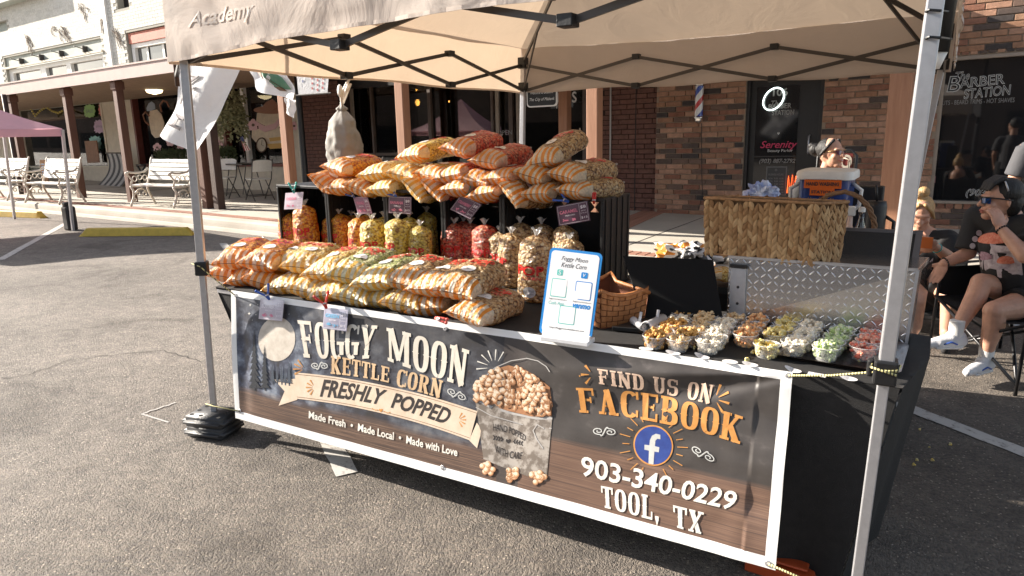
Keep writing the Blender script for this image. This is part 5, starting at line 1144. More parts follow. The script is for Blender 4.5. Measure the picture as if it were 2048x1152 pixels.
FLV = {
 'cheddar': popmat('cheddar_popcorn', [(.72, .24, .01), (.80, .36, .02), (.84, .50, .06), (.66, .18, .005)], (.42, .12, .01), .15),
 'butter': popmat('butter_popcorn', [(.84, .64, .20), (.86, .74, .36), (.82, .58, .12), (.86, .80, .54)], (.50, .28, .06), .24, (.80, .44, .06)),
 'banana': popmat('banana_popcorn', [(.78, .56, .06), (.74, .58, .16), (.82, .64, .10), (.74, .64, .34)], (.28, .16, .03), .20),
 'green': popmat('green_apple_popcorn', [(.62, .62, .26), (.42, .50, .14), (.78, .72, .46), (.34, .44, .09)], (.14, .16, .04), .28, (.78, .46, .07)),
 'strawberry': popmat('strawberry_popcorn', [(.66, .05, .02), (.72, .12, .05), (.74, .32, .18), (.54, .03, .015)], (.26, .02, .01), .20),
 'caramel': popmat('caramel_popcorn', [(.58, .36, .15), (.68, .50, .26), (.44, .22, .07), (.74, .62, .40)], (.17, .08, .03), .26)}
M['film'] = mat('clear_film', (.80, .78, .75), .12, alpha=.42, coat=1, bump=.6, bscale=40)
M['redprint'] = mat('red_print', (.55, .015, .01), .35, coat=.5)
M['sticker'] = mat('white_sticker', (.70, .68, .68), .4); M['stickerink'] = mat('sticker_ink', (.10, .09, .12), .5)
BAGL, BAGW, BAGT = .375, .100, .057           # half width, half thickness
def lying(seed):
    ph = seed*3.1
    def fn(s, t, lump=True, off=0):
        a = s*2*math.pi
        tt = min(1, t/.26); th = BAGT*(max(0, math.sin(tt*math.pi/2))**.5)
        nk = 1 if t < .80 else max(0, math.cos((t-.80)/.20*math.pi/2))**.7
        wd = BAGW*(1+.04*math.sin(t*7+ph))*(1.0-.10*math.exp(-((t-.14)/.1)**2)); wd *= (.14+.86*nk); th *= (.2+.8*nk)
        c, s_ = math.cos(a), math.sin(a)
        e = .72+.4*max(0, .3-t)/.3
        x = wd*math.copysign(abs(c)**.85, c); z = th*math.copysign(abs(s_)**e, s_)
        y = t*BAGL + .020*(c*c)*max(0, 1-t*5)*0 - .028*abs(c)**3*max(0, 1-t*4)
        p = Vector((x, y, z)); n_ = Vector((c/wd, 0, s_/max(th, .004))).normalized()
        d = off
        if lump:
            q = p*48+Vector((ph, 0, 0)); k = min(1, t*7)
            d += k*.0045*(noise.noise(q)) + k*.004*noise.noise(p*20+Vector((0, ph, 0)))
            d += .0035*math.sin(c*16+ph+noise.noise(p*14)*2)*math.exp(-t*7)*min(1, t*20)
            d += .008*noise.noise(p*9+Vector((0, 0, ph)))*min(1, t*4)
        return p+n_*d
    return fn
def upright(seed):
    ph = seed*2.3; H = .30
    def fn(s, t, lump=True, off=0):
        a = s*2*math.pi; c, s_ = math.cos(a), math.sin(a)
        r = .062*(1+.04*math.sin(t*5+ph)); r *= min(1, (t+.02)/.06)**.35
        if t > .84: r *= max(.13, max(0, math.cos((t-.84)/.16*math.pi/2))**.6)
        p = Vector((r*1.08*c, r*.88*s_, t*H)); d = off
        if lump: q = p*45+Vector((ph, 0, 0)); d += .0042*noise.noise(q)+.006*noise.noise(p*13+Vector((0, ph, 0)))+.002*math.sin(a*9+ph)*max(0, t-.7)*3
        return p+Vector((c, s_, 0))*d
    return fn
def bag_proto(kind, seed, flavor):
    fn = (lying if kind == 'lying' else upright)(seed); mb = MB()
    nu, nv = 56, 46
    g = []
    mb.grid(lambda s, t: fn(s, t**1.0 if kind != 'lying' else t**1.15), nu, nv)
    for k in list(mb.uv):
        nw = []
        for a, b in mb.uv[k]:
            aa = a*2*math.pi; xx = .5+.5*math.cos(aa) if kind == 'lying' else a*2; yy = (b**1.15) if kind == 'lying' else (b*.9+.31 if seed % 3 else b*.95+.24); nw.append((xx, yy))
        mb.uv[k] = tuple(nw)
    return mb, fn
def upleaf(mb, base, dirv, r0, ln, seed):
    rn = random.Random(seed); d = dirv.normalized(); x = d.orthogonal().normalized(); y = d.cross(x)
    def fn(s, t):
        a = s*2*math.pi; r = r0*(.5+.3*t+.9*t*t)*(1+.35*math.sin(a*5+seed)*t+.2*math.sin(a*9)*t)
        return base+d*(ln*t*(1+.25*math.sin(a*3+seed)))+(x*math.cos(a)+y*math.sin(a))*r
    mb.grid(fn, 30, 5, uv=False)
_pm = {}
def make_bag(kind, seed, flavor):
    key = (kind, seed, flavor)
    if key in _pm: return _pm[key]
    mb, fn = bag_proto(kind, seed, flavor); body = mb.mesh('bag_body', FLV[flavor], True)
    nk = MB()
    if kind == 'lying': upleaf(nk, fn(0, 1, False)*.0+Vector((0, BAGL-.004, 0)), Vector((.1, 1, .25)), .012, .036, seed)
    else: upleaf(nk, Vector((0, 0, .296)), Vector((.1, 0, 1)), .010, .032, seed)
    neck = nk.mesh('tied_neck', M['film'], True)
    tx = MB(); lb = MB(); li = MB()
    if kind == 'lying':
        def sm(x, y):          # top side of the pillow: x across, y along (0..1)
            c = max(-.98, min(.98, x)); cc = math.copysign(abs(c)**(1/.85), c); a = math.acos(cc); return fn(a/(2*math.pi), y, True, .0035)
        put_text(tx, 'POP', lambda x, y: sm(x, y), w=1.0, h=.15, cx=.05, cy=.68, offset=.03, spacing=1.0); put_text(tx, 'CORN', lambda x, y: sm(x, y), w=.7, h=.07, cx=.05, cy=.56, offset=.02)
        for m_, r_ in ((lb, .30),):
            v = [sm(-.1, .40)]+[sm(-.1+r_*math.cos(k*.35)*1.1, .40+.085*math.sin(k*.35)) for k in range(18)]; m_.add(v, [(0, i+1, (i+1) % 18+1) for i in range(18)])
        put_text(li, 'KETTLE', lambda x, y: sm(x, y)+Vector((0, 0, .001)), w=.36, h=.025, cx=-.1, cy=.42); put_text(li, 'CORN', lambda x, y: sm(x, y)+Vector((0, 0, .001)), w=.3, h=.025, cx=-.1, cy=.38)
    else:
        rot = {0: -.25, 1: -.31, 2: -.2, 3: -.27}[seed % 4]
        su = lambda x, y: fn(rot+x, y, True, .003)
        put_text(tx, 'POP', su, w=.27, h=.15, cx=0, cy=.50, offset=.03); put_text(tx, 'CORN', su, w=.17, h=.05, cx=.02, cy=.385, offset=.01)
        v = [su(0, .17)]+[su(.062*math.cos(k*.35), .17+.085*math.sin(k*.35)) for k in range(18)]; lb.add(v, [(0, i+1, (i+1) % 18+1) for i in range(18)])
        put_text(li, 'KETTLE', lambda x, y: fn(rot+x, y, True, .004), w=.09, h=.03, cx=0, cy=.19); put_text(li, 'CORN', lambda x, y: fn(rot+x, y, True, .004), w=.08, h=.03, cx=0, cy=.145)
    _pm[key] = (body, neck, tx.mesh('red_print', M['redprint']), lb.mesh('round_label', M['sticker']), li.mesh('label_lettering', M['stickerink'])); return _pm[key]
def bag(kind, flavor, seed, Mx, label, group, sc=1):
    body, neck, tx, lb, li = make_bag(kind, seed, flavor)
    t = bpy.data.objects.new('popcorn_bag', None); COL.objects.link(t); t.empty_display_size = .05; t.matrix_world = Mx @ Matrix.Scale(sc, 4); props(t, label, 'popcorn bag', group); ORG[t.name] = (Vector(), 0)
    for nm, me in (('bag_body', body), ('tied_neck', neck), ('red_print', tx), ('round_label', lb)):
        o = bpy.data.objects.new(nm, me); COL.objects.link(o); o.parent = t
        if nm == 'round_label':
            q = bpy.data.objects.new('label_lettering', li); COL.objects.link(q); q.parent = o
    return t
def lie(px, py, z, yaw, pitch=0, roll=0, y=None):
    """frame of a lying bag: seam centre at an image point, at height z (or on plane y); yaw turns its length from away (+Y) to the right"""
    yaw += 0
    P_ = atz(px, py, z) if y is None else aty(px, py, y)
    return Matrix.Translation(P_) @ Matrix.Rotation(-R(yaw), 4, 'Z') @ Matrix.Rotation(R(pitch), 4, 'X') @ Matrix.Rotation(R(roll), 4, 'Y')
FC = {'O': 'cheddar', 'B': 'butter', 'G': 'green', 'C': 'caramel', 'S': 'strawberry', 'N': 'banana'}
FD = {'O': 'orange cheddar', 'B': 'pale yellow butter', 'G': 'green apple', 'C': 'brown caramel', 'S': 'red strawberry', 'N': 'yellow banana'}
# front heap lying on the table : (seam px, py, height, yaw, pitch, roll, flavour, what singles it out)
front = [
 (446, 553, .050, 34, 0, 8, 'O', 'lowest far left bag of the front heap, beside tent leg'),
 (482, 560, .050, 34, 0, -8, 'O', 'second from left in the bottom row of the front heap'),
 (520, 566, .050, 36, 0, 14, 'O', 'third from left in the bottom row of the front heap'),
 (560, 575, .050, 34, 0, -6, 'B', 'bottom row of the front heap, above the blue clothespin'),
 (606, 583, .050, 36, 0, 6, 'B', 'bottom row of the front heap, right of the blue clothespin'),
 (652, 590, .050, 34, 0, -8, 'B', 'bottom row of the front heap, above the red clothespin'),
 (700, 598, .050, 34, 0, 8, 'G', 'bottom row of the front heap, right of the red clothespin'),
 (752, 604, .050, 36, 0, -5, 'G', 'bottom row of the front heap, under the right green bag'),
 (800, 610, .050, 34, 0, 6, 'B', 'bottom row of the front heap, left of the caramel bags'),
 (850, 618, .050, 38, 0, -8, 'C', 'bottom row of the front heap, under the left caramel bag'),
 (928, 634, .052, 44, 0, 6, 'C', 'nearest bag of all, front right of the heap'),
 (462, 527, .148, 38, 4, 0, 'O', 'leftmost of the upper row of the front heap'),
 (512, 530, .150, 40, 4, 5, 'O', 'second bag from left in the upper row of the front heap'),
 (556, 530, .150, 42, 4, -4, 'B', 'third bag from left in the upper row of the front heap'),
 (600, 535, .150, 44, 4, 4, 'B', 'fourth bag from left in the upper row of the front heap'),
 (640, 548, .150, 44, 3, -4, 'B', 'upper row of the front heap, directly left of green bags'),
 (690, 556, .150, 42, 4, 5, 'G', 'left of the two green bags on top of the front heap'),
 (742, 566, .152, 42, 4, -5, 'G', 'right of the two green bags on top of the front heap'),
 (800, 568, .150, 44, 5, 4, 'C', 'leftmost caramel bag on top of the front heap'),
 (850, 578, .152, 44, 4, -4, 'C', 'middle caramel bag on top of the front heap'),
 (906, 586, .152, 45, 4, 5, 'C', 'rightmost caramel bag on top of the front heap'),
]
GA, GB_, GC_ = 'popcorn bags heaped on the front of the table', 'popcorn bags piled on top of the crates', 'popcorn bags standing upright in the crates'
def vaz(px): return -31.9+math.degrees(math.atan((px-1024)/1404))
for i, (px, py, h, yw, pt, rl, f_, lab) in enumerate(front):
    yw = vaz(px)+(24+(i*5 % 9) if i < 11 else 25+9*(px/906))+{10: 4, 16: -4, 17: 6}.get(i, 0)
    bag('lying', FC[f_], 1+i % 3, lie(px, py, TZ+h*.86+.006*math.sin(i*3.3), yw+6*math.sin(i*2.1), pt+2*math.sin(i*1.3), rl*1.3), FD[f_]+' bag, '+lab, GA, .95 if i < 11 else 1.02)
CT = 1.20                      # top of the crates
CY = .98
topp = [
 (640, 368, .05, 24, 0, 40, 'O', 'tilted lowest bag at the far left of the crate pile'),
 (672, 376, .05, 30, 0, -6, 'O', 'second from left in the lowest row on the crates'),
 (712, 378, .05, 30, 0, 20, 'O', 'lowest row on the crates, left of the dark blue clothespin'),
 (758, 378, .05, 30, 0, -5, 'B', 'lowest row on the crates, above the curled card'),
 (824, 380, .045, 24, 0, 48, 'B', 'steeply tilted in the lowest row, beside the banana card'),
 (863, 380, .045, 24, 0, 44, 'S', 'tilted in the lowest row, right of the banana card'),
 (905, 378, .05, 30, 0, -5, 'S', 'lowest row on the crates, left of the teal clothespin'),
 (962, 388, .05, 30, 0, -12, 'S', 'lowest row on the crates, right of the teal clothespin'),
 (1018, 390, .045, 24, 0, 46, 'C', 'tilted with its corner hanging over the crate edge'),
 (1070, 388, .05, 32, 0, -4, 'C', 'lowest row on the crates, left of the bright blue clothespin'),
 (1138, 382, .05, 40, 0, 2, 'C', 'lowest row at the far right end of the crate pile'),
 (666, 338, .145, 44, 4, 10, 'O', 'upper row, far left, pointing right below the hanging sack'),
 (742, 348, .148, 34, 2, -8, 'B', 'second row, left of centre on the crate pile'),
 (800, 350, .14, 30, 0, 8, 'B', 'second row, under the top butter bag'),
 (856, 350, .145, 30, 0, 6, 'N', 'second row, right of the top butter bag'),
 (896, 352, .14, 28, 0, -12, 'S', 'second row, under the highest strawberry bag'),
 (945, 362, .14, 30, 0, 6, 'S', 'second row, small gap left of centre strawberry bags'),
 (994, 356, .145, 34, 0, -6, 'S', 'second row, directly under the second highest strawberry bag'),
 (1056, 352, .14, 30, 0, 14, 'C', 'second row, left of the two big caramel bags'),
 (1122, 352, .15, 40, 3, 8, 'C', 'second row, right side, big striped end facing out'),
 (818, 312, .235, 46, 8, -6, 'N', 'top row, leftmost, pointing up right'),
 (908, 300, .245, 44, 8, 8, 'S', 'highest bag of the whole pile'),
 (968, 324, .235, 44, 6, 6, 'S', 'top row, just right of and below the highest one'),
 (1082, 326, .240, 36, 20, -8, 'C', 'top row, rightmost, leaning steeply up right'),
]
for i, (px, py, h, yw, pt, rl, f_, lab) in enumerate(topp):
    yw = vaz(px)+34+{0: -8, 11: 16, 8: 6, 10: 12, 19: 10, 20: 12, 21: 8, 22: 6, 23: 0, 4: -4, 5: -4}.get(i, (i*7) % 11-5)
    yy = CY-.07+(.03 if h > .1 else 0)+(.05 if h > .2 else 0)
    Mx = lie(px, py, 0, yw, pt, rl, y=yy); Mx.translation.z = CT+h*1.02 if False else Mx.translation.z
    bag('lying', FC[f_], 1+i % 3, Mx, FD[f_]+' bag, '+lab, GB_, .92 if h < .1 else .98)
stand = [ (672, 430, 1.16, 'O', .95, 'at the far left of the second crate'), (742, 424, 1.14, 'O', .98, 'behind and left of the first banana bag'), (780, 428, 1.10, 'N', 1.0, 'between the left and middle banana bags'), (829, 428, 1.08, 'N', 1.0, 'between the middle and right banana bags'), (933, 436, 1.16, 'S', 1.0, 'second from left in the strawberry crate'), (1012, 462, 1.04, 'C', .98, 'leftmost in the caramel crate'),
 (588, 425, 1.10, 'O', 1.0, 'leftmost in the far left crate'), (604, 415, 1.20, 'O', .95, 'behind the front pair of the far left crate'), (620, 404, 1.06, 'O', 1.05, 'right in the far left crate'),
 (690, 422, 1.10, 'O', 1.0, 'left in the second crate'), (712, 425, 1.20, 'O', .95, 'at the back of the second crate'), (727, 430, 1.02, 'O', .98, 'between orange and banana bags'),
 (757, 432, .95, 'N', .98, 'left of the three banana bags'), (803, 430, .93, 'N', 1.02, 'middle of the three banana bags'), (850, 445, .96, 'N', .95, 'right of the three banana bags'), (864, 418, 1.22, 'N', .95, 'at the back behind the banana bags'),
 (917, 440, 1.08, 'S', 1.0, 'leftmost in the strawberry crate'), (949, 440, 1.12, 'S', .95, 'middle of the strawberry crate'), (981, 442, 1.04, 'S', 1.0, 'rightmost in the strawberry crate'),
 (1032, 462, .92, 'C', 1.05, 'front left of the caramel crate'), (1080, 460, .70, 'C', 1.03, 'directly behind the payment sign'),
 (1052, 438, 1.12, 'C', 1, 'at the back left of the caramel crate'), (1092, 440, 1.15, 'C', 1, 'at the back centre of the caramel crate'), (1138, 442, 1.10, 'C', 1, 'at the back right of the caramel crate'), (1150, 470, .98, 'C', .98, 'in the caramel crate, right of the payment sign'),
]
for i, (px, ty, yy, f_, sc, lab) in enumerate(stand):
    P_ = aty(px, ty-3, yy); ht = (P_.z-TZ)/.325; sc *= 1.15
    Mx = Matrix.Translation((P_.x, yy-.05, TZ+.002)) @ Matrix.Rotation(R(-25+(i*37 % 50)-10), 4, 'Z') @ Matrix.Rotation(R(2*math.sin(i*2)), 4, 'Y') @ Matrix.Diagonal((1, 1, max(.75, min(1.5, ht/sc)), 1))
    bag('upright', FC[f_], i % 4, Mx, FD[f_]+' bag standing '+lab, GC_, sc)
# CRATES
M['crate'] = mat('black_crate_plastic', (.012, .012, .013), .42, noise_amt=.2, bump=.1, bscale=60)
ex = [aty(x, 400, CY).x for x in (556, 655, 772, 887, 1005, 1209)]
CD = .33
def crate(x0, x1, label):
    t = thing('milk_crate', label, 'crate', ((x0+x1)/2, CY, TZ), 'black plastic crates standing in a row on the table'); x0 += .004; x1 -= .004; h = CT-TZ; w_ = .012
    def panel(name, mk):
        mb = MB(); mk(mb); mb.build(name, M['crate'], t, bevel=.002)
    for xs_, nm in ((x0, 'side_wall'), (x1-w_, 'side_wall')):
        mb = MB(); mb.box((xs_, CY, TZ+.002), (xs_+w_, CY+CD, CT-.002))
        for k in range(5): yy = CY+.02+k*.07; mb.box((xs_-.004, yy, TZ+.01), (xs_+w_+.004, yy+.014, CT-.01))
        mb.build(nm, M['crate'], t)
    mb = MB(); mb.box((x0+w_, CY, CT-.016), (x1-w_, CY+CD, CT-.002)); mb.build('top_wall', M['crate'], t)
    mb = MB(); mb.box((x0+w_, CY, TZ+.002), (x1-w_, CY+CD, TZ+.014)); mb.build('bottom_wall', M['crate'], t)
    mb = MB(); nx = 3; r_ = .017; za, zb2 = CT-.11, CT-.055; yb = CY+CD-.012
    mb.box((x0+w_, yb, TZ+.014), (x1-w_, yb+.01, za)); mb.box((x0+w_, yb, zb2), (x1-w_, yb+.01, CT-.016)); cell = (x1-x0-2*w_)/nx
    for k in range(nx):
        cx = x0+w_+cell*(k+.5); cz = (za+zb2)/2; n = 16; vs = []
        for q in range(n):
            a = 2*math.pi*q/n+math.pi/4; ca, sa = math.cos(a), math.sin(a); m_ = max(abs(ca)/(cell/2), abs(sa)/((zb2-za)/2)); vs += [Vector((cx+ca/m_, yb, cz+sa/m_)), Vector((cx+ca*r_, yb, cz+sa*r_)), Vector((cx+ca*r_, yb+.01, cz+sa*r_))]
        fs = []
        for q in range(n): a, b = q*3, ((q+1) % n)*3; fs += [(a, b, b+1, a+1), (a+1, b+1, b+2, a+2)]
        mb.add(vs, fs)
    mb.build('back_wall', M['crate'], t)
    mb = MB()
    for z in (CT-.018, TZ+.004): mb.box((x0-.003, CY-.008, z), (x1+.003, CY-.0005, z+.018))
    for x in (x0-.003, x1-.013): mb.box((x, CY-.008, TZ+.022), (x+.016, CY-.0005, CT-.018))
    mb.build('front_rim', M['crate'], t, bevel=.003)
cl_ = ['leftmost black crate holding three orange cheddar bags', 'second black crate from the left holding orange cheddar bags', 'black crate holding yellow banana popcorn bags', 'black crate holding red strawberry popcorn bags', 'rightmost black crate holding caramel popcorn bags']
for k in range(5): crate(ex[k], ex[k+1], cl_[k])
# PRICE CARDS WITH CLOTHESPINS
M['card'] = mat('plum_price_card', (.10, .05, .085), .45); M['cardink'] = mat('card_ink_white', (.72, .68, .72), .5); M['cardpink'] = mat('card_ink_pink', (.62, .18, .28), .5); M['cardblue'] = mat('card_ink_blue', (.10, .34, .55), .5)
M['cardglare'] = mat('glare_price_card', (.62, .52, .60), .25, coat=1); M['cardgrey'] = mat('grey_price_card', (.34, .33, .42), .25, coat=1)  # cardglare: sun glare painted into the plum card colour
def card(c, wv, hv, title, cm, tm, label, clipcol, clippx, price=True):
    """c top-left corner; wv and hv edge vectors"""
    c, wv, hv = Vector(c), Vector(wv), Vector(hv); n_ = wv.cross(hv).normalized()
    if n_.dot(CAM-c) < 0: n_ = -n_
    t = thing('price_card', label, 'price card', tuple(c), 'flavour price cards clipped on the stall')
    f = lambda x, y, o=0: c+wv*x+hv*y+n_*(o+.004*math.sin(math.pi*x)*math.sin(math.pi*y))
    mb = MB(); mb.grid(lambda s, q: f(s, q), 10, 10, uv=False); mb.build('card_face', cm, t)
    bd = MB()
    for a, b in (((.04, .05), (.96, .05)), ((.96, .05), (.96, .95)), ((.96, .95), (.04, .95)), ((.04, .95), (.04, .05)), ((.72, .10), (.72, .9))):
        p, q = f(*a, .0012), f(*b, .0012); d = (q-p).normalized().cross(n_)*.0006; mid = [f(a[0]+(b[0]-a[0])*k/6, a[1]+(b[1]-a[1])*k/6, .0012) for k in range(7)]; bd.add([v for m_ in mid for v in (m_-d, m_+d)], [(2*k, 2*k+1, 2*k+3, 2*k+2) for k in range(6)])
    bd.build('border', M['cardink'], t, kind='stuff')
    mb = MB(); put_text(mb, title, lambda x, y: f(x, .36-y, .0014), w=.58, h=.17, cx=.38, cy=0, offset=.03); mb.build('title_lettering', tm, t)
    mb = MB(); put_text(mb, 'POPCORN', lambda x, y: f(x, .56-y, .0014), w=.3, h=.07, cx=.42, cy=0, offset=.01)
    if price: put_text(mb, '$8', lambda x, y: f(x, .26-y, .0014), w=.17, h=.17, cx=.84, cy=0, offset=.02); put_text(mb, 'EACH', lambda x, y: f(x, .44-y, .0014), w=.14, h=.05, cx=.84, cy=0); put_text(mb, 'OR TWO FOR', lambda x, y: f(x, .56-y, .0014), w=.19, h=.05, cx=.84, cy=0); put_text(mb, '$15', lambda x, y: f(x, .78-y, .0014), w=.19, h=.12, cx=.84, cy=0, offset=.01)
    mb.build('card_lettering', M['cardink'], t)
    mb = MB(); rn = random.Random(len(title))
    for cx_ in (.26, .52):
        for k in range(9): a, r_ = rn.uniform(0, 6.28), rn.uniform(0, .09); x, y = cx_+r_*1.3*math.cos(a), .78+r_*.8*math.sin(a); mb.add([f(x, y, .0015+k*.00004)]+[f(x+.028*math.cos(q*1.05), y+.035*math.sin(q*1.05), .0015+k*.00004) for q in range(6)], [(0, i+1, (i+1) % 6+1) for i in range(6)])
    mb.build('card_picture', M['cardpink'] if tm is not M['cardblue'] else M['cardblue'], t, kind='stuff')
    return t, n_
def pin(p, d, col, label, ln=.06, spread=.35):
    """spring clothespin: two arms crossing at the coil, jaws pointing along d"""
    p = Vector(p); d = Vector(d).normalized(); vw = (CAM-p).normalized(); s = d.cross(vw).normalized()
    t = thing('clothespin', label, 'clothespin', tuple(p), 'plastic clothespins holding price cards')
    for k in (-1, 1):
        mb = MB(); a = p-d*ln*.62+s*k*ln*spread; b = p+s*k*ln*.08; c = p+d*ln*.38+s*k*ln*.03
        mb.tube([a, a.lerp(b, .5)+s*k*.001, b, c], [.0062, .0052, .0055, .0030], 8); mb.ball(a, .0072, 8, 6); mb.build('arm', col, t, True)
    mb = MB(); mb.tube([p+vw*.006+s*.008, p+vw*.006-s*.008], .0035, 8); mb.tube([p+vw*.006-s*.008, p+d*.012-s*.004+vw*.005], .001, 5); mb.build('spring', M['steel'], t, True)
def pcol(n_, c): return mat(n_, c, .3, coat=.4)
PB, PR, PT_, PD = pcol('blue_plastic', (.01, .08, .42)), pcol('red_plastic', (.60, .03, .02)), pcol('teal_plastic', (.02, .36, .33)), pcol('navy_plastic', (.02, .05, .22))
def pxcard(tl, tr, bl, yp, *a, **k):
    A, B, C = aty(*tl, yp), aty(*tr, yp), aty(*bl, yp); return card(A, B-A, C-A, *a, **k)
yc = CY-.014
pxcard((571, 386), (607, 384), (568, 419), yc, 'CHEDDAR', M['cardglare'], M['cardpink'], 'sun bleached pale price card on the leftmost crate', PT_, None)
pin(aty(587, 379, yc-.01), (.1, 0, -1), PT_, 'teal clothespin on the leftmost crate', .065)
pxcard((706, 394), (735, 393), (716, 428), yc, 'ORANGE', mat('curled_card', (.28, .13, .20), .4), M['cardpink'], 'curled plum price card on the second crate', PD, None)
pin(aty(705, 391, yc-.012), (.8, 0, -.5), PD, 'navy clothespin beside the curled price card', .06)
pxcard((777, 392), (823, 394), (777, 426), yc, 'BANANA', M['card'], M['cardpink'], 'dark plum banana popcorn price card, eight dollars', PB, None)
pin(aty(788, 389, yc-.012), (.9, 0, -.5), PB, 'royal blue clothespin above the banana card', .06)
pxcard((922, 389), (964, 409), (900, 419), yc-.004, 'STRAWBERRY', M['card'], M['cardpink'], 'tilted plum strawberry popcorn price card', PT_, None)
pin(aty(935, 382, yc-.014), (.05, 0, -1), PT_, 'teal clothespin above the strawberry card', .065)
pxcard((1112, 413), (1175, 401), (1118, 452), yc-.02, 'CARAMEL', M['card'], M['cardpink'], 'plum caramel corn price card on the rightmost crate', PB, None)
pin(aty(1128, 399, yc-.03), (.9, 0, -.4), PB, 'bright blue clothespin above the caramel card', .075)
pin(aty(1188, 400, yc-.01), (0, 0, -1), PR, 'red clothespin on the rightmost crate corner', .05, .1)
def bcard(tlx, trx, blx, title, cm, tm, label, off=.02):
    A, B, C = (BS(*invb(*q), off) for q in (tlx, trx, blx)); card(A, B-A, C-A, title, cm, tm, label, None, None)
bcard((528, 596), (575, 600), (526, 637), 'BUTTER', mat('pale_butter_card', (.55, .50, .56), .2, coat=1), M['cardink'], 'pale butter price card hanging over the printed moon')  # card coloured paler than the plum ones
bcard((655, 614), (703, 619), (653, 656), 'GREEN', M['cardgrey'], M['cardblue'], 'grey green-apple price card above the letters of FOGGY')
pin(BS(*invb(545, 590), .035), (.5, 0, -.6), PB, 'blue clothespin on the banner top near the moon', .07, .45)
pin(BS(*invb(660, 606), .035), (.35, 0, -.8), PR, 'red clothespin on the banner top above FOGGY', .07, .45)
pin(BS(*invb(888, 637), .035), (-1, 0, .1), mat('pink_red_plastic', (.62, .10, .08), .3), 'red clothespin lying on the banner edge under the front caramel bag', .06, .12)
# PAYMENT SIGN
zt = TZ+.02
A, B = atz(1078, 666, zt), atz(1183, 680, zt); C_, D_ = aty(1101, 494, A.y+.07), aty(1206, 507, B.y+.07)
qs = thing('payment_sign', 'white payment sign with blue border on stand beside caramel bags', 'sign', tuple(A))
qn = (B-A).cross(C_-A).normalized(); qn = qn if qn.dot(CAM-A) > 0 else -qn
qf = lambda x, y, o=0: (A*(1-x)+B*x)*(1-y)+(C_*(1-x)+D_*x)*y+qn*o
def qpanel(x0, y0, x1, y1, r, o0, o1, m, nm, asp=1.62):
    P_ = rrect(x0, y0*asp, x1, y1*asp, r); n = len(P_); mb = MB(); mb.add([qf(x, y/asp, o0) for x, y in P_]+[qf(x, y/asp, o1) for x, y in P_], [tuple(range(n)), tuple(reversed(range(n, 2*n)))]+[(i, n+i, n+(i+1) % n, (i+1) % n) for i in range(n)]); return mb.build(nm, m, qs)
M['qblue'] = mat('sign_blue', (.02, .22, .58), .3, coat=.5); M['qteal'] = mat('sign_teal', (.12, .50, .46), .35); M['qink'] = mat('sign_ink', (.03, .03, .035), .4); M['qwhite'] = mat('sign_white', (.78, .78, .79), .25, coat=.4)
qpanel(0, 0, 1, 1, .09, .002, -.003, M['qblue'], 'blue_border'); qpanel(.045, .03, .955, .97, .07, .0028, .0021, M['qwhite'], 'white_face')
def qtext(s, x, y, w_, h_, m, **k): mb = MB(); put_text(mb, s, lambda a, b: qf(a, b, .0034), w=w_, h=h_, cx=x, cy=y, **k); mb.build('lettering', m, qs)
qtext('Foggy Moon', .50, .885, .50, .062, M['qink'], shear=.35); qtext('Kettle Corn', .50, .818, .48, .055, M['qink'], shear=.35)
qpanel(.20, .69, .31, .76, .02, .0036, .0029, M['qteal'], 'app_icon'); qpanel(.66, .69, .78, .76, .02, .0036, .0029, M['qblue'], 'app_icon')
mb = MB(); put_text(mb, 'S', lambda a, b: qf(a, b, .0040), w=.05, h=.05, cx=.255, cy=.725); mb.build('icon_letter', M['qwhite'], qs); mb = MB(); put_text(mb, 'V', lambda a, b: qf(a, b, .0040), w=.05, h=.04, cx=.72, cy=.725, shear=.2, offset=.02); mb.build('icon_letter', M['qwhite'], qs)
for x0, y0, m_ in ((.12, .44, M['qteal']), (.58, .44, M['qblue']), (.34, .14, M['qteal'])):
    qpanel(x0, y0, x0+.31, y0+.215, .03, .0032, .0029, m_, 'code_frame'); qpanel(x0+.015, y0+.01, x0+.295, y0+.205, .022, .0036, .0033, M['qwhite'], 'code_field')
qtext('Cash App', .26, .365, .30, .05, M['qteal'], shear=.1); qtext('venmo', .74, .365, .33, .05, M['qblue'], shear=.25, offset=.04)
qtext('foggymoonkettlecorn', .28, .415, .34, .018, M['qink'], shear=.2, offset=.01); qtext('foggymoonkettlecorn', .74, .415, .34, .018, M['qink'], shear=.2, offset=.01); qtext('https://foggymoonkettlecorn.com', .52, .085, .66, .028, M['qink'], offset=.012)
mb = MB(); q = A.lerp(B, .5); dx = (B-A).normalized(); mb.bar(A+dx*.02+Vector((0, 0, -.008)), B-dx*.0+Vector((0, 0, -.008)), .075, .018); mb.bar(A+dx*.02-Vector((0, .008, -.006)), B-dx*.0-Vector((0, .008, -.006)), .016, .02); mb.build('sign_base', M['qwhite'], qs, bevel=.003)
# SMALL SPLINT BASKET
M['splint'] = mat('orange_brown_splint', (.36, .13, .04), .5, col2=(.52, .22, .08), nscale=30, bump=.3)
bs = thing('splint_basket', 'small orange brown splint basket behind the payment sign', 'basket', (1.95, .50, TZ))
p0, p1 = Vector((1.985, .375, TZ)), Vector((2.10, .545, TZ)); dirr = (p1-p0).normalized(); left_ = Vector((-dirr.y, dirr.x, 0)); Ls = .21; Hb = .125
cs_ = [p0, p1, p1+left_*.26, p0+left_*.26]; flare = 1.10; cc = (cs_[0]+cs_[2])/2
def wallpt(i, s, t): 
    a, b = cs_[i], cs_[(i+1) % 4]; p = a.lerp(b, s); q = cc+(p-cc)*(1+(flare-1)*t); return Vector((q.x, q.y, TZ+.003+Hb*t+ (.03*abs(2*s-1)**2*t if i in (0, 2) else 0)))
mb = MB()
for i in range(4): mb.grid(lambda s, t, i=i: wallpt(i, s, t), 8, 6, uv=False)
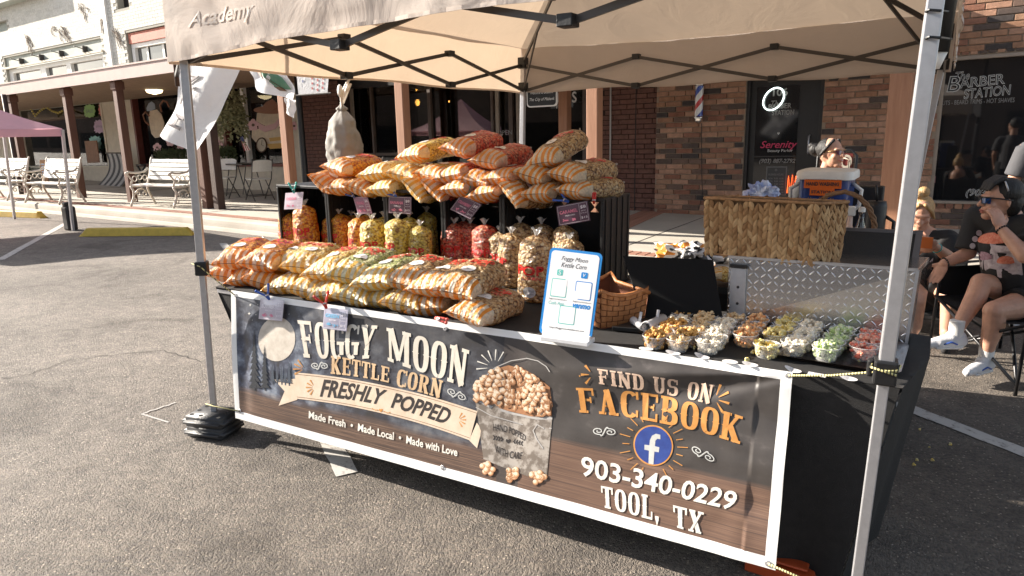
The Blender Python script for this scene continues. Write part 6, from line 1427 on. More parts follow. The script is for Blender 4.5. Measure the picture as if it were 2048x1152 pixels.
mb.add([c for c in cs_], [(0, 1, 2, 3)]); mb.build('inner_wall', mat('basket_shadow_wood', (.16, .05, .02), .8), bs)
for i in (0, 3):
    nrm = (wallpt(i, 1, 0)-wallpt(i, 0, 0)).cross(Vector((0, 0, 1))).normalized(); nc = 8; nr = 6
    for r in range(nr):
        for c in range(nc):
            mb = MB(); s0, s1, t0, t1 = c/nc+.004, (c+1)/nc-.004, r/nr+.012, (r+1)/nr-.012; o = .004 if (r+c) % 2 else .001
            g = lambda s, t, o=o: wallpt(i, s, t)+nrm*(o+.003*math.sin(math.pi*(s-s0)/(s1-s0)))
            mb.grid(lambda s, t: g(s0+(s1-s0)*s, t0+(t1-t0)*t), 3, 1, uv=False); mb.build('splint', M['splint'], bs, True)
mb = MB(); rim = [wallpt(i, s/6, 1) for i in range(4) for s in range(6)]; mb.tube(rim+rim[:1], .009, 6); mb.build('rim', M['splint'], bs, True)
# BLACK OPEN LID (cash tray) AND SCOOPS
lp_ = thing('black_display_case', 'flat black open lid standing behind the sample cups', 'case', (2.2, .7, TZ))
a, b = atz(1288, 640, TZ+.01), atz(1448, 652, TZ+.01); c, d = aty(1426, 521, b.y+.12), aty(1246, 513, a.y+.10)
mb = MB(); n_ = (b-a).cross(c-a).normalized()*.012; mb.add([a, b, c, d, a+n_, b+n_, c+n_, d+n_], [(0, 1, 2, 3), (7, 6, 5, 4), (0, 4, 5, 1), (1, 5, 6, 2), (2, 6, 7, 3), (3, 7, 4, 0)]); mb.build('lid', mat('matt_black', (.004, .004, .0045), .7, spec=.2), lp_, bevel=.003)
mb = MB(); e = Vector((-.06, -.19, 0)); q = [a, b, b+e, a+e]; mb.add([p+Vector((0, 0, -.006)) for p in q]+[p+Vector((0, 0, .012)) for p in q], [(3, 2, 1, 0), (4, 5, 6, 7), (0, 1, 5, 4), (1, 2, 6, 5), (2, 3, 7, 6), (3, 0, 4, 7)]); mb.build('base', M['black'], lp_, bevel=.003)
M['pvc'] = mat('grey_white_plastic_pipe', (.55, .55, .57), .35, coat=.3)
for i, (x0, y0, x1, y1, r_, lab) in enumerate(((1266, 640, 1286, 655, .014, 'small grey plastic pipe scoop beside the splint basket'), (1292, 655, 1326, 638, .021, 'wide grey plastic pipe scoop pointing at the caramel sample cups'))):
    p, q = atz(x0, y0, TZ+r_+.022), atz(x1, y1, TZ+r_+.022); t = thing('pipe_scoop', lab, 'scoop', tuple(p), 'plastic pipe scoops'); mb = MB()
    d = (q-p).normalized(); Q = d.to_track_quat('Z', 'Y').to_matrix().to_4x4(); mb.lathe([(r_, 0), (r_*1.12, .004), (r_*1.12, .014), (r_, .018), (r_, (q-p).length), (r_*.8, (q-p).length), (r_*.8, 0)], p, 16, Q, cap=False); mb.build('pipe', M['pvc'], t, True); mb = MB(); mb.tube([p.lerp(q, .6), p.lerp(q, .6)+Vector((.0, .02, .045))], .006, 8); mb.build('handle', M['pvc'], t, True)
# SAMPLE CUPS
M['cup'] = mat('clear_cup_plastic', (.86, .85, .83), .12, alpha=.22, coat=1, trans=0)
def kern(m, seed):
    rn = random.Random(seed); mb = MB()
    for k in range(6):
        d = Vector((rn.gauss(0, 1), rn.gauss(0, 1), rn.gauss(0, 1))).normalized()*.0048; mb.ball(d, rn.uniform(.0042, .0062), 6, 4, (1, rn.uniform(.8, 1), rn.uniform(.75, 1)))
    return mb
def popcol(name, c1, c2, c3):
    m = mat(name, c1, .6); N, L, P = nodes(m); g = N.new('ShaderNodeNewGeometry'); cr = N.new('ShaderNodeValToRGB'); e = cr.color_ramp.elements; e[0].color = (*c1, 1); e[1].color = (*c3, 1); q = e.new(.5); q.color = (*c2, 1); L.new(g.outputs['Random Per Island'], cr.inputs[0]); L.new(cr.outputs[0], P.inputs['Base Color']); P.inputs['Subsurface Weight'].default_value = .0; return m
PC = {'C': popcol('sample_caramel', (.62, .40, .18), (.74, .58, .36), (.46, .22, .06)), 'W': popcol('sample_white', (.78, .72, .60), (.74, .62, .44), (.82, .78, .70)), 'O': popcol('sample_orange', (.74, .34, .12), (.78, .52, .28), (.66, .22, .05)), 'B': popcol('sample_butter', (.76, .60, .18), (.80, .70, .36), (.70, .46, .06)), 'G': popcol('sample_green', (.66, .70, .46), (.40, .54, .18), (.76, .74, .60)), 'R': popcol('sample_red', (.66, .06, .03), (.74, .30, .20), (.76, .50, .38)), 'D': popcol('sample_dark_caramel', (.52, .26, .06), (.62, .36, .10), (.40, .16, .03))}
heap = {}
def heapmesh(v, col, tall):
    key = (v, col, tall)
    if key in heap: return heap[key]
    rn = random.Random(v*7+tall); ks = [kern(None, v*10+q) for q in range(4)]; mb = MB()
    for k in range(76+12*tall):
        a = rn.uniform(0, 6.28); zz = rn.uniform(.008, .047+.012*tall); rmax = .029+.009*min(1, zz/.045) if zz < .048 else .034*(1-(zz-.048)/.04)
        rr_ = rmax*rn.random()**.32; c = Vector((rr_*math.cos(a), rr_*math.sin(a), zz)); q = ks[rn.randrange(4)]; Q = Matrix.Rotation(rn.uniform(0, 6.28), 3, Vector((rn.random(), rn.random(), rn.random()+.1))); s_ = rn.uniform(.85, 1.25)
        mb.add([Q @ p*s_+c for p in q.v], q.f)
    heap[key] = mb.mesh('popcorn', PC[col], True); return heap[key]
cm = MB(); cm.lathe([(.0005, .002), (.030, .002), (.032, .0), (.034, .004), (.0415, .040), (.0435, .0445), (.0455, .045), (.0455, .0475), (.043, .048), (.041, .041), (.0325, .005)], n=28, cap=False); cupm = cm.mesh('cup_wall', M['cup'], True)
rm = MB(); rm.lathe([(.0435, .0445), (.0458, .045), (.0458, .048), (.0432, .048)], n=28, cap=False); rimm = rm.mesh('cup_rim', M['film'], True)
cups = [
 (238, 374, 'D', 'front row, leftmost'), (398, 392, 'C', 'front row, second from left'), (605, 408, 'W', 'front row, third from left'), (857, 362, 'O', 'front of the orange column'), (1003, 432, 'B', 'nearest yellow one, just left of the tray corner'), (1190, 415, 'W', 'front of the white column on the tray'), (1410, 450, 'G', 'front of the green column'), (1665, 447, 'R', 'front of the red column'),
 (287, 342, 'D', 'second row, leftmost'), (458, 362, 'D', 'second row, second from left'), (648, 380, 'W', 'second row, third from left'), (884, 327, 'O', 'second in the orange column'), (1060, 360, 'B', 'second in the yellow column'), (1236, 392, 'W', 'second in the white column on the tray'), (1445, 418, 'G', 'second in the green column'), (1702, 408, 'R', 'second in the red column'),
 (330, 305, 'D', 'third row, leftmost heap'), (515, 332, 'C', 'third row, second from left'), (670, 345, 'W', 'third row, third from left'), (913, 297, 'O', 'third in the orange column'), (1108, 327, 'B', 'third in the yellow column'), (1270, 362, 'W', 'third in the white column on the tray'), (1480, 385, 'G', 'third in the green column'), (1716, 384, 'R', 'third in the red column'),
 (385, 290, 'D', 'fourth row, leftmost heap'), (548, 295, 'C', 'fourth row, second from left'), (702, 307, 'W', 'fourth row, third from left'), (937, 265, 'O', 'back of the orange column'), (1138, 292, 'B', 'fourth in the yellow column'), (1292, 332, 'W', 'fourth in the white column on the tray'), (1508, 355, 'G', 'fourth in the green column'), (1728, 356, 'R', 'back of the red column'),
 (405, 258, 'W', 'fifth row, left, pale kernels'), (568, 265, 'C', 'fifth row, second from left'), (724, 272, 'W', 'fifth row, third from left'), (1160, 262, 'B', 'back of the yellow column'), (1312, 303, 'W', 'back of the white column'), (1524, 330, 'G', 'back of the green column'),
 (428, 218, 'D', 'farthest back on the left'), (592, 235, 'C', 'farthest back, second from left'), (784, 245, 'C', 'farthest back near the metal bracket')]
nmc = {'C': 'light caramel', 'W': 'white kettle corn', 'O': 'orange', 'B': 'yellow butter', 'G': 'green', 'R': 'red', 'D': 'golden caramel'}
for i, (x, y, f_, lab) in enumerate(cups):
    tr_ = .006 if x > 1090 and y > 300 else 0
    P_ = atz(1240+x/3.4133, 560+y/3.4133, TZ+.050+tr_); t = thing('sample_cup', 'clear cup of '+nmc[f_]+' popcorn, '+lab, 'sample cup', (P_.x, P_.y, TZ+.002+tr_), 'clear sample cups of popcorn on the table', rz=i*1.3)
    for nm, me in (('cup_wall', cupm), ('cup_rim', rimm), ('popcorn', heapmesh(i % 4, f_, 1 if i % 3 == 0 else 0))):
        o = bpy.data.objects.new(nm, me); COL.objects.link(o); o.parent = t
        if nm == 'popcorn': o['kind'] = 'stuff'
M['tray'] = mat('dark_brown_tray', (.035, .024, .02), .25, coat=.4, noise_amt=.2, nscale=60)
fl = atz(1556, 714, TZ+.01); fr_ = atz(1795, 752, TZ+.01); bk2 = atz(1640, 632, TZ+.01)
dx = (fr_-fl); dy = (bk2-fl); dy -= dx*(dx.dot(dy)/dx.dot(dx)); lx, ly = dx.length, min(.36, dy.length); dx.normalize(); dy.normalize()
tyt = thing('serving_tray', 'dark brown plastic serving tray under the white green and red cups', 'tray', tuple(fl)); mb = MB()
for k, (ins, z) in enumerate(((.016, .0), (.0, .016), (-.008, .018), (.004, .014), (.020, .004))):
    P_ = rrect(ins, ins, lx-ins, ly-ins, .035, 6); 
    if k == 0: ring0 = len(P_)
    mb.v += [fl+dx*x+dy*y+Vector((0, 0, z-.008)) for x, y in P_]
n = ring0; fs = [tuple(reversed(range(n))), tuple(range(4*n, 5*n))]
for k in range(4): fs += [(k*n+i, k*n+(i+1) % n, (k+1)*n+(i+1) % n, (k+1)*n+i) for i in range(n)]
mb.f += fs; mb.mi += [0]*len(fs); mb.build('tray_body', M['tray'], tyt, True, auto=40)
mb = MB()
for k in range(30): y = .03+k*(ly-.06)/29; mb.box((0, 0, 0), (.001, .001, .001)); mb.v[-8:] = [fl+dx*a+dy*(y+b)+Vector((0, 0, c-.004)) for a, b, c in ((.03, 0, 0), (lx-.03, 0, 0), (lx-.03, .002, 0), (.03, .002, 0), (.03, 0, .0012), (lx-.03, 0, .0012), (lx-.03, .002, .0012), (.03, .002, .0012))]
mb.build('tray_rib', M['tray'], tyt, kind='stuff')
lab_ = ['leftmost', 'second from left', 'third from left', 'fourth from left', 'fifth from left', 'curled over the banner corner', 'square one right of the banner corner', 'rightmost, below the tray']
for i, (x, y) in enumerate(((1292, 697), (1346, 706), (1404, 714), (1460, 723), (1500, 729), (1586, 741), (1634, 749), (1697, 757))):
    P_ = atz(x, y, TZ+.008); t = MB(); r_ = .026; n = 20
    if i == 6: pts = [(-.027, -.013), (.027, -.017), (.027, .013), (-.027, .017)]
    else: pts = [(r_*math.cos(k*2*math.pi/n), r_*.8*math.sin(k*2*math.pi/n)) for k in range(n)]
    cur = .006*((i*7) % 3); V_ = [P_+Vector((0, 0, 0))]+[P_+Vector((a, b, cur*max(0, -a/r_))) for a, b in pts]; m_ = len(pts); t.add(V_, [(0, k+1, (k+1) % m_+1) for k in range(m_)])
    o = t.build('flavour_label', M['sticker'], loc=tuple(P_)); props(o, 'small white paper label, '+lab_[i]+' along the table edge', 'label', 'white paper flavour labels along the table edge'); mb = MB()
    for k in range(3): put_text(mb, ['FOGGY', 'MOON', 'CORN'][k], lambda a, b: P_+Vector((a, b, .0015+cur*max(0, -a/r_))), w=.022, h=.004, cy=.007-k*.007)
    q = mb.build('label_lettering', M['stickerink']); q.parent = o; q.location = -P_
# DIAMOND PLATE CASE
M['plate'] = mat('diamond_plate_metal', (.78, .78, .79), .22, 1); M['platebar'] = mat('polished_tread', (.80, .80, .81), .22, 1)
dc = thing('diamond_plate_box', 'silver diamond plate food box behind the sample cups', 'box', (2.7, .78, TZ))
fx0, fx1, fy = 2.385, 3.05, .73; zt_ = 1.015; sl_ = .03
aL, aR = Vector((fx0, fy-.0, TZ)), Vector((fx1-.02, fy-.03, TZ)); tL, tR = aty(1457, 513, fy+sl_), aty(1836, 540, fy-.01)
def face(x, y, o=0):
    p = (aL.lerp(aR, x)).lerp(tL.lerp(tR, x), y); return p+FN*o
FN = (aR-aL).cross(tL-aL).normalized(); FN = FN if FN.y < 0 else -FN
bkd = Vector((.03, .30, 0)); mb = MB(); c8 = [aL, aR, tR, tL]; mb.add(c8+[p+bkd for p in c8], [(0, 1, 2, 3), (7, 6, 5, 4), (1, 5, 6, 2), (0, 3, 7, 4), (3, 2, 6, 7)]); mb.build('box_body', M['plate'], dc, bevel=.004)
tb = MB(); tb.ball((0, 0, 0), 1, 8, 6, (.5, .5, .5)); 
tbm = MB()
vs = []; 
prof = [(-1, 0), (-.5, .16), (0, .22), (.5, .16), (1, 0)]
for x, w_ in prof: vs += [(x, -w_, 0), (x, 0, .22*(1-abs(x))**.6), (x, w_, 0)]
tbm.add([Vector(p) for p in vs], [f for i in range(4) for f in ((i*3, i*3+3, i*3+4, i*3+1), (i*3+1, i*3+4, i*3+5, i*3+2))]); tm = tbm.mesh('tread', M['platebar'], True)
W_ = (aR-aL).length; H_ = (tL-aL).length; nx, ny = 26, 10; ct = 0
ux = (aR-aL).normalized()
for j in range(ny):
    for i in range(nx):
        x = (i+.5)/nx; y = (j+.5)/ny
        if ct < 290:
            rot = R(45 if (i+j) % 2 == 0 else -45); p = face(x, y, .0006); uy = FN.cross(ux); X_ = ux*math.cos(rot)+uy*math.sin(rot); Y_ = FN.cross(X_)
            o = bpy.data.objects.new('tread', tm); COL.objects.link(o); o.parent = dc; s_ = .0135; q = p-Vector((2.7, .78, TZ)); o.matrix_local = Matrix(((X_.x*s_, Y_.x*s_, FN.x*s_, q.x), (X_.y*s_, Y_.y*s_, FN.y*s_, q.y), (X_.z*s_, Y_.z*s_, FN.z*s_, q.z), (0, 0, 0, 1))); ct += 1
mb = MB(); mb.add([face(.02, .02, .004), face(.115, .02, .004), face(.115, .86, .004), face(.02, .86, .004), face(.02, .02, .012), face(.115, .02, .012), face(.115, .86, .012), face(.02, .86, .012)], [(3, 2, 1, 0), (4, 5, 6, 7), (0, 1, 5, 4), (1, 2, 6, 5), (2, 3, 7, 6), (3, 0, 4, 7)]); mb.build('latch_bracket', M['steel'], dc, bevel=.002)
mb = MB(); mb.bar(face(.015, .87, .016), face(.125, .87, .016), .012, .016); mb.build('latch', M['black'], dc, bevel=.002)
for k in (.3, .55): mb = MB(); Q = FN.to_track_quat('Z', 'Y').to_matrix().to_4x4(); mb.lathe([(.006, 0), (.005, .003), (.001, .004)], face(.07, k, .012), 10, Q); mb.build('rivet', M['black'], dc, True)
mb = MB(); mb.bar(face(0, 1, .003), face(1, 1, .003), .012, .010); mb.bar(face(1, 0, .003), face(1, 1, .003), .010, .008); mb.build('edge_trim', M['steel'], dc)
mb = MB(); q0, q1 = aR+Vector((.012, -.0, 0)), tR+Vector((.012, 0, .0)); mb.add([q0, q0+Vector((.03, .30, 0)), q1+Vector((.03, .30, 0)), q1, ], [(0, 1, 2, 3)]); mb.build('clear_guard', M['clear'], dc)
l0, l1 = aty(1690, 514, 1.0), aty(1834, 545, 1.0); l3, l2 = aty(1686, 459, 1.06), aty(1846, 466, 1.06)
l0 = l0+(l0-l1)*1.6; l3 = l3+(l3-l2)*1.6; l0.z = l1.z = 1.01
mb = MB(); ln_ = (l1-l0).cross(l3-l0).normalized()*.006; mb.add([l0, l1, l2, l3, l0+ln_, l1+ln_, l2+ln_, l3+ln_], [(0, 1, 2, 3), (7, 6, 5, 4), (0, 4, 5, 1), (1, 5, 6, 2), (2, 6, 7, 3), (3, 7, 4, 0)]); mb.build('raised_lid', mat('black_rubber_lid', (.012, .012, .013), .6, bump=.6, bscale=260), dc)
mb = MB(); f_ = ln_.normalized(); f_ = f_ if f_.y < 0 else -f_; mb.bar(l3+f_*.004, l2+f_*.004, .012, .014); mb.bar(l1+f_*.005-Vector((.012, 0, 0)), l2+f_*.005-Vector((.012, 0, 0)), .022, .012); mb.build('lid_frame', mat('grey_lid_frame', (.13, .125, .13), .4, .5), dc)
# BIG HYACINTH BASKET
M['hya'] = mat('dry_water_hyacinth', (.28, .15, .062), .7, bump=.5, bscale=160); N, L, P = nodes(M['hya']); oi = N.new('ShaderNodeObjectInfo'); cr = N.new('ShaderNodeValToRGB'); e = cr.color_ramp.elements; e[0].color = (.30, .155, .06, 1); e[1].color = (.62, .41, .21, 1); q = e.new(.5); q.color = (.46, .27, .12, 1); L.new(oi.outputs['Random'], cr.inputs[0]); L.new(cr.outputs[0], P.inputs['Base Color'])
M['hyarim'] = mat('hyacinth_rim_cord', (.30, .16, .07), .75, noise_amt=.35, nscale=60, bump=.6, bscale=120)
za = aty(1640, 407, .735).z; FLp, FRp, BRp = atz(1409, 396, za), aty(1640, 407, .735), atz(1698, 404, za)
fx_ = (FRp-FLp); wB = fx_.length; sd = (BRp-FRp); dB = max(.10, sd.length); zb_ = aty(1625, 528, .745).z
hb = thing('woven_basket', 'big rectangular woven hyacinth basket on top of the diamond plate box', 'basket', tuple(Vector((FRp.x, FRp.y, zb_))))
cn = [FLp, FRp, FRp+sd, FLp+sd]; cen = sum(cn, Vector())/4
def hb_pt(i, s, t, o=0):
    a, b = cn[i % 4], cn[(i+1) % 4]; p = a.lerp(b, s); nrm = (b-a).cross(Vector((0, 0, 1))).normalized(); q = cen+(p-cen)*(.95+.05*t); q = Vector((q.x, q.y, zb_+(za-zb_)*t)); return q+nrm*o
mb = MB()
for i in range(4): mb.grid(lambda s, t, i=i: hb_pt(i, s, t, -.006), 8, 4, uv=False)
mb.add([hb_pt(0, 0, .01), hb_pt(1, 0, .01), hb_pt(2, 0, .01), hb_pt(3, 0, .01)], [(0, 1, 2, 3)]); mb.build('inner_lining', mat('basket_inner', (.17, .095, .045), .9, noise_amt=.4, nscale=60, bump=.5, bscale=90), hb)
lf = MB(); prof = [(-1, .0), (-.6, .55), (-.1, .85), (.45, .5), (1, 0)]; vs = []
for z, w_ in prof: vs += [(-w_, 0, z), (-w_*.35, -.6*w_, z), (w_*.35, -.6*w_, z), (w_, 0, z)]
lf.add([Vector(p) for p in vs], [f for k in range(4) for f in ((k*4, k*4+1, k*4+5, k*4+4), (k*4+1, k*4+2, k*4+6, k*4+5), (k*4+2, k*4+3, k*4+7, k*4+6))]); lfm = lf.mesh('weave_strand', M['hya'], True)
far = MB(); cnt = 0; rb = random.Random(4)
for i, (nc, nr) in enumerate(((22, 8), (11, 8), (22, 3), (11, 3))):
    Lw = wB if i % 2 == 0 else dB
    for c in range(nc):
        for r in range(nr):
            s = (c+.5)/nc; t = (r+.42+(.5 if (c//2) % 2 else 0)*.8)/8
            if i > 1: t = 1-(r+.5)/10
            if t > .97: continue
            p = hb_pt(i, s, t, .003+rb.uniform(-.001, .002)); nrm = (cn[(i+1) % 4]-cn[i]).cross(Vector((0, 0, 1))).normalized(); tx_ = (cn[(i+1) % 4]-cn[i]).normalized(); ang = R(20 if c % 2 == 0 else -20)+rb.uniform(-.14, .14)
            Z_ = Vector((0, 0, 1))*math.cos(ang)+tx_*math.sin(ang); X_ = tx_*math.cos(ang)-Vector((0, 0, 1))*math.sin(ang); Y_ = -nrm
            sx_, sz_ = Lw/nc*.66*rb.uniform(.85, 1.12), (za-zb_)/8*.86*rb.uniform(.92, 1.12)
            q = p-Vector((FRp.x, FRp.y, zb_)); mm = Matrix(((X_.x*sx_, Y_.x*sx_, Z_.x*sz_, q.x), (X_.y*sx_, Y_.y*sx_, Z_.y*sz_, q.y), (X_.z*sx_, Y_.z*sx_, Z_.z*sz_, q.z), (0, 0, 0, 1)))
            if i < 2 and cnt < 292: o = bpy.data.objects.new('weave_strand', lfm); COL.objects.link(o); o.parent = hb; o.matrix_local = mm; cnt += 1
            else: far.add([mm @ Vector(v)+Vector((FRp.x, FRp.y, zb_)) for v in vs], lf.f)
far.build('back_weave', M['hyarim'], hb, kind='stuff')
for t_, nm in ((1.0, 'top_rim'), (.015, 'bottom_rim')):
    mb = MB(); path = [hb_pt(i, k/8, t_, .002) for i in range(4) for k in range(8)]; mb.tube(path+path[:1], .0065, 6)
    mb.build(nm, M['hyarim'], hb, True)
def crumple(name, label, cat, c, r, m, seed, sq=(1, 1, 1), amp=.5, n=26):
    mb = MB()
    def fn(s, t):
        a = s*2*math.pi; b = t*math.pi; d = Vector((math.sin(b)*math.cos(a)*sq[0], math.sin(b)*math.sin(a)*sq[1], math.cos(b)*sq[2])); k = 1+amp*noise.noise(d*2.3+Vector((seed, 0, 0)))+amp*.6*abs(noise.noise(d*5+Vector((0, seed, 0)))); return Vector(c)+d*r*k
    mb.grid(fn, n, n//2, uv=False); o = mb.build(name, m, loc=tuple(c)); return props(o, label, cat)
wr = mat('blue_white_wrapper', (.02, .10, .45), .25, coat=.8, col2=(.70, .74, .80), nscale=14)
q = atz(1520, 385, za+.01); crumple('plastic_wrapper', 'crumpled shiny blue and white wrapper sticking out of the big basket', 'wrapper', q, .042, wr, 3, (1.2, .7, .8), .9, 34)
# BACK TABLE : COOLER AND BOTTLES
st = thing('side_table', 'black draped side table behind the diamond plate box', 'table', (2.55, 1.75, 0)); mb = MB(); mb.box((2.1, 1.45, .70), (2.96, 2.3, .735)); mb.build('tabletop', M['steel'], st)
def drape(x0, y0, x1, y1, z):
    mb = MB(); P_ = rrect(x0, y0, x1, y1, .03, 4); n = len(P_); cxx, cyy = (x0+x1)/2, (y0+y1)/2; K = 8; per = []
    dens = []
    for i in range(n):
        a_, b_ = Vector((*P_[i], 0)), Vector((*P_[(i+1) % n], 0)); m_ = max(1, int((b_-a_).length/.03))
        dens += [a_.lerp(b_, q/m_) for q in range(m_)]
    n = len(dens); vs = []
    for k in range(K+1):
        for i, p in enumerate(dens): o = 1+.0*k; w_ = .012*math.sin(i*.9)*k/K; d = (p-Vector((cxx, cyy, 0))).normalized(); q = p+d*(w_+.02*k/K); vs.append(Vector((q.x, q.y, z-(z-.03)*k/K)))
    mb.add(vs, [tuple(range(n))]+[(k*n+i, (k+1)*n+i, (k+1)*n+(i+1) % n, k*n+(i+1) % n) for k in range(K) for i in range(n)]); return mb
drape(2.09, 1.44, 2.97, 2.31, .742).build('shade_drape', M['blackcloth'], st, auto=50)  # drape down to the ground added to shade the asphalt on the right
yc_ = 1.55; a = aty(1592, 352, yc_); b = aty(1706, 352, yc_); zl_ = aty(1650, 360, yc_).z; w2 = (b.x-a.x)
M['coolblue'] = mat('cooler_blue', (.015, .045, .20), .35, coat=.3, bump=.1); ck = thing('water_cooler', 'blue drink cooler with white lid and orange hand washing labels', 'cooler', (a.x+w2/2, yc_, .74))
mb = MB(); x0, x1 = a.x+.012, b.x-.012
P0 = rrect(x0, yc_, x1, yc_+.30, .04); n = len(P0); cxm, cym = (x0+x1)/2, yc_+.15; vs = []
for sc_, z in ((.90, .742), (.92, .76), (1.0, zl_)): vs += [Vector((cxm+(x-cxm)*sc_, cym+(y-cym)*sc_, z)) for x, y in P0]
mb.add(vs, [tuple(reversed(range(n))), tuple(range(2*n, 3*n))]+[(k*n+i, k*n+(i+1) % n, (k+1)*n+(i+1) % n, (k+1)*n+i) for k in range(2) for i in range(n)]); mb.build('cooler_body', M['coolblue'], ck, auto=40)
mb = MB(); P1 = rrect(a.x-.004, yc_-.014, b.x+.004, yc_+.314, .045); n = len(P1); vs = []
for sc_, z in ((1.0, zl_+.001), (1.0, zl_+.028), (.96, zl_+.040), (.80, zl_+.044)): vs += [Vector((cxm+(x-cxm)*sc_, cym+(y-cym)*sc_, z)) for x, y in P1]
mb.add(vs, [tuple(reversed(range(n))), tuple(range(3*n, 4*n))]+[(k*n+i, k*n+(i+1) % n, (k+1)*n+(i+1) % n, (k+1)*n+i) for k in range(3) for i in range(n)]); mb.build('cooler_lid', M['whitepaint'], ck, auto=40)
for s_, xx in ((-1, a.x), (1, b.x)):
    mb = MB(); mb.tube([(xx-s_*.01, yc_+.1, zl_-.02), (xx+s_*.035, yc_+.08, zl_-.05), (xx+s_*.03, yc_+.08, zl_-.12), (xx-s_*.012, yc_+.1, zl_-.17)], .010, 8); mb.build('handle', M['whitepaint'], ck, True)
M['orl'] = mat('orange_label', (.70, .13, .01), .45)
def lab(x0, y0, x1, y1, txt, dd=0):
    p, q = aty(x0, y0, yc_-.012), aty(x1, y1, yc_-.012); mb = MB(); mb.box((p.x, yc_-.014-dd, q.z), (q.x, yc_-.002, p.z)); o = mb.build('orange_label', M['orl'], ck); mb = MB(); put_text(mb, txt, lambda a_, b_: Vector(((p.x+q.x)/2+a_, yc_-.0155-dd, (p.z+q.z)/2+b_)), w=(q.x-p.x)*.88, h=(p.z-q.z)*.42, offset=.03); mb.build('label_lettering', M['qink'], o)
lab(1609, 358, 1682, 378, 'HAND WASHING'); lab(1620, 376, 1668, 392, 'STATION', .001)
def bottle(px, pyb, top, r_, prof, m, label, cat, yv, cap=None):
    c = aty(px, pyb, yv); c.z = .742; zt2 = aty(px, top, yv).z; h = zt2-c.z; t = thing(cat.replace(' ', '_'), label, cat, tuple(c)); mb = MB(); mb.lathe([(r_*a, h*b) for a, b in prof], c, 20); mb.build('bottle_body', m, t, True)
    return t, c, h
t, c, h = bottle(1698, 460, 412, .035, ((.8, 0), (1, .03), (1, .55), (.7, .72), (.35, .80), (.3, .9)), mat('spray_orange', (.72, .20, .03), .3, col2=(.7, .7, .66), nscale=6), 'orange and white spray bottle behind the basket', 'spray bottle', 1.35)
mb = MB(); mb.box((c.x-.045, c.y-.012, c.z+h*.90), (c.x+.02, c.y+.012, c.z+h)); mb.build('spray_head', M['whitepaint'], t, bevel=.005)
t, c, h = bottle(1720, 460, 414, .034, ((.9, 0), (1, .03), (.94, .3), (1, .55), (.8, .75), (.35, .88), (.35, .95)), M['clear'], 'clear water bottle right of the spray bottle', 'water bottle', 1.35); mb = MB(); mb.lathe([(.0145, h*.95), (.0145, h)], c, 14); mb.build('cap', M['whitepaint'], t); mb = MB(); mb.lathe([(.0355, h*.35), (.0355, h*.6)], c, 20, cap=False); mb.build('bottle_label', mat('blue_bottle_label', (.10, .22, .42), .4), t, True)
t, c, h = bottle(1748, 462, 402, .042, ((.7, 0), (.74, .3), (1, .38), (1.02, .95), (.9, 1)), M['black'], 'black insulated tumbler with straw and handle', 'tumbler', 1.45); mb = MB(); mb.tube([c+Vector((0, 0, h)), c+Vector((-.01, 0, h+.07))], .005, 8); mb.build('straw', M['black'], t, True); mb = MB(); mb.tube([c+Vector((.04, 0, h*.85)), c+Vector((.075, 0, h*.8)), c+Vector((.075, 0, h*.5)), c+Vector((.035, 0, h*.45))], .008, 8); mb.build('handle', M['black'], t, True)
q = aty(1718, 440, 1.95); mb = MB(); mb.box((q.x-.09, 1.95, .742), (q.x+.10, 2.03, aty(1718, 372, 1.95).z)); o = mb.build('speaker_box', M['black'], loc=(q.x, 1.95, .742), bevel=.008); props(o, 'plain black box on the side table right of the cooler', 'box')
M['vine'] = mat('twisted_vine', (.20, .105, .05), .75, noise_amt=.3, nscale=40, bump=.5); vb = thing('vine_handle_basket', 'small vine basket with tall twisted handle right of the cooler', 'basket', (2.75, 1.28, .742))
path = [aty(x, y, 1.25) for x, y in ((1642, 440), (1640, 405), (1655, 390), (1690, 383), (1718, 393), (1738, 415), (1748, 440), (1750, 466))]
for ph in (0, 2.1, 4.2):
    pts = []
    for i in range(len(path)-1):
        for k in range(6):
            s = (i*6+k); p = path[i].lerp(path[i+1], k/6); a_ = s*.55+ph; pts.append(p+Vector((math.cos(a_)*.006, math.sin(a_)*.006, math.sin(a_)*.004)))
    mb = MB(); mb.tube(pts, .0065, 6); mb.build('handle_strand', M['vine'], vb, True)
mb = MB(); bc = (path[0]+path[-1])/2
for k in range(7):
    rr2 = (path[-1]-path[0]).length/2*(.8+.2*k/6); mb.tube([Vector((bc.x+rr2*math.cos(a_*.35), bc.y+.08*math.sin(a_*.35), .75+k*.017)) for a_ in range(19)], .009, 6)
mb.build('basket_bowl', M['vine'], vb, True)
t = thing('folding_stool', 'low black stool behind the black lid holding one popcorn bag', 'stool', (2.35, 1.2, 0)); mb = MB(); c = aty(1446, 566, 1.25); mb.box((c.x-.1, 1.15, c.z-.03), (c.x+.12, 1.4, c.z)); mb.build('seat', M['black'], t)
for x, y in ((-.08, 1.17), (.10, 1.17), (-.08, 1.38), (.10, 1.38)): mb = MB(); mb.tube([(c.x+x, y, c.z-.03), (c.x+x, y, 0)], .008, 6); mb.build('leg', M['black'], t)
bag('lying', 'butter', 2, Matrix.Translation((c.x-.05, 1.2, c.z+.05)) @ Matrix.Rotation(-R(70), 4, 'Z'), 'butter popcorn bag lying between black lid and diamond plate box', GA, .6)
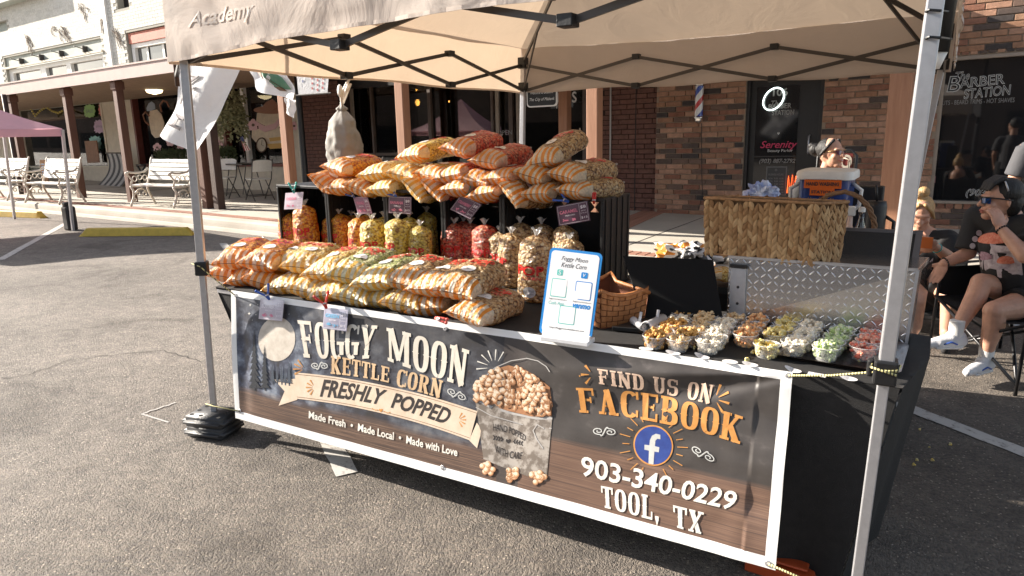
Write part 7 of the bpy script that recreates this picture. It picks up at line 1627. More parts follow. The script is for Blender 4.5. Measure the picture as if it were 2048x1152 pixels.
cbm = mat('orange_black_white_bag', (.55, .18, .02), .5, coat=.3); N, L, P = nodes(cbm); tc = N.new('ShaderNodeTexCoord'); n1 = N.new('ShaderNodeTexNoise'); n1.inputs['Scale'].default_value = 5; L.new(tc.outputs['Object'], n1.inputs[0]); cr = N.new('ShaderNodeValToRGB'); cr.color_ramp.interpolation = 'CONSTANT'; e = cr.color_ramp.elements; e[0].position = 0; e[0].color = (.60, .22, .02, 1); e[1].position = .44; e[1].color = (.65, .62, .58, 1)
for p_, c_ in ((.52, (.02, .02, .02, 1)), (.6, (.5, .5, .52, 1))): q = e.new(p_); q.color = c_
L.new(n1.outputs[0], cr.inputs[0]); L.new(cr.outputs[0], P.inputs['Base Color'])
q = atz(1378, 512, SZ+.06); crumple('shopping_bag', 'crumpled orange white and black shopping bag on the curb', 'bag', q, .20, cbm, 8, (1.5, .7, .55), .9, 44)

mb = MB(); rn = random.Random(12); ks = [kern(None, 70+q) for q in range(4)]
for k in range(46):
    if k < 30: p = Vector((rn.uniform(2.15, 3.0), EF(2.6)+rn.uniform(.03, .45), TZ+.008))
    elif k < 36: p = atz(rn.uniform(1790, 1930), rn.uniform(850, 950), .008)
    else: continue
    q = ks[rn.randrange(4)]; s_ = rn.uniform(.6, 1.1); Q = Matrix.Rotation(rn.uniform(0, 6), 3, 'Z'); mb.add([Q @ v*s_+p for v in q.v], q.f)
mb.build('popcorn_crumbs', PC['B'], smooth=True, kind='stuff', label='stray popcorn kernels dropped on the table and asphalt')
# LEFT BACKGROUND
def flat(name, pts, v, m, parent, th=.012):
    P_ = [atb(x, y, v) for x, y in pts]; mb = MB(); mb.prism([(p.x, p.z) for p in P_], v, v+th); return mb.build(name, m, parent)
pk = thing('pink_tent', 'pink pop-up tent at the left edge over the parking bays', 'tent', (-10.5, 2, 0))
lt, lb_ = aty(127, 275, 3.76), aty(143, 440, 3.76)
c1 = Vector((lt.x, 3.76, lt.z)); ang = R(205); da = Vector((math.cos(ang), math.sin(ang), 0)); db = Vector((math.sin(ang), -math.cos(ang), 0))*-1
da = Vector((-.35, -.94, 0)).normalized()*2.9; db = Vector((-.98, .12, 0)).normalized()*2.9
ez = lt.z+.02; cs4 = [c1, c1+da, c1+da+db, c1+db]; apex = (cs4[0]+cs4[2])/2; apex.z = ez+1.15
for p in cs4: p.z = ez
top0 = aty(128, 257, 3.76).z
mb = MB()
for k in range(4):
    A_, B_ = Vector(cs4[k]), Vector(cs4[(k+1) % 4]); A_.z = B_.z = top0
    mb.grid(lambda s, t, A_=A_, B_=B_: A_.lerp(B_, s).lerp(apex, t)-Vector((0, 0, .22*math.sin(math.pi*t)*.6+.04*math.sin(math.pi*s)*(1-t))), 10, 10, uv=False)
mb.build('canopy_top', M['pinkcloth'], pk, True)
mb = MB()
for k in range(4):
    A_, B_ = cs4[k], cs4[(k+1) % 4]; nn = (B_-A_).cross(Vector((0, 0, 1))).normalized()
    mb.grid(lambda s, t, A_=A_, B_=B_, nn=nn: Vector((A_.lerp(B_, s).x, A_.lerp(B_, s).y, ez+(top0-ez)*t))+nn*(.02*noise.noise(Vector((s*7, t*3, k)))*(1-t)), 30, 5, uv=False)
mb.build('valance', M['pinkcloth'], pk, True)
for i, p in enumerate(cs4):
    b_ = Vector((lb_.x+(p-c1).x, p.y, 0)); mb = MB(); mb.bar(Vector((p.x, p.y, ez+.1)), b_, .04, .04); mb.build('leg', M['steel'], pk)
wb = atz(143, 460, 0); t = thing('weight_bag', 'black weight bag strapped round the pink tent leg', 'weight', tuple(wb)); mb = MB(); mb.box((wb.x-.09, wb.y-.08, 0), (wb.x+.09, wb.y+.08, .40)); mb.build('bag_body', M['black'], t, bevel=.03); mb = MB(); mb.tube([wb+Vector((.09, 0, .36)), wb+Vector((.14, 0, .3)), wb+Vector((.14, 0, .14)), wb+Vector((.09, 0, .08))], .012, 6); mb.build('strap', M['black'], t)
mb = MB(); mb.box((wb.x-.07, wb.y-.06, .38), (wb.x+.03, wb.y+.06, .47)); mb.build('bag_top', M['black'], t, bevel=.02)
M['bench'] = mat('white_bench_paint', (.74, .72, .66), .45, noise_amt=.08, nscale=30); M['cast'] = mat('cream_cast_iron', (.58, .52, .44), .5, noise_amt=.15, nscale=30)
def bench():
    t = bpy.data.objects.new('park_bench', None); COL.objects.link(t); ORG[t.name] = (Vector(), 0); props(t, 'x', 'bench', 'white park benches on the sidewalk'); W = 1.22
    for k in range(4): mb = MB(); y = -.40+k*.10; mb.box((-W/2, y, .40-.006*abs(k-1)), (W/2, y+.075, .425)); mb.build('seat_slat', M['bench'], t, bevel=.006)
    for k in range(5):
        mb = MB(); z = .50+k*.082; y = -.02+k*.028; mb.add([Vector(p) for x in (-W/2+.04, W/2-.04) for p in ((x, y, z), (x, y+.02, z), (x, y+.042, z+.066), (x, y+.022, z+.066))], [(0, 1, 2, 3), (7, 6, 5, 4), (0, 4, 5, 1), (1, 5, 6, 2), (2, 6, 7, 3), (3, 7, 4, 0)]); mb.build('back_slat', M['bench'], t, bevel=.005)
    for s_ in (-1, 1):
        x = s_*(W/2-.03); mb = MB(); 
        P = lambda pts, r: mb.tube([Vector((x, y, z)) for y, z in pts], r, 6)
        P([(-.46, 0), (-.43, .06), (-.37, .18), (-.36, .30), (-.41, .39)], .022); P([(.10, 0), (.07, .07), (.0, .20), (-.04, .32), (-.02, .42), (.06, .62), (.12, .88), (.15, .93)], .022); P([(-.36, .22), (-.26, .31), (-.16, .33), (-.07, .26)], .016); P([(-.41, .39), (-.2, .38), (-.02, .40)], .02)
        P([(-.46, .62), (-.42, .67), (-.36, .65), (-.22, .64), (-.06, .66), (.03, .72)], .022); P([(-.41, .40), (-.36, .50), (-.42, .58), (-.46, .62)], .018)
        for cy, cz, r_ in ((-.30, .53, .05), (-.18, .55, .045), (-.07, .54, .05), (-.26, .23, .035), (-.12, .22, .04), (-.35, .12, .03)):
            mb.tube([Vector((x, cy+r_*math.cos(a*.6), cz+r_*math.sin(a*.6))) for a in range(12)], .010, 5)
        mb.ball((x, -.46, .64), .035, 8, 6); mb.build('cast_end', M['cast'], t, True)
    return t
b0 = bench(); spots = [((325, 412), 'white slatted bench nearest the steel tent leg, fully in view', 8), ((108, 405), 'white slatted bench behind the pink tent leg', 6), ((8, 398), 'white slatted bench at the left edge, partly cut off', 6)]
for i, ((x, y), l_, rz) in enumerate(spots):
    t = b0 if i == 0 else copy_tree(b0); P_ = atz(x, y, SZ); t.matrix_world = Matrix.Translation(P_+Vector((0, .2, 0))) @ Matrix.Rotation(R(rz), 4, 'Z'); retag(t, l_)
def fchair():
    t = bpy.data.objects.new('folding_chair', None); COL.objects.link(t); ORG[t.name] = (Vector(), 0); props(t, 'x', 'chair', 'white folding chairs by the cafe table')
    mb = MB(); mb.box((-.20, -.20, .43), (.20, .19, .455)); mb.build('seat', M['bench'], t, bevel=.015)
    mb = MB(); mb.grid(lambda s, q: Vector((-.21+.42*s, .22+.03*(1-(2*s-1)**2)+.05*q, .60+.24*q-.04*(2*s-1)**4*q)), 10, 5, uv=False); mb.grid(lambda s, q: Vector((-.21+.42*s, .235+.03*(1-(2*s-1)**2)+.05*q, .60+.24*q-.04*(2*s-1)**4*q)), 10, 5, uv=False); mb.build('backrest', M['bench'], t, True)
    for s_ in (-.21, .21):
        mb = MB(); mb.tube([(s_, .30, .86), (s_, .18, .45), (s_, -.22, 0)], .012, 6); mb.build('leg', M['frame'], t, True)
        mb = MB(); mb.tube([(s_, -.15, .44), (s_, .26, 0)], .012, 6); mb.build('leg', M['frame'], t, True)
    mb = MB(); mb.tube([(-.21, .17, .10), (.21, .17, .10)], .009, 6); mb.tube([(-.21, -.14, .1), (.21, -.14, .1)], .009, 6); mb.build('stretcher', M['frame'], t, True)
    return t
f0 = fchair(); 
for i, ((x, y), rz, l_) in enumerate((((450, 400), 25, 'white folding chair left of the dark cafe table, facing the street'), ((520, 404), 255, 'white folding chair right of the dark cafe table, seen sideways'))):
    t = f0 if i == 0 else copy_tree(f0); P_ = atz(x, y-4, SZ); t.matrix_world = Matrix.Translation(P_) @ Matrix.Rotation(R(rz), 4, 'Z'); retag(t, l_)
P_ = atz(490, 392, SZ); t = thing('cafe_table', 'dark small table between the white folding chairs', 'table', tuple(P_)); mb = MB(); mb.box((P_.x-.4, P_.y-.3, SZ+.70), (P_.x+.4, P_.y+.3, SZ+.73)); mb.build('tabletop', M['frame'], t)
for a, b in ((-.3, -.22), (.3, -.22), (-.3, .22), (.3, .22)): mb = MB(); mb.tube([(P_.x+a*.5, P_.y+b, SZ+.7), (P_.x+a*1.2, P_.y+b, SZ)], .012, 6); mb.build('leg', M['frame'], t)
ms = mat('striped_awning_cloth', (.5, .5, .5), .8); N, L, P = nodes(ms); uvn = N.new('ShaderNodeUVMap'); sp = N.new('ShaderNodeSeparateXYZ'); L.new(uvn.outputs[0], sp.inputs[0]); m1 = N.new('ShaderNodeMath'); m1.operation = 'MULTIPLY'; m1.inputs[1].default_value = 4.2; L.new(sp.outputs[0], m1.inputs[0]); m2 = N.new('ShaderNodeMath'); m2.operation = 'FRACT'; L.new(m1.outputs[0], m2.inputs[0]); cr = N.new('ShaderNodeValToRGB'); cr.color_ramp.interpolation = 'CONSTANT'; e = cr.color_ramp.elements; e[0].position = 0; e[0].color = (.06, .06, .065, 1); e[1].position = .38; e[1].color = (.60, .58, .54, 1)
for p_, c_ in ((.46, (.22, .22, .22, 1)), (.60, (.60, .58, .54, 1)), (.70, (.20, .20, .20, 1)), (.82, (.6, .58, .54, 1)), (.88, (.06, .06, .065, 1))): q = e.new(p_); q.color = c_
L.new(m2.outputs[0], cr.inputs[0]); L.new(cr.outputs[0], P.inputs['Base Color'])
tl1, tr1, bl1, br1 = atb(213, 306, -.5), atb(252, 306, -.5), atb(183, 382, -1.1), atb(232, 384, -1.1)
hs = thing('striped_hammock', 'grey and white striped fabric lounger hanging by the cream wall', 'hammock', tuple(tl1), M=BM)
def hf(s, t): p = (tl1*(1-s)+tr1*s)*(1-t)+(bl1*(1-s)+br1*s)*t; sag = math.sin(math.pi*t); return p+Vector((.12*sag, .18*sag, -.02*sag))
mb = MB(); mb.grid(hf, 20, 16); mb.build('striped_cloth', ms, hs, True)
mb = MB(); mb.tube([tl1+Vector((-.05, 0, 0)), tr1+Vector((.05, 0, 0))], .018, 8); mb.tube([bl1+Vector((-.05, 0, 0)), br1+Vector((.05, 0, 0))], .018, 8); mb.tube([tl1, Vector((tl1.x, -.2, -.1))], .018, 8); mb.tube([tr1, Vector((tr1.x, -.2, -.1))], .018, 8); mb.build('frame', M['postdark'], hs, True)
def star(cx, cy, rx, ry, n=12, k=.82): return [(cx+rx*(1 if q % 2 == 0 else k)*math.copysign(abs(math.cos(q*math.pi/n))**.6, math.cos(q*math.pi/n)), cy+ry*(1 if q % 2 == 0 else k)*math.copysign(abs(math.sin(q*math.pi/n))**.6, math.sin(q*math.pi/n))) for q in range(2*n)]
posts = [((179, 222), 12, 14, (.24, .42, .12), 'green burst shaped poster in the left shop window', 'SALE'), ((209, 219), 13, 14, (.55, .16, .13), 'coral red burst shaped poster in the left shop window', 'OPEN'), ((199, 253), 12, 14, (.42, .28, .42), 'lilac burst shaped poster in the left shop window', 'shop'), ((190, 287), 13, 16, (.20, .48, .46), 'teal burst shaped poster behind the brown board', 'gifts'), ((221, 286), 12, 14, (.62, .52, .06), 'yellow burst shaped poster in the left shop window', 'new')]
for (c, rx, ry, col, l_, tx) in posts:
    p0 = atb(*c, .10); t = thing('window_poster', l_, 'poster', tuple(p0), 'burst shaped paper posters in the shop window', M=BM); flat('paper', star(*c, rx, ry), .10, mat('poster_paper', col, .6, noise_amt=.1), t, .004); blet(tx, c[0], c[1], rx*1.2, ry*.5, .096, M['stickerink'], t, shear=.2)
t = thing('brown_board', 'plain brown board leaning in the left shop window', 'board', tuple(atb(185, 300, -.1)), M=BM); flat('board', [(169, 282), (193, 281), (199, 325), (175, 326)], -.10, mat('brown_board', (.22, .10, .05), .7, noise_amt=.2), t, .02); mb = MB(); a = atb(170, 283, -.07); b = atb(176, 326, -.07); mb.bar(a, b, .02, .03); mb.build('easel', M['postdark'], t)
t = thing('price_board', 'orange framed menu board with blue rows behind the bench', 'menu board', tuple(atb(87, 352, -1.0)), M=BM); flat('frame', [(79, 320), (92, 320), (96, 366), (84, 366)], -1.0, mat('orange_frame', (.45, .18, .04), .6), t, .03)
for k in range(5): flat('row', [(81.5+k*.6, 327+k*5), (88+k*.6, 327+k*5), (88.5+k*.6, 330+k*5), (82+k*.6, 330+k*5)], -1.01, mat('pale_row', (.55, .60, .72), .5), t, .008)
t = thing('display_bench', 'orange bench with pink cushions inside the left shop window', 'display', tuple(atb(115, 300, .4)), M=BM)
for k in range(3): a, b = atb(103+k*13, 284, .5), atb(114+k*13, 294, .5); mb = MB(); mb.box((a.x, .45, b.z), (b.x, .7, a.z)); mb.build('cushion', mat('pink_cushion', (.42, .06, .10), .8), t, bevel=.04)
a, b = atb(100, 294, .45), atb(140, 301, .45); mb = MB(); mb.box((a.x, .42, b.z), (b.x, .75, a.z)); mb.build('seat', mat('orange_seat', (.50, .22, .02), .7), t)
gl = thing('light_garland', 'string of small yellow balls under the porch by the pink tent', 'garland', tuple(atb(90, 225, -.2)), M=BM); pts = [atb(x, y, -.2) for x, y in ((62, 218), (70, 232), (80, 222), (92, 214), (104, 222), (116, 226), (128, 220))]
mb = MB(); mb.tube(pts, .006, 5); mb.build('string', M['wire'], gl); mb = MB()
for a, b in zip(pts, pts[1:]):
    for k in range(3): mb.ball(a.lerp(b, k/3), .035, 6, 5)
mb.build('yellow_ball', mat('yellow_ball', (.62, .50, .12), .5), gl, True, kind='stuff')
cC = mat('cutout_cream', (.58, .47, .34), .6, noise_amt=.15, nscale=8); cB = mat('cutout_blue_grey', (.26, .30, .36), .6); cP = mat('cutout_pink', (.58, .34, .36), .6); cK = mat('cutout_line', (.10, .05, .03), .7); cO = mat('cutout_ochre', (.52, .30, .06), .6); cR = mat('cutout_brown', (.30, .12, .06), .6)
def ell(cx, cy, rx, ry, n=22, a0=0): return [(cx+rx*math.cos(a0+k*2*math.pi/n), cy+ry*math.sin(a0+k*2*math.pi/n)) for k in range(n)]
tp = thing('teapot_cutout', 'cream teapot cut-out with blue lid in the red framed window', 'window decoration', tuple(atb(313, 240, -.04)), M=BM)
flat('pot_body', [(300, 222), (313, 219), (322, 228), (328, 245), (327, 262), (320, 274), (310, 276), (303, 268), (299, 250), (297, 235)], -.04, cC, tp); flat('pot_lid', [(293, 216), (297, 207), (303, 203), (309, 208), (310, 218), (300, 222), (294, 222)], -.05, cB, tp)
mb = MB(); mb.tube([atb(x, y, -.045) for x, y in ((323, 224), (320, 210), (326, 201), (334, 204), (338, 214))], .022, 6); mb.tube([atb(x, y, -.045) for x, y in ((299, 232), (291, 224), (286, 230), (290, 242), (298, 250))], .022, 6); mb.build('pot_handle', cR, tp, True)
def flower(cx, cy, r_, label, v=-.045):
    t = thing('flower_cutout', label, 'window decoration', tuple(atb(cx, cy, v)), 'pink flower cut-outs in the tea shop windows', M=BM)
    for k in range(5): a = k*1.257-1.57; flat('petal', ell(cx+r_*.55*math.cos(a), cy+r_*.6*math.sin(a), r_*.42, r_*.45, 10), v-.001*k, cP, t, .008)
    flat('centre', ell(cx, cy, r_*.25, r_*.25, 8), v-.012, cK, t, .006)
for a in ((314, 295, 9, 'pink flower cut-out low in the left tea shop window'), (340, 284, 9, 'pink flower cut-out behind the white flag tip'), (436, 292, 11, 'pink flower cut-out under the hanging fern'), (506, 250, 12, 'pink flower cut-out left of the stacked cups'), (588, 252, 9, 'pink flower cut-out beside the black lamp post'), (361, 290, 9, 'pink flower cut-out just left of the steel leg')): flower(*a)
st_ = thing('cup_stack_cutout', 'stacked cream teacups cut-out with pink ribbon and clock', 'window decoration', tuple(atb(535, 260, -.04)), M=BM)
flat('saucer', ell(541, 220, 34, 8), -.05, cR, st_); flat('upper_cup', [(514, 226), (568, 222), (566, 240), (556, 258), (526, 262), (512, 246)], -.04, cC, st_); flat('lower_cup', [(504, 258), (572, 256), (575, 275), (560, 297), (520, 294), (503, 275)], -.035, cC, st_)
flat('ribbon', [(516, 245), (530, 252), (548, 247), (562, 232), (564, 242), (550, 258), (530, 264), (517, 258)], -.055, cP, st_); flat('book', [(538, 276), (566, 273), (567, 280), (540, 283)], -.05, cO, st_); flat('book', [(534, 288), (566, 286), (566, 296), (540, 298)], -.05, cO, st_); flat('bird_on_cup', [(524, 214), (532, 204), (544, 198), (552, 205), (556, 213), (546, 220), (534, 219)], -.062, cR, st_)
flat('clock_face', ell(523, 290, 10, 14), -.06, M['cream'], st_); mb = MB(); mb.tube([atb(x, y, -.064) for x, y in ell(523, 290, 10, 14)+ell(523, 290, 10, 14)[:1]], .016, 5); mb.bar(atb(523, 290, -.066), atb(524, 280, -.066), .008, .004); mb.bar(atb(523, 290, -.066), atb(528, 292, -.066), .008, .004); mb.build('clock_ring', cK, st_)
lf_ = mat('trailing_leaves', (.19, .20, .09), .7, col2=(.33, .32, .18), nscale=20); rn = random.Random(9)
def leaves(name, label, cat, c, n, rx, ry, rz_, droop, m, sz=.05):
    mb = MB()
    for k in range(n):
        a = rn.uniform(0, 6.28); r_ = rn.random()**.5; p = Vector((c[0]+rx*r_*math.cos(a), c[1]+ry*r_*math.sin(a), c[2]+rz_*(rn.random()-.5)*2-droop*r_*rn.random())); d = Vector((rn.uniform(-1, 1), rn.uniform(-1, 1), rn.uniform(-1.4, .5 if droop else 1))).normalized()*sz*rn.uniform(.6, 1.6); s_ = d.orthogonal().normalized()*sz*.28
        mb.add([p, p+d*.5+s_, p+d, p+d*.5-s_], [(0, 1, 2, 3)])
    return mb
c = atb(455, 205, -1.0); t = thing('hanging_fern', 'pale green hanging fern basket under porch left of the white flag picture', 'hanging plant', tuple(c), M=BM); leaves('f', '', '', (c.x, c.y, c.z+.05), 1500, .42, .35, .30, .75, lf_, .09).build('foliage', lf_, t); mb = MB(); mb.lathe([(.12, c.z+.05), (.2, c.z+.25)], (c.x, c.y, 0), 12); mb.tube([c+Vector((0, 0, .2)), Vector((c.x, c.y, fb+.05))], .006, 5); mb.build('hanging_pot', M['postdark'], t)
gd = mat('dark_green_leaves', (.035, .055, .02), .7, col2=(.07, .09, .03), nscale=20)
for (x0, x1, y, l_, m_) in ((312, 385, 312, 'dark green shrub planter under the teapot window', gd), (428, 470, 308, 'dark potted plant under the pink flower by the cafe table', gd), (20, 60, 345, 'dark potted plants beside the leftmost bench', gd)):
    a, b = atb(x0, y, -.25), atb(x1, y, -.25); t = thing('planter', l_, 'planter', ((a.x+b.x)/2, -.25, a.z-.5), 'planters standing by the shop windows', M=BM); cx_, w_ = (a.x+b.x)/2, (b.x-a.x)/2
    leaves('p', '', '', (cx_, -.25, a.z), 800, w_, .2, .16, 0, m_, .08).build('foliage', m_, t); mb = MB(); mb.lathe([(.13, a.z-.42), (.19, a.z-.10), (.20, a.z-.06)], (cx_, -.25, 0), 14); mb.build('pot', M['cast'], t, True); mb = MB(); mb.tube([(cx_, -.25, a.z-.08), (cx_, -.25, a.z+.1)], .02, 6); mb.build('stem', M['postdark'], t)
t = thing('small_flag', 'small striped stars flag tilting in a pot by the cafe window', 'flag', tuple(atb(488, 300, -.3)), M=BM)
a, b, c, d = (atb(x, y, -.3) for x, y in ((481, 277), (486, 273), (501, 300), (489, 302)))
for k in range(6): mb = MB(); f0_, f1_ = k/6, (k+1)/6; mb.add([a.lerp(b, f0_), a.lerp(b, f1_), d.lerp(c, f1_), d.lerp(c, f0_)], [(0, 1, 2, 3)]); mb.build('stripe', M['whitepaint'] if k % 2 else mat('flag_red', (.42, .03, .03), .7), t)
flat('canton', [(480, 276), (485, 272), (489, 283), (485, 286)], -.31, mat('flag_blue', (.02, .03, .14), .7), t, .004); mb = MB(); mb.tube([atb(481, 274, -.29), atb(492, 322, -.29)], .008, 5); mb.build('stick', M['postdark'], t)
t = thing('plant_stand', 'small spade shaped dark stand left of the near bench', 'stand', tuple(atb(283, 345, -.8)), M=BM); mb = MB(); mb.tube([atb(x, y, -.8) for x, y in ((273, 330), (291, 330))], .02, 6); mb.tube([atb(x, y, -.8) for x, y in ((275, 332), (281, 342), (284, 365))], .025, 6); mb.tube([atb(x, y, -.8) for x, y in ((290, 332), (285, 342), (284, 365))], .025, 6); mb.build('stand_body', M['black'], t, True)
# white flags flying behind the left of the stall
M['flagcloth'] = fabric('white_flag_cloth', (.80, .80, .81), .35, .4, 6)
def flagpoly(name, label, tl, tr, br, bl, yv, nx=24, ny=24, bulge=.05, seed=1, bend=(0, 0)):
    A_, B_, C_, D_ = (aty(*q, yv) for q in (tl, tr, br, bl)); t = thing(name, label, 'flag', tuple(A_))
    def f(s, q, o=0): p = (A_*(1-s)+B_*s)*(1-q)+(D_*(1-s)+C_*s)*q; w_ = bulge*(noise.noise(Vector((s*2.2+seed, q*2.2, seed)))+.4*math.sin(s*7+q*3)); return p+Vector((bend[0]*math.sin(math.pi*s)*q, w_-o, bend[1]*math.sin(math.pi*s)*q))
    mb = MB(); mb.grid(f, nx, ny, uv=False); mb.build('flag_cloth', M['flagcloth'], t, True); return t, f
fp = thing('flag_pole', 'dark pole standing behind the left front tent corner', 'pole', tuple(aty(352, 160, .5))); mb = MB(); b0_ = aty(352, 160, .5); mb.tube([Vector((b0_.x-.03, .5, 2.9)), aty(343, 60, .5), Vector((b0_.x+.01, .5, 1.80))], .013, 8); mb.build('pole', M['postdark'], fp, True); mb = MB(); mb.bar(Vector((b0_.x+.01, .5, 1.86)), fFL(1.9), .02, .02); mb.build('pole_bracket', M['black'], fp, True)
t, f = flagpoly('feather_flag', 'large white flag with grey outlined letters hanging behind left leg', (376, 95), (492, 95), (392, 311), (322, 270), .9, bulge=.05)
M['fgrey'] = mat('flag_grey_outline', (.16, .15, .16), .7); M['flag2'] = mat('flag_letter_face', (.16, .13, .14), .7)
for i, ch in enumerate('NEW'):
    cx_, cy_ = .17+.0*i, .34+.22*i
    for m_, of, dv in ((M['fgrey'], .05, .014), (M['flag2'], -.01, .018)):
        mb = MB(); vs, fs, dm = text2d('NEHW'[i] if i < 3 else ch, offset=of); mb.add([f(min(.98, max(.0, (.32-.02*i+y*.44))), cy_+x*.21, dv) for x, y in vs], fs); mb.build('lettering', m_, t)
mb = MB(); mb.tube([f(.02+.55*k/12 if 0 else (.06+.02*k), .92 if 0 else .88, .006) for k in range(12)], .003, 4)
t, f = flagpoly('picture_flag', 'white flag with green and brown bird picture between porch posts', (487, 120), (560, 120), (590, 200), (512, 182), 1.4, bulge=.05, seed=4)
cg = mat('flag_green', (.05, .16, .10), .7, col2=(.12, .24, .16), nscale=20); cbw = mat('flag_brown', (.16, .09, .05), .7)
mb = MB(); mb.add([f(s, q, .006) for s, q in ((.25, .22), (.6, .15), (.85, .45), (.9, .75), (.6, .8), (.45, .5))], [(0, 1, 2, 3, 4, 5)]); mb.build('picture_green', cg, t); mb = MB(); mb.add([f(s, q, .009) for s, q in ((.15, .30), (.3, .26), (.5, .52), (.8, .82), (.62, .84), (.35, .55))], [(0, 1, 2, 3, 4, 5)]); mb.build('picture_brown', cbw, t)
t, f = flagpoly('cloth_tail', 'white cloth tail hanging before the cedar post by the lamp post', (568, 196), (588, 200), (588, 238), (572, 226), 1.5, 8, 8, .03, 7)
P_ = [aty(x, y, 5.6) for x, y in ((592, 140), (658, 144), (655, 185), (597, 190))]; t = thing('star_banner', 'white banner with red and blue stars on the lamp post', 'banner', tuple(P_[0])); mb = MB(); mb.add(P_, [(0, 1, 2, 3)]); mb.build('banner_cloth', M['flagcloth'], t)
mr, mb2 = mat('star_red', (.35, .04, .05), .7), mat('star_blue', (.03, .06, .20), .7)
for i, (s, q) in enumerate([(.5+.17*a, .1+.22*b+.08*(a % 2)) for a in range(3) for b in range(4)]+[(.18, .16), (.2, .45)]):
    c = (P_[0]*(1-s)+P_[1]*s)*(1-q)+(P_[3]*(1-s)+P_[2]*s)*q; mb = MB(); mb.add([c+Vector(((.03 if k % 2 == 0 else .013)*math.sin(k*.628), -.006, (.03 if k % 2 == 0 else .013)*math.cos(k*.628))) for k in range(10)], [tuple(range(10))]); mb.build('star', mb2 if i > 11 or i % 4 == 0 else mr, t)
mb = MB(); mb.tube([aty(592, 191, 5.6), aty(662, 186, 5.6)], .012, 6); mb.build('banner_rod', M['frame'], t)
# PEOPLE
def solid(name, shapes, m, parent, voxel=.006, smooth=5, factor=.5):
    """union of tapered limbs grown into one continuous skin"""
    mb = MB()
    for sh in shapes:
        if sh[0] == 'c':       # capsule chain: points, radii
            pts, rs = sh[1], sh[2]; mb.tube(pts, list(rs), 14)
            for p, r in ((pts[0], rs[0]), (pts[-1], rs[-1])): mb.ball(p, r, 14, 10)
        elif sh[0] == 'f': mb.tube(sh[1], list(sh[2]), 18)      # flat-ended, for sleeves and hems
        elif sh[0] == 'b': mb.ball(sh[1], sh[2], 16, 12, sh[3] if len(sh) > 3 else (1, 1, 1))
        elif sh[0] == 'e':     # oriented ellipsoid: centre, matrix3 of half axes
            b = MB(); b.ball((0, 0, 0), 1, 16, 12); mb.add([sh[2] @ v + Vector(sh[1]) for v in b.v], b.f)
    me = mb.mesh('tmp', m); o = bpy.data.objects.new('tmp', me); COL.objects.link(o)
    r = o.modifiers.new('r', 'REMESH'); r.mode = 'VOXEL'; r.voxel_size = voxel; r.use_smooth_shade = True
    s_ = o.modifiers.new('s', 'SMOOTH'); s_.factor = factor; s_.iterations = smooth
    dg = bpy.context.evaluated_depsgraph_get(); new = bpy.data.meshes.new_from_object(o.evaluated_get(dg)); bpy.data.objects.remove(o)
    new.materials.clear(); new.materials.append(m); new.polygons.foreach_set('use_smooth', [True]*len(new.polygons)); new.name = name
    off = ORG[parent.name][0] if parent.name in ORG else (ORG[parent.parent.name][0] if parent.parent else Vector())
    new.transform(Matrix.Translation(-off)); q = bpy.data.objects.new(name, new); COL.objects.link(q); q.parent = parent; return q
def fr3(f, u=(0, 0, 1)):
    f = Vector(f).normalized(); r = f.cross(Vector(u)).normalized(); u = r.cross(f); return f, r, u
def head(shapes, c, f, s=1.0, up=(0, 0, 1)):
    """skull, jaw, nose, lips, ears and brow, looking along f"""
    f, r, u = fr3(f, up); E_ = lambda a, b, d, c_: shapes.append(('e', c_, Matrix(((f.x*a, r.x*b, u.x*d), (f.y*a, r.y*b, u.y*d), (f.z*a, r.z*b, u.z*d)))))
    P = lambda x, y, z: c+(f*x+r*y+u*z)*s
    E_(.095*s, .075*s, .100*s, P(-.008, 0, .025)); E_(.062*s, .058*s, .075*s, P(.030, 0, -.035)); E_(.030*s, .034*s, .024*s, P(.062, 0, -.088))
    shapes.append(('c', [P(.088, 0, .020), P(.104, 0, -.008), P(.112, 0, -.022)], [.008*s, .011*s, .013*s])); 
    for k in (-1, 1): shapes.append(('b', P(.098, k*.012, -.022), .009*s)); E_(.010*s, .007*s, .026*s, P(-.012, k*.078, -.006)); shapes.append(('b', P(.060, k*.036, -.022), .024*s))
    shapes.append(('c', [P(.088, -.018, -.052), P(.095, 0, -.050), P(.088, .018, -.052)], [.007*s, .009*s, .007*s])); shapes.append(('c', [P(.084, -.015, -.064), P(.090, 0, -.064), P(.084, .015, -.064)], [.007*s, .009*s, .007*s]))
    shapes.append(('c', [P(.078, -.045, .028), P(.092, 0, .030), P(.078, .045, .028)], [.010*s, .011*s, .010*s]))
    return P
def hand(shapes, w, d, n, sd, curl=.5, s=1.0, spread=.10):
    """wrist w, direction d, palm normal n; thumb on side sd"""
    d = d.normalized(); n = (n-d*n.dot(d)).normalized(); x = d.cross(n)*sd
    pal = w+d*.045*s; shapes.append(('e', pal, Matrix(((d.x*.050*s, x.x*.040*s, n.x*.015*s), (d.y*.050*s, x.y*.040*s, n.y*.015*s), (d.z*.050*s, x.z*.040*s, n.z*.015*s)))))
    for i, (off, ln) in enumerate(((.030, .068), (.010, .076), (-.010, .071), (-.029, .056))):
        b = w+d*.078*s+x*off*s; dd = (d+x*(off*spread*30*.033)).normalized(); p = [b-d*.03*s, b]; c_ = curl; cur = dd; q = b
        for k, fr_ in enumerate((.45, .32, .23)):
            cur = (cur*math.cos(c_)+n*math.sin(c_)).normalized(); q = q+cur*ln*fr_*s; p.append(q)
        shapes.append(('c', p, [.0095*s, .0095*s, .0085*s, .0078*s, .0068*s]))
    b = w+d*.025*s+x*.032*s; shapes.append(('c', [w+d*.01*s+x*.012*s, b, b+(d*.6+x*.8+n*.3).normalized()*.032*s, b+(d*.6+x*.8+n*.3).normalized()*.032*s+(d*.95+x*.2+n*.4).normalized()*.028*s], [.013*s, .0125*s, .0105*s, .0085*s]))
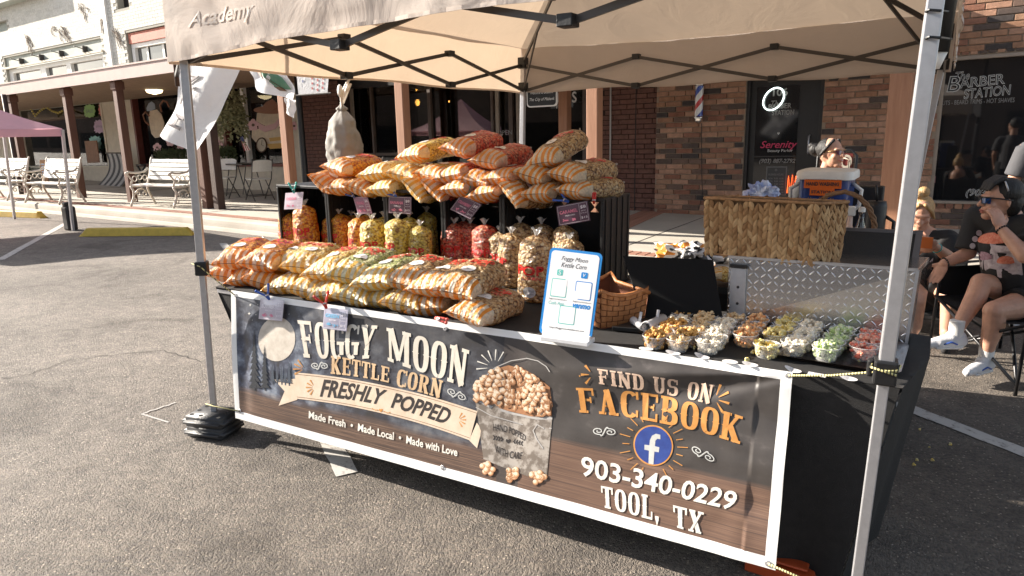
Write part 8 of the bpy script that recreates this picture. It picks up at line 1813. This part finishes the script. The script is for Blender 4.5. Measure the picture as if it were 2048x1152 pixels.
M['hair'] = mat('black_hair', (.010, .008, .007), .55, bump=.7, bscale=140, stretch=(1, 1, .15)); M['blond'] = mat('blond_hair', (.42, .26, .11), .45, noise_amt=.3, nscale=60, bump=.7, bscale=120)
M['tee'] = mat('black_tshirt', (.014, .013, .014), .85, bump=.5, bscale=18); M['shorts'] = mat('black_shorts', (.010, .010, .011), .85, bump=.4, bscale=22); M['greytee'] = mat('grey_tshirt', (.06, .06, .066), .85, bump=.4, bscale=20)
M['shoe'] = mat('white_shoe', (.62, .62, .64), .6, bump=.3, bscale=120); M['sock'] = mat('white_sock', (.70, .69, .67), .8, bump=.4, bscale=200); M['sole'] = mat('shoe_sole', (.60, .60, .60), .6); M['shoeblue'] = mat('shoe_blue_mark', (.03, .10, .42), .5); M['lip'] = mat('lips', (.42, .13, .10), .5)
M['lens'] = mat('blue_mirror_lens', (.01, .05, .18), .08, coat=1); M['blackframe'] = mat('black_frame', (.01, .01, .01), .3)
V = Vector
# woman in a camp chair at the right, hand on her chin
wp = thing('person', 'seated person in black mushroom print shirt and sunglasses, hand on chin', 'person', tuple(atz(2010, 740, 0)))
hc = aty(2001, 402, 3.05); fdir = V((-.93, -.36, .0)); hcut = []
A_ = {}
hipL, hipR = aty(2072, 604, 3.05), aty(2050, 590, 3.32)
kR, aR_ = aty(1962, 566, 2.95), aty(1912, 664, 2.78)          # crossed leg
kL, aL_ = aty(1988, 622, 2.78), aty(1972, 712, 2.80)
shR, shL = aty(1955, 436, 3.24), aty(2082, 452, 2.98)
elR, wrR = aty(1938, 506, 3.18), aty(1888, 526, 3.08); elL, wrL = aty(2050, 512, 2.74), aty(2001, 456, 2.86)
neck = aty(2026, 432, 3.10); chest = aty(2018, 480, 3.12); belly = aty(2032, 550, 3.14)
sk = []
Ph = head(sk, hc, fdir, 1.02); sk.append(('c', [hc+V((.02, .01, -.04)), neck, neck+V((.015, 0, -.06))], [.052, .052, .06]))
sk += [('c', [neck+V((0, 0, -.07)), chest, belly, (hipL+hipR)/2], [.09, .14, .155, .14]), ('c', [shR, neck+V((0, 0, -.08)), shL], [.06, .07, .06])]
for a, b, c in ((shR, elR, wrR), (shL, elL, wrL)): sk += [('c', [a, a.lerp(b, .5), b], [.058, .050, .042]), ('c', [b, b.lerp(c, .35), c], [.043, .040, .027])]
for a, b, c in ((hipR, kR, aR_), (hipL, kL, aL_)): sk += [('c', [a, a.lerp(b, .5), b], [.092, .082, .060]), ('c', [b, b.lerp(c, .30)+V((.012, .012, 0)), c.lerp(b, .25), c], [.058, .060, .042, .036])]
hand(sk, wrR, V((-.35, -.2, -1)), V((-.2, -.6, .1)), 1, .28, 1.0); hand(sk, wrL, V((-.30, .25, .85)), V((-.5, .75, 0)), -1, .42, 1.0, .3)
solid('body', sk, M['skin'], wp, .0048, 4)
sh = [('c', [neck+V((.005, 0, -.075)), chest+V((0, 0, .0)), belly+V((0, 0, -.02)), (hipL+hipR)/2+V((-.02, 0, .0))], [.105, .165, .178, .168]), ('c', [shR+V((.0, 0, .005)), neck+V((0, 0, -.075)), shL], [.078, .080, .078]), ('f', [shR+(elR-shR)*-.1, shR.lerp(elR, .45), shR.lerp(elR, .92)], [.078, .080, .088]), ('f', [shL, shL.lerp(elL, .4), shL.lerp(elL, .72)], [.078, .078, .086])]
solid('shirt', sh, M['tee'], wp, .008, 5)
st2 = [('c', [(hipL+hipR)/2+V((0, 0, .01)), hipR.lerp(kR, .1)], [.155, .11]), ('f', [hipR, hipR.lerp(kR, .42)], [.108, .106]), ('f', [hipL, hipL.lerp(kL, .50)], [.110, .106])]
solid('shorts', st2, M['shorts'], wp, .008, 4)
f, r, u = fr3(fdir)
hr = [('e', Ph(-.028, 0, .050), Matrix(((f.x*.095, r.x*.088, u.x*.092), (f.y*.095, r.y*.088, u.y*.092), (f.z*.095, r.z*.088, u.z*.092)))), ('e', Ph(-.055, 0, -.005), Matrix(((f.x*.062, r.x*.080, u.x*.095), (f.y*.062, r.y*.080, u.y*.095), (f.z*.062, r.z*.080, u.z*.095))))]
for k in range(9):
    y = -.05+k*.0125; hr.append(('c', [Ph(.02, y, .135), Ph(.070, y*1.05, .105), Ph(.092, y*1.1, .068+.006*math.sin(k*2.2))], [.018, .014, .006]))
solid('hair', hr, M['hair'], wp, .0045, 2)
mb = MB()
for k in (-1, 1): mb.grid(lambda s, t, k=k: Ph(.108-.014*(2*s-1)**2*0-.030*s*s, k*(.010+.050*s), .022-.036*t+.004*math.sin(s*3)), 8, 5, uv=False)
g = mb.build('sunglass_lens', M['lens'], wp, True)
mb = MB()
for k in (-1, 1): mb.tube([Ph(.112, k*.006, .020), Ph(.106, k*.034, .026), Ph(.082, k*.062, .024), Ph(.02, k*.081, .018), Ph(-.03, k*.083, .010)], .0042, 6); mb.tube([Ph(.110, k*.010, .018), Ph(.108, k*.022, -.012), Ph(.098, k*.044, -.014), Ph(.082, k*.060, .016)], .0025, 6)
mb.tube([Ph(.112, -.008, .016), Ph(.116, 0, .018), Ph(.112, .008, .016)], .003, 6); mb.build('sunglass_frame', M['blackframe'], wp, True)
mb = MB(); mb.tube([Ph(.005+.02*math.sin(a*.3), .090*math.cos(a*.3), .052+.092*math.sin(a*.3)) for a in range(11)], .005, 6); mb.build('headband', M['steel'], wp, True)
mb = MB(); mb.tube([Ph(.094, -.020, -.055), Ph(.1015, 0, -.0545), Ph(.094, .020, -.055)], [.004, .0065, .004], 6); mb.tube([Ph(.090, -.016, -.066), Ph(.0965, 0, -.0665), Ph(.090, .016, -.066)], [.004, .0065, .004], 6); mb.build('lips', M['lip'], wp, True)
bvh_src = [o for o in wp.children if o.name.startswith('shirt')][0]
from mathutils.bvhtree import BVHTree
bv = BVHTree.FromPolygons([tuple(v.co) for v in bvh_src.data.vertices], [tuple(p.vertices) for p in bvh_src.data.polygons]); wo_ = ORG[wp.name][0]
def onshirt(px, py, off):
    d = ray(px, py).normalized(); h = bv.ray_cast(CAM-wo_, d); 
    if h[0] is None: return None
    return h[0]+wo_-d*off
def decal(outline, c, m, off, nm='shirt_print'):
    n = len(outline); K = 5; pts = []; c0_ = onshirt(*c, off)
    if c0_ is None: return
    vs = [c0_]
    for q in range(1, K+1):
        for x, y in outline:
            p = onshirt(c[0]+(x-c[0])*q/K, c[1]+(y-c[1])*q/K, off)
            vs.append(p or vs[max(0, len(vs)-n)])
    fs = [(0, i+1, (i+1) % n+1) for i in range(n)]
    for q in range(K-1): fs += [(1+q*n+i, 1+(q+1)*n+i, 1+(q+1)*n+(i+1) % n, 1+q*n+(i+1) % n) for i in range(n)]
    mb = MB(); mb.add(vs, fs); mb.build(nm, m, wp, True)
pr = mat('print_red', (.55, .10, .05), .8, col2=(.70, .30, .20), nscale=60); pw = mat('print_white', (.55, .50, .50), .8, col2=(.35, .28, .32), nscale=40); pu = mat('print_mauve', (.22, .10, .14), .8, col2=(.45, .30, .35), nscale=50); pg = mat('print_lower', (.58, .52, .54), .8, col2=(.26, .20, .23), nscale=30)
def ell2(cx, cy, rx, ry, n=20, top=False): return [(cx+rx*math.cos(k*2*math.pi/n), cy+(ry if not top or math.sin(k*2*math.pi/n) < 0 else ry*.35)*math.sin(k*2*math.pi/n)) for k in range(n)]
decal([(1948, 505), (1985, 490), (2040, 494), (2046, 550), (2000, 556), (1952, 548)], (1996, 528), pg, .004); decal(ell2(1985, 482, 30, 17, top=True), (1985, 482), pr, .007); decal([(1980, 486), (1992, 486), (1992, 508), (1980, 508)], (1986, 497), pw, .006)
decal(ell2(1962, 516, 22, 13, top=True), (1962, 514), pu, .009); decal(ell2(2012, 524, 19, 12, top=True), (2012, 522), pr, .009); decal([(1958, 518), (1966, 518), (1966, 540), (1958, 540)], (1962, 529), pw, .008)
for a, b in ((1950, 478), (1958, 466), (1945, 492)): decal(ell2(a, b, 6, 6, 10), (a, b), pw, .008)
def band(c, d, r_, m, nm, n=14):
    mb = MB(); d = d.normalized(); x = d.orthogonal().normalized(); y = d.cross(x)
    for k in range(n): a = 2*math.pi*k/n; mb.ball(c+(x*math.cos(a)+y*math.sin(a))*r_, .0062, 6, 5)
    mb.build(nm, m, wp, True, kind='stuff')
band(wrL.lerp(elL, .06), wrL-elL, .031, mat('bead_black', (.01, .01, .01), .25), 'bead_bracelet'); band(wrR.lerp(elR, .05), wrR-elR, .030, M['blackframe'], 'bead_bracelet')
def shoe(ank, toe, nm_l, par=wp):
    d = (toe-ank); d.z = 0 if abs(d.z) < .3 else d.z; d.normalize(); up_ = V((0, 0, 1)) - d*d.z; up_.normalize(); s_ = d.cross(up_)
    b = ank+up_*-.055
    solid('sock', [('f', [ank+up_*.075, ank, b+up_*.02], [.042, .041, .042]), ('c', [b, b+d*.06], [.036, .034])], M['sock'], par, .005, 2)
    o = solid('shoe', [('c', [b-d*.035+up_*-.0, b+d*.02+up_*.0, b+d*.10-up_*.010, b+d*.165-up_*.020], [.040, .044, .036, .026]), ('c', [b+up_*.02-d*.02, b+up_*.02+d*.02], [.044, .042]), ('c', [b+d*.10-up_*.014+s_*.012, b+d*.10-up_*.014-s_*.012], [.030, .030])], M['shoe'], par, .005, 3)
    solid('sole', [('c', [b-d*.045-up_*.034+s_*.0, b+d*.05-up_*.034, b+d*.17-up_*.036], [.016, .015, .013]), ('c', [b-d*.03-up_*.034+s_*.022, b+d*.12-up_*.036+s_*.026], [.014, .012]), ('c', [b-d*.03-up_*.034-s_*.022, b+d*.12-up_*.036-s_*.024], [.014, .012])], M['sole'], o, .005, 1)
    mb = MB()
    for k in (-1, 1): mb.tube([b+d*.01+s_*k*.044-up_*.012, b+d*.045+s_*k*.043+up_*.004, b+d*.09+s_*k*.036-up_*.012], .005, 6)
    mb.build('shoe_stripe', M['shoeblue'], par, True)
    mb = MB()
    for k in range(4): q = b+d*(.055+.022*k)+up_*(.034-.010*k); mb.tube([q-s_*.016, q+up_*.004, q+s_*.016+d*.01], .003, 5)
    mb.build('shoelace', M['sock'], par, True)
shoe(aR_, aR_+V((-.16, -.10, -.075)), 'r'); shoe(aL_+V((0, 0, .0)), aL_+V((-.10, -.16, 0)), 'l')
M['chairfab'] = mat('black_chair_fabric', (.016, .016, .017), .8, bump=.5, bscale=200); M['chairtube'] = mat('black_chair_tube', (.02, .02, .022), .35, .3)
cc_ = thing('camp_chair', 'black folding camp chair under the seated person at the right', 'chair', tuple(atz(2000, 700, 0)))
fr1, fr2 = aty(1860, 684, 3.20), aty(2040, 730, 2.62); fr1.z = fr2.z = 0; bk1 = fr1+V((.42, .42, 0)); bk2_ = fr2+V((.42, .42, 0)); sz_ = .42
arm1 = aty(1868, 556, 3.2); az_ = .62
def tb_(pts, r_=.010, nm='frame_tube'): mb = MB(); mb.tube(pts, r_, 8); mb.build(nm, M['chairtube'], cc_, True)
for p in (fr1, fr2): tb_([p, V((p.x+.01, p.y, az_))], .010, 'leg')
for p in (bk1, bk2_): tb_([p, V((p.x, p.y, 1.0))], .010, 'leg')
tb_([fr1+V((0, 0, .06)), bk2_+V((0, 0, sz_))]); tb_([fr2+V((0, 0, .06)), bk1+V((0, 0, sz_))]); tb_([fr1+V((0, 0, .06)), fr2+V((0, 0, sz_))]); tb_([fr2+V((0, 0, .06)), fr1+V((0, 0, sz_))]); tb_([fr1+V((0, 0, .06)), bk1+V((0, 0, sz_))]); tb_([bk1+V((0, 0, .06)), fr1+V((0, 0, sz_))])
for a, b in ((fr1, bk1), (fr2, bk2_)): mb = MB(); mb.grid(lambda s, t, a=a, b=b: V((a.x+(b.x-a.x)*s+(.05*(t-.5) if True else 0), a.y+(b.y-a.y)*s-(.05*(t-.5)), az_+.005+.01*math.sin(math.pi*s))), 8, 4, uv=False); mb.build('armrest', M['chairfab'], cc_, True)
mb = MB(); mb.grid(lambda s, t: (fr1.lerp(fr2, s)).lerp(bk1.lerp(bk2_, s), t)+V((0, 0, sz_-.05*math.sin(math.pi*s)-.03*t)), 12, 12, uv=False); mb.build('seat', M['chairfab'], cc_, True)
mb = MB(); mb.grid(lambda s, t: bk1.lerp(bk2_, s)+V((.06*math.sin(math.pi*s), .06*math.sin(math.pi*s), sz_-.03+.60*t)), 12, 12, uv=False); mb.build('backrest', M['chairfab'], cc_, True)
mb = MB(); mb.grid(lambda s, t: fr1.lerp(bk1, s)+V((-.0, 0, .44+.17*t-.06*(1-t)*math.sin(s*3))), 8, 6, uv=False); mb.build('side_panel', M['chairfab'], cc_, True)
# person behind with a phone
pb = thing('person', 'blonde seated person in black shirt looking at a phone behind tent leg', 'person', tuple(atz(1850, 660, 0)))
YB = 3.9; hb_ = aty(1842, 428, YB-.05); fd = V((.05, -1, -.45)); sk = []; Pb = head(sk, hb_, fd, 1.0, (0, 0, 1))
s1, s2 = aty(1796, 478, YB), aty(1896, 480, YB); nk = aty(1846, 458, YB+.03); e1, e2 = aty(1790, 540, YB-.12), aty(1905, 520, YB-.10); w1_, w2_ = aty(1838, 500, YB-.34), aty(1868, 492, YB-.34)
hp = aty(1850, 575, YB+.05); 
sk += [('c', [hb_+V((0, .03, -.05)), nk, nk+V((0, .02, -.08))], [.05, .05, .06]), ('c', [nk+V((0, .03, -.10)), hp], [.13, .15]), ('c', [s1, nk+V((0, 0, -.10)), s2], [.055, .07, .055])]
for a, b, c in ((s1, e1, w1_), (s2, e2, w2_)): sk += [('c', [a, b], [.055, .044]), ('c', [b, b.lerp(c, .4), c], [.044, .042, .028])]
kn = [hp+V((-.14, -.42, .03)), hp+V((.16, -.42, .03))]; an = [V((kn[0].x, kn[0].y-.05, .10)), V((kn[1].x, kn[1].y-.05, .10))]
for k in range(2): sk += [('c', [hp+V((-.08+.16*k, 0, 0)), kn[k]], [.09, .065]), ('c', [kn[k], an[k]], [.062, .04]), ('c', [an[k], an[k]+V((0, -.15, -.05))], [.038, .028])]
hand(sk, w1_, V((.5, -.6, .25)), V((.3, .3, .9)), -1, .6); hand(sk, w2_, V((-.5, -.6, .25)), V((-.3, .3, .9)), 1, .6)
solid('body', sk, M['skin'], pb, .0065, 4)
solid('shirt', [('c', [nk+V((0, .03, -.09)), nk.lerp(hp, .5), hp], [.12, .18, .185]), ('c', [s1, nk+V((0, 0, -.10)), s2], [.078, .085, .078]), ('f', [s1, e1], [.082, .082]), ('f', [s2, s2.lerp(e2, .9)], [.086, .092])], M['tee'], pb, .009, 5)
solid('shorts', [('c', [hp, hp+V((0, -.1, -.02))], [.16, .14]), ('f', [hp+V((-.08, 0, 0)), kn[0].lerp(hp, .35)], [.11, .10]), ('f', [hp+V((.08, 0, 0)), kn[1].lerp(hp, .35)], [.11, .10])], M['shorts'], pb, .009, 4)
hr = []
f, r, u = fr3(fd); hr += [('e', Pb(-.030, 0, .035), Matrix(((f.x*.10, r.x*.086, u.x*.098), (f.y*.10, r.y*.086, u.y*.098), (f.z*.10, r.z*.086, u.z*.098)))), ('b', Pb(-.05, .0, .155), .042), ('b', Pb(-.02, .03, .145), .030)]
for k in (-1, 1): hr.append(('c', [Pb(.055, k*.02, .105), Pb(.05, k*.065, .05), Pb(.02, k*.085, -.02)], [.016, .014, .010]))
solid('hair', hr, M['blond'], pb, .006, 2)
mb = MB(); ph_ = (w1_+w2_)/2+V((0, -.09, .03)); mb.box(ph_-V((.035, .004, .02)), ph_+V((.035, .004, .06))); o = mb.build('phone', mat('orange_phone_case', (.55, .14, .03), .4), loc=tuple(ph_), bevel=.004); props(o, 'orange cased phone held by the blonde seated person', 'phone')
band_ = lambda c, d, r_, m, par: None
mb = MB(); d = (w2_-e2).normalized(); x = d.orthogonal().normalized(); y = d.cross(x); mb.tube([w2_.lerp(e2, .15)+(x*math.cos(a*.524)+y*math.sin(a*.524))*.032 for a in range(13)], .005, 6); mb.build('wristband', mat('teal_band', (.05, .38, .36), .4), pb, True)
for k in range(2): solid('sandal', [('c', [an[k]+V((0, .04, -.085)), an[k]+V((0, -.17, -.085))], [.022, .022])], M['tee'], pb, .006, 1)
ch2 = thing('camp_chair', 'dark low chair under the blonde person with the phone', 'chair', (hp.x, hp.y, 0)); mb = MB(); mb.box((hp.x-.26, hp.y-.22, hp.z-.20), (hp.x+.26, hp.y+.22, hp.z-.165)); mb.build('seat', M['chairfab'], ch2, bevel=.01); mb = MB(); mb.box((hp.x-.26, hp.y+.20, hp.z-.15), (hp.x+.26, hp.y+.23, hp.z+.30)); mb.build('backrest', M['chairfab'], ch2, bevel=.01)
for a in (-.24, .24):
    for b in (-.2, .2): mb = MB(); mb.tube([V((hp.x+a, hp.y+b, hp.z-.18)), V((hp.x+a, hp.y+b, 0))], .010, 8); mb.build('leg', M['chairtube'], ch2, True)
# woman with dark bun beyond the cooler
pc = thing('person', 'smiling person with black hair bun and sunglasses behind the blue cooler', 'person', tuple(atz(1655, 560, 0)))
YC_ = 4.35; hd = aty(1662, 308, YC_); fd = V((.86, -.50, .08)); sk = []; Pc = head(sk, hd, fd, 1.06); nk = aty(1650, 343, YC_+.02); s1, s2 = nk+V((-.17, .06, -.10)), nk+V((.19, -.06, -.10)); hp = nk+V((0, .05, -.62)); e1, e2 = s1+V((-.06, -.02, -.27)), s2+V((.07, -.08, -.27)); w1_, w2_ = e1+V((.14, -.18, .02)), e2+V((-.10, -.20, .04))
sk += [('c', [hd+V((-.01, .01, -.05)), nk, nk+V((0, .0, -.08))], [.048, .047, .058]), ('c', [nk+V((0, 0, -.12)), hp], [.12, .14]), ('c', [s1, nk+V((0, 0, -.10)), s2], [.05, .06, .05])]
for a, b, c in ((s1, e1, w1_), (s2, e2, w2_)): sk += [('c', [a, b], [.05, .040]), ('c', [b, c], [.040, .027])]
kn = [hp+V((-.10, -.42, .0)), hp+V((.12, -.42, .0))]
for k in range(2): a_ = V((kn[k].x, kn[k].y-.03, .09)); sk += [('c', [hp+V((-.08+.16*k, 0, 0)), kn[k]], [.09, .065]), ('c', [kn[k], a_], [.06, .04]), ('c', [a_, a_+V((0, -.14, -.05))], [.038, .028])]
hand(sk, w1_, V((.7, -.6, 0)), V((0, 0, -1)), 1, .4); hand(sk, w2_, V((-.7, -.6, 0)), V((0, 0, -1)), -1, .4)
solid('body', sk, M['skin'], pc, .006, 3)
solid('shirt', [('c', [nk+V((0, 0, -.13)), hp], [.145, .16]), ('c', [s1, nk+V((0, 0, -.11)), s2], [.068, .072, .068]), ('f', [s1, s1.lerp(e1, .7)], [.070, .074]), ('f', [s2, s2.lerp(e2, .7)], [.070, .074])], M['tee'], pc, .008, 4)
solid('trousers', [('c', [hp, hp+V((0, -.05, 0))], [.16, .14]), ('f', [hp+V((-.08, 0, 0)), kn[0]+V((0, -.03, 0))], [.10, .085]), ('f', [hp+V((.08, 0, 0)), kn[1]+V((0, -.03, 0))], [.10, .085]), ('f', [kn[0], V((kn[0].x, kn[0].y-.03, .12))], [.085, .06]), ('f', [kn[1], V((kn[1].x, kn[1].y-.03, .12))], [.085, .06])], M['shorts'], pc, .009, 4)
f, r, u = fr3(fd); hr = [('e', Pc(-.034, 0, .038), Matrix(((f.x*.092, r.x*.084, u.x*.095), (f.y*.092, r.y*.084, u.y*.095), (f.z*.092, r.z*.084, u.z*.095)))), ('b', Pc(-.150, 0, .045), .052, (1, 1, 1.05)), ('b', Pc(-.165, .02, .075), .028), ('b', Pc(-.16, -.02, .015), .03)]
for k in (-1, 1): hr.append(('c', [Pc(.045, k*.03, .105), Pc(.02, k*.078, .05), Pc(-.03, k*.085, .0)], [.014, .012, .012]))
solid('hair', hr, M['hair'], pc, .005, 2)
mb = MB()
for k in (-1, 1): mb.grid(lambda s, t, k=k: Pc(.104-.026*s*s, k*(.008+.046*s), .024-.040*math.sin(math.pi*max(.15, min(.95, s)))*t), 8, 5, uv=False)
mb.build('sunglass_lens', mat('mauve_lens', (.14, .05, .09), .08, coat=1), pc, True)
mb = MB()
for k in (-1, 1): mb.tube([Pc(.112, 0, .022), Pc(.106, k*.034, .027), Pc(.076, k*.058, .024), Pc(-.02, k*.080, .012)], .003, 6)
mb.build('sunglass_frame', mat('gold_frame', (.4, .25, .12), .3, .8), pc, True)
mb = MB(); mb.tube([Pc(.086, -.026, -.052), Pc(.098, -.010, -.058), Pc(.100, 0, -.059), Pc(.098, .010, -.058), Pc(.086, .026, -.052)], .0055, 6); mb.build('lips', M['lip'], pc, True); mb = MB(); mb.tube([Pc(.097, -.012, -.0555), Pc(.1045, 0, -.0570), Pc(.097, .012, -.0555)], .0028, 6); mb.build('teeth', M['whitepaint'], pc, True)
cz_ = hp.z-.16; ch3 = thing('stool', 'tall dark stool hidden behind cooler under the seated person', 'stool', (hp.x, hp.y, 0)); mb = MB(); mb.box((hp.x-.2, hp.y-.2, cz_-.03), (hp.x+.2, hp.y+.2, cz_)); mb.build('seat', M['chairfab'], ch3, bevel=.01)
for a in (-.18, .18):
    for b in (-.18, .18): mb = MB(); mb.tube([V((hp.x+a, hp.y+b, cz_)), V((hp.x+a, hp.y+b, 0))], .010, 8); mb.build('leg', M['chairtube'], ch3, True)
# standing person cut by the right edge
pd = thing('person', 'standing person in grey shirt cut off by the right edge', 'person', tuple(atz(2090, 610, 0)))
b_ = aty(2110, 330, 4.4); X0, Y0 = b_.x, 4.4; sk = []; hh_ = V((X0, Y0, 1.58)); Pd = head(sk, hh_, V((-.7, -.6, 0))); 
sk += [('c', [hh_+V((0, 0, -.05)), V((X0, Y0+.02, 1.40))], [.05, .06]), ('c', [V((X0, Y0, 1.30)), V((X0, Y0, .95))], [.13, .14]), ('c', [V((X0-.17, Y0, 1.34)), V((X0+.17, Y0, 1.34))], [.055, .055])]
for k in (-1, 1):
    sk += [('c', [V((X0+k*.19, Y0, 1.34)), V((X0+k*.24, Y0-.02, 1.08))], [.052, .042]), ('c', [V((X0+k*.24, Y0-.02, 1.08)), V((X0+k*.22, Y0-.18, .88))], [.042, .028]), ('c', [V((X0+k*.09, Y0, .92)), V((X0+k*.10, Y0-.01, .48)), V((X0+k*.10, Y0, .09))], [.09, .06, .04]), ('c', [V((X0+k*.10, Y0, .06)), V((X0+k*.11, Y0-.16, .035))], [.038, .028])]
    hand(sk, V((X0+k*.22, Y0-.18, .88)), V((0, -.2, -1)), V((-k, 0, 0)), k, .3)
solid('body', sk, M['skin'], pd, .008, 3)
solid('shirt', [('f', [V((X0, Y0, 1.42)), V((X0, Y0, 1.25)), V((X0, Y0, .82))], [.09, .165, .175]), ('c', [V((X0-.17, Y0, 1.335)), V((X0+.17, Y0, 1.335))], [.07, .07]), ('f', [V((X0-.18, Y0, 1.35)), V((X0-.225, Y0, 1.14))], [.072, .078]), ('f', [V((X0+.18, Y0, 1.35)), V((X0+.225, Y0, 1.14))], [.072, .078])], M['greytee'], pd, .009, 4)
solid('shorts', [('f', [V((X0-.09, Y0, .95)), V((X0-.1, Y0, .52))], [.125, .11]), ('f', [V((X0+.09, Y0, .95)), V((X0+.1, Y0, .52))], [.125, .11])], M['shorts'], pd, .009, 4)
solid('hair', [('b', hh_+V((.02, .02, .045)), .10)], M['hair'], pd, .008, 2)
for k in (-1, 1): solid('shoe', [('c', [V((X0+k*.10, Y0+.03, .05)), V((X0+k*.11, Y0-.17, .04))], [.048, .036])], M['shoe'], pd, .007, 2)
a, b = aty(1680, 296, 5.2), aty(1713, 362, 5.2); t = thing('framed_sign', 'burgundy sign with white letter O in black tube frame', 'sign', (a.x, 5.2, 0)); w_ = b.x-a.x
x0, x1, zb3, zt3 = a.x-w_*1.1, b.x-.02, .75, a.z-.02
mb = MB(); mb.box((x0+.03, 5.2, zb3), (x1-.03, 5.22, zt3-.03)); mb.build('board', mat('burgundy_board', (.16, .025, .02), .5), t)
mb = MB(); mb.tube([(x0, 5.21, .0), (x0, 5.21, zt3-.05), (x0+.05, 5.21, zt3), (x1-.05, 5.21, zt3), (x1, 5.21, zt3-.05), (x1, 5.21, 0)], .014, 8); mb.tube([(x0, 5.21, zb3-.02), (x1, 5.21, zb3-.02)], .012, 8); mb.build('frame', M['black'], t, True)
c = aty(1692, 323, 5.19); mb = MB(); put_text(mb, 'O', lambda x, y: V((c.x+x, 5.195, c.z+y)), w=.10, h=.13, offset=.02); mb.build('letter', M['cream'], t); mb = MB(); put_text(mb, 'PEN', lambda x, y: V((c.x-.24+x, 5.195, c.z+y)), w=.22, h=.13, offset=.02); 
mb = MB()
for k in (.05, .065): mb.tube([(x1-k, 5.196, zb3+.05), (x1-k, 5.196, zt3-.09), (x1-k-.05, 5.196, zt3-.07)], .003, 5)
mb.build('border_line', M['cream'], t, True)
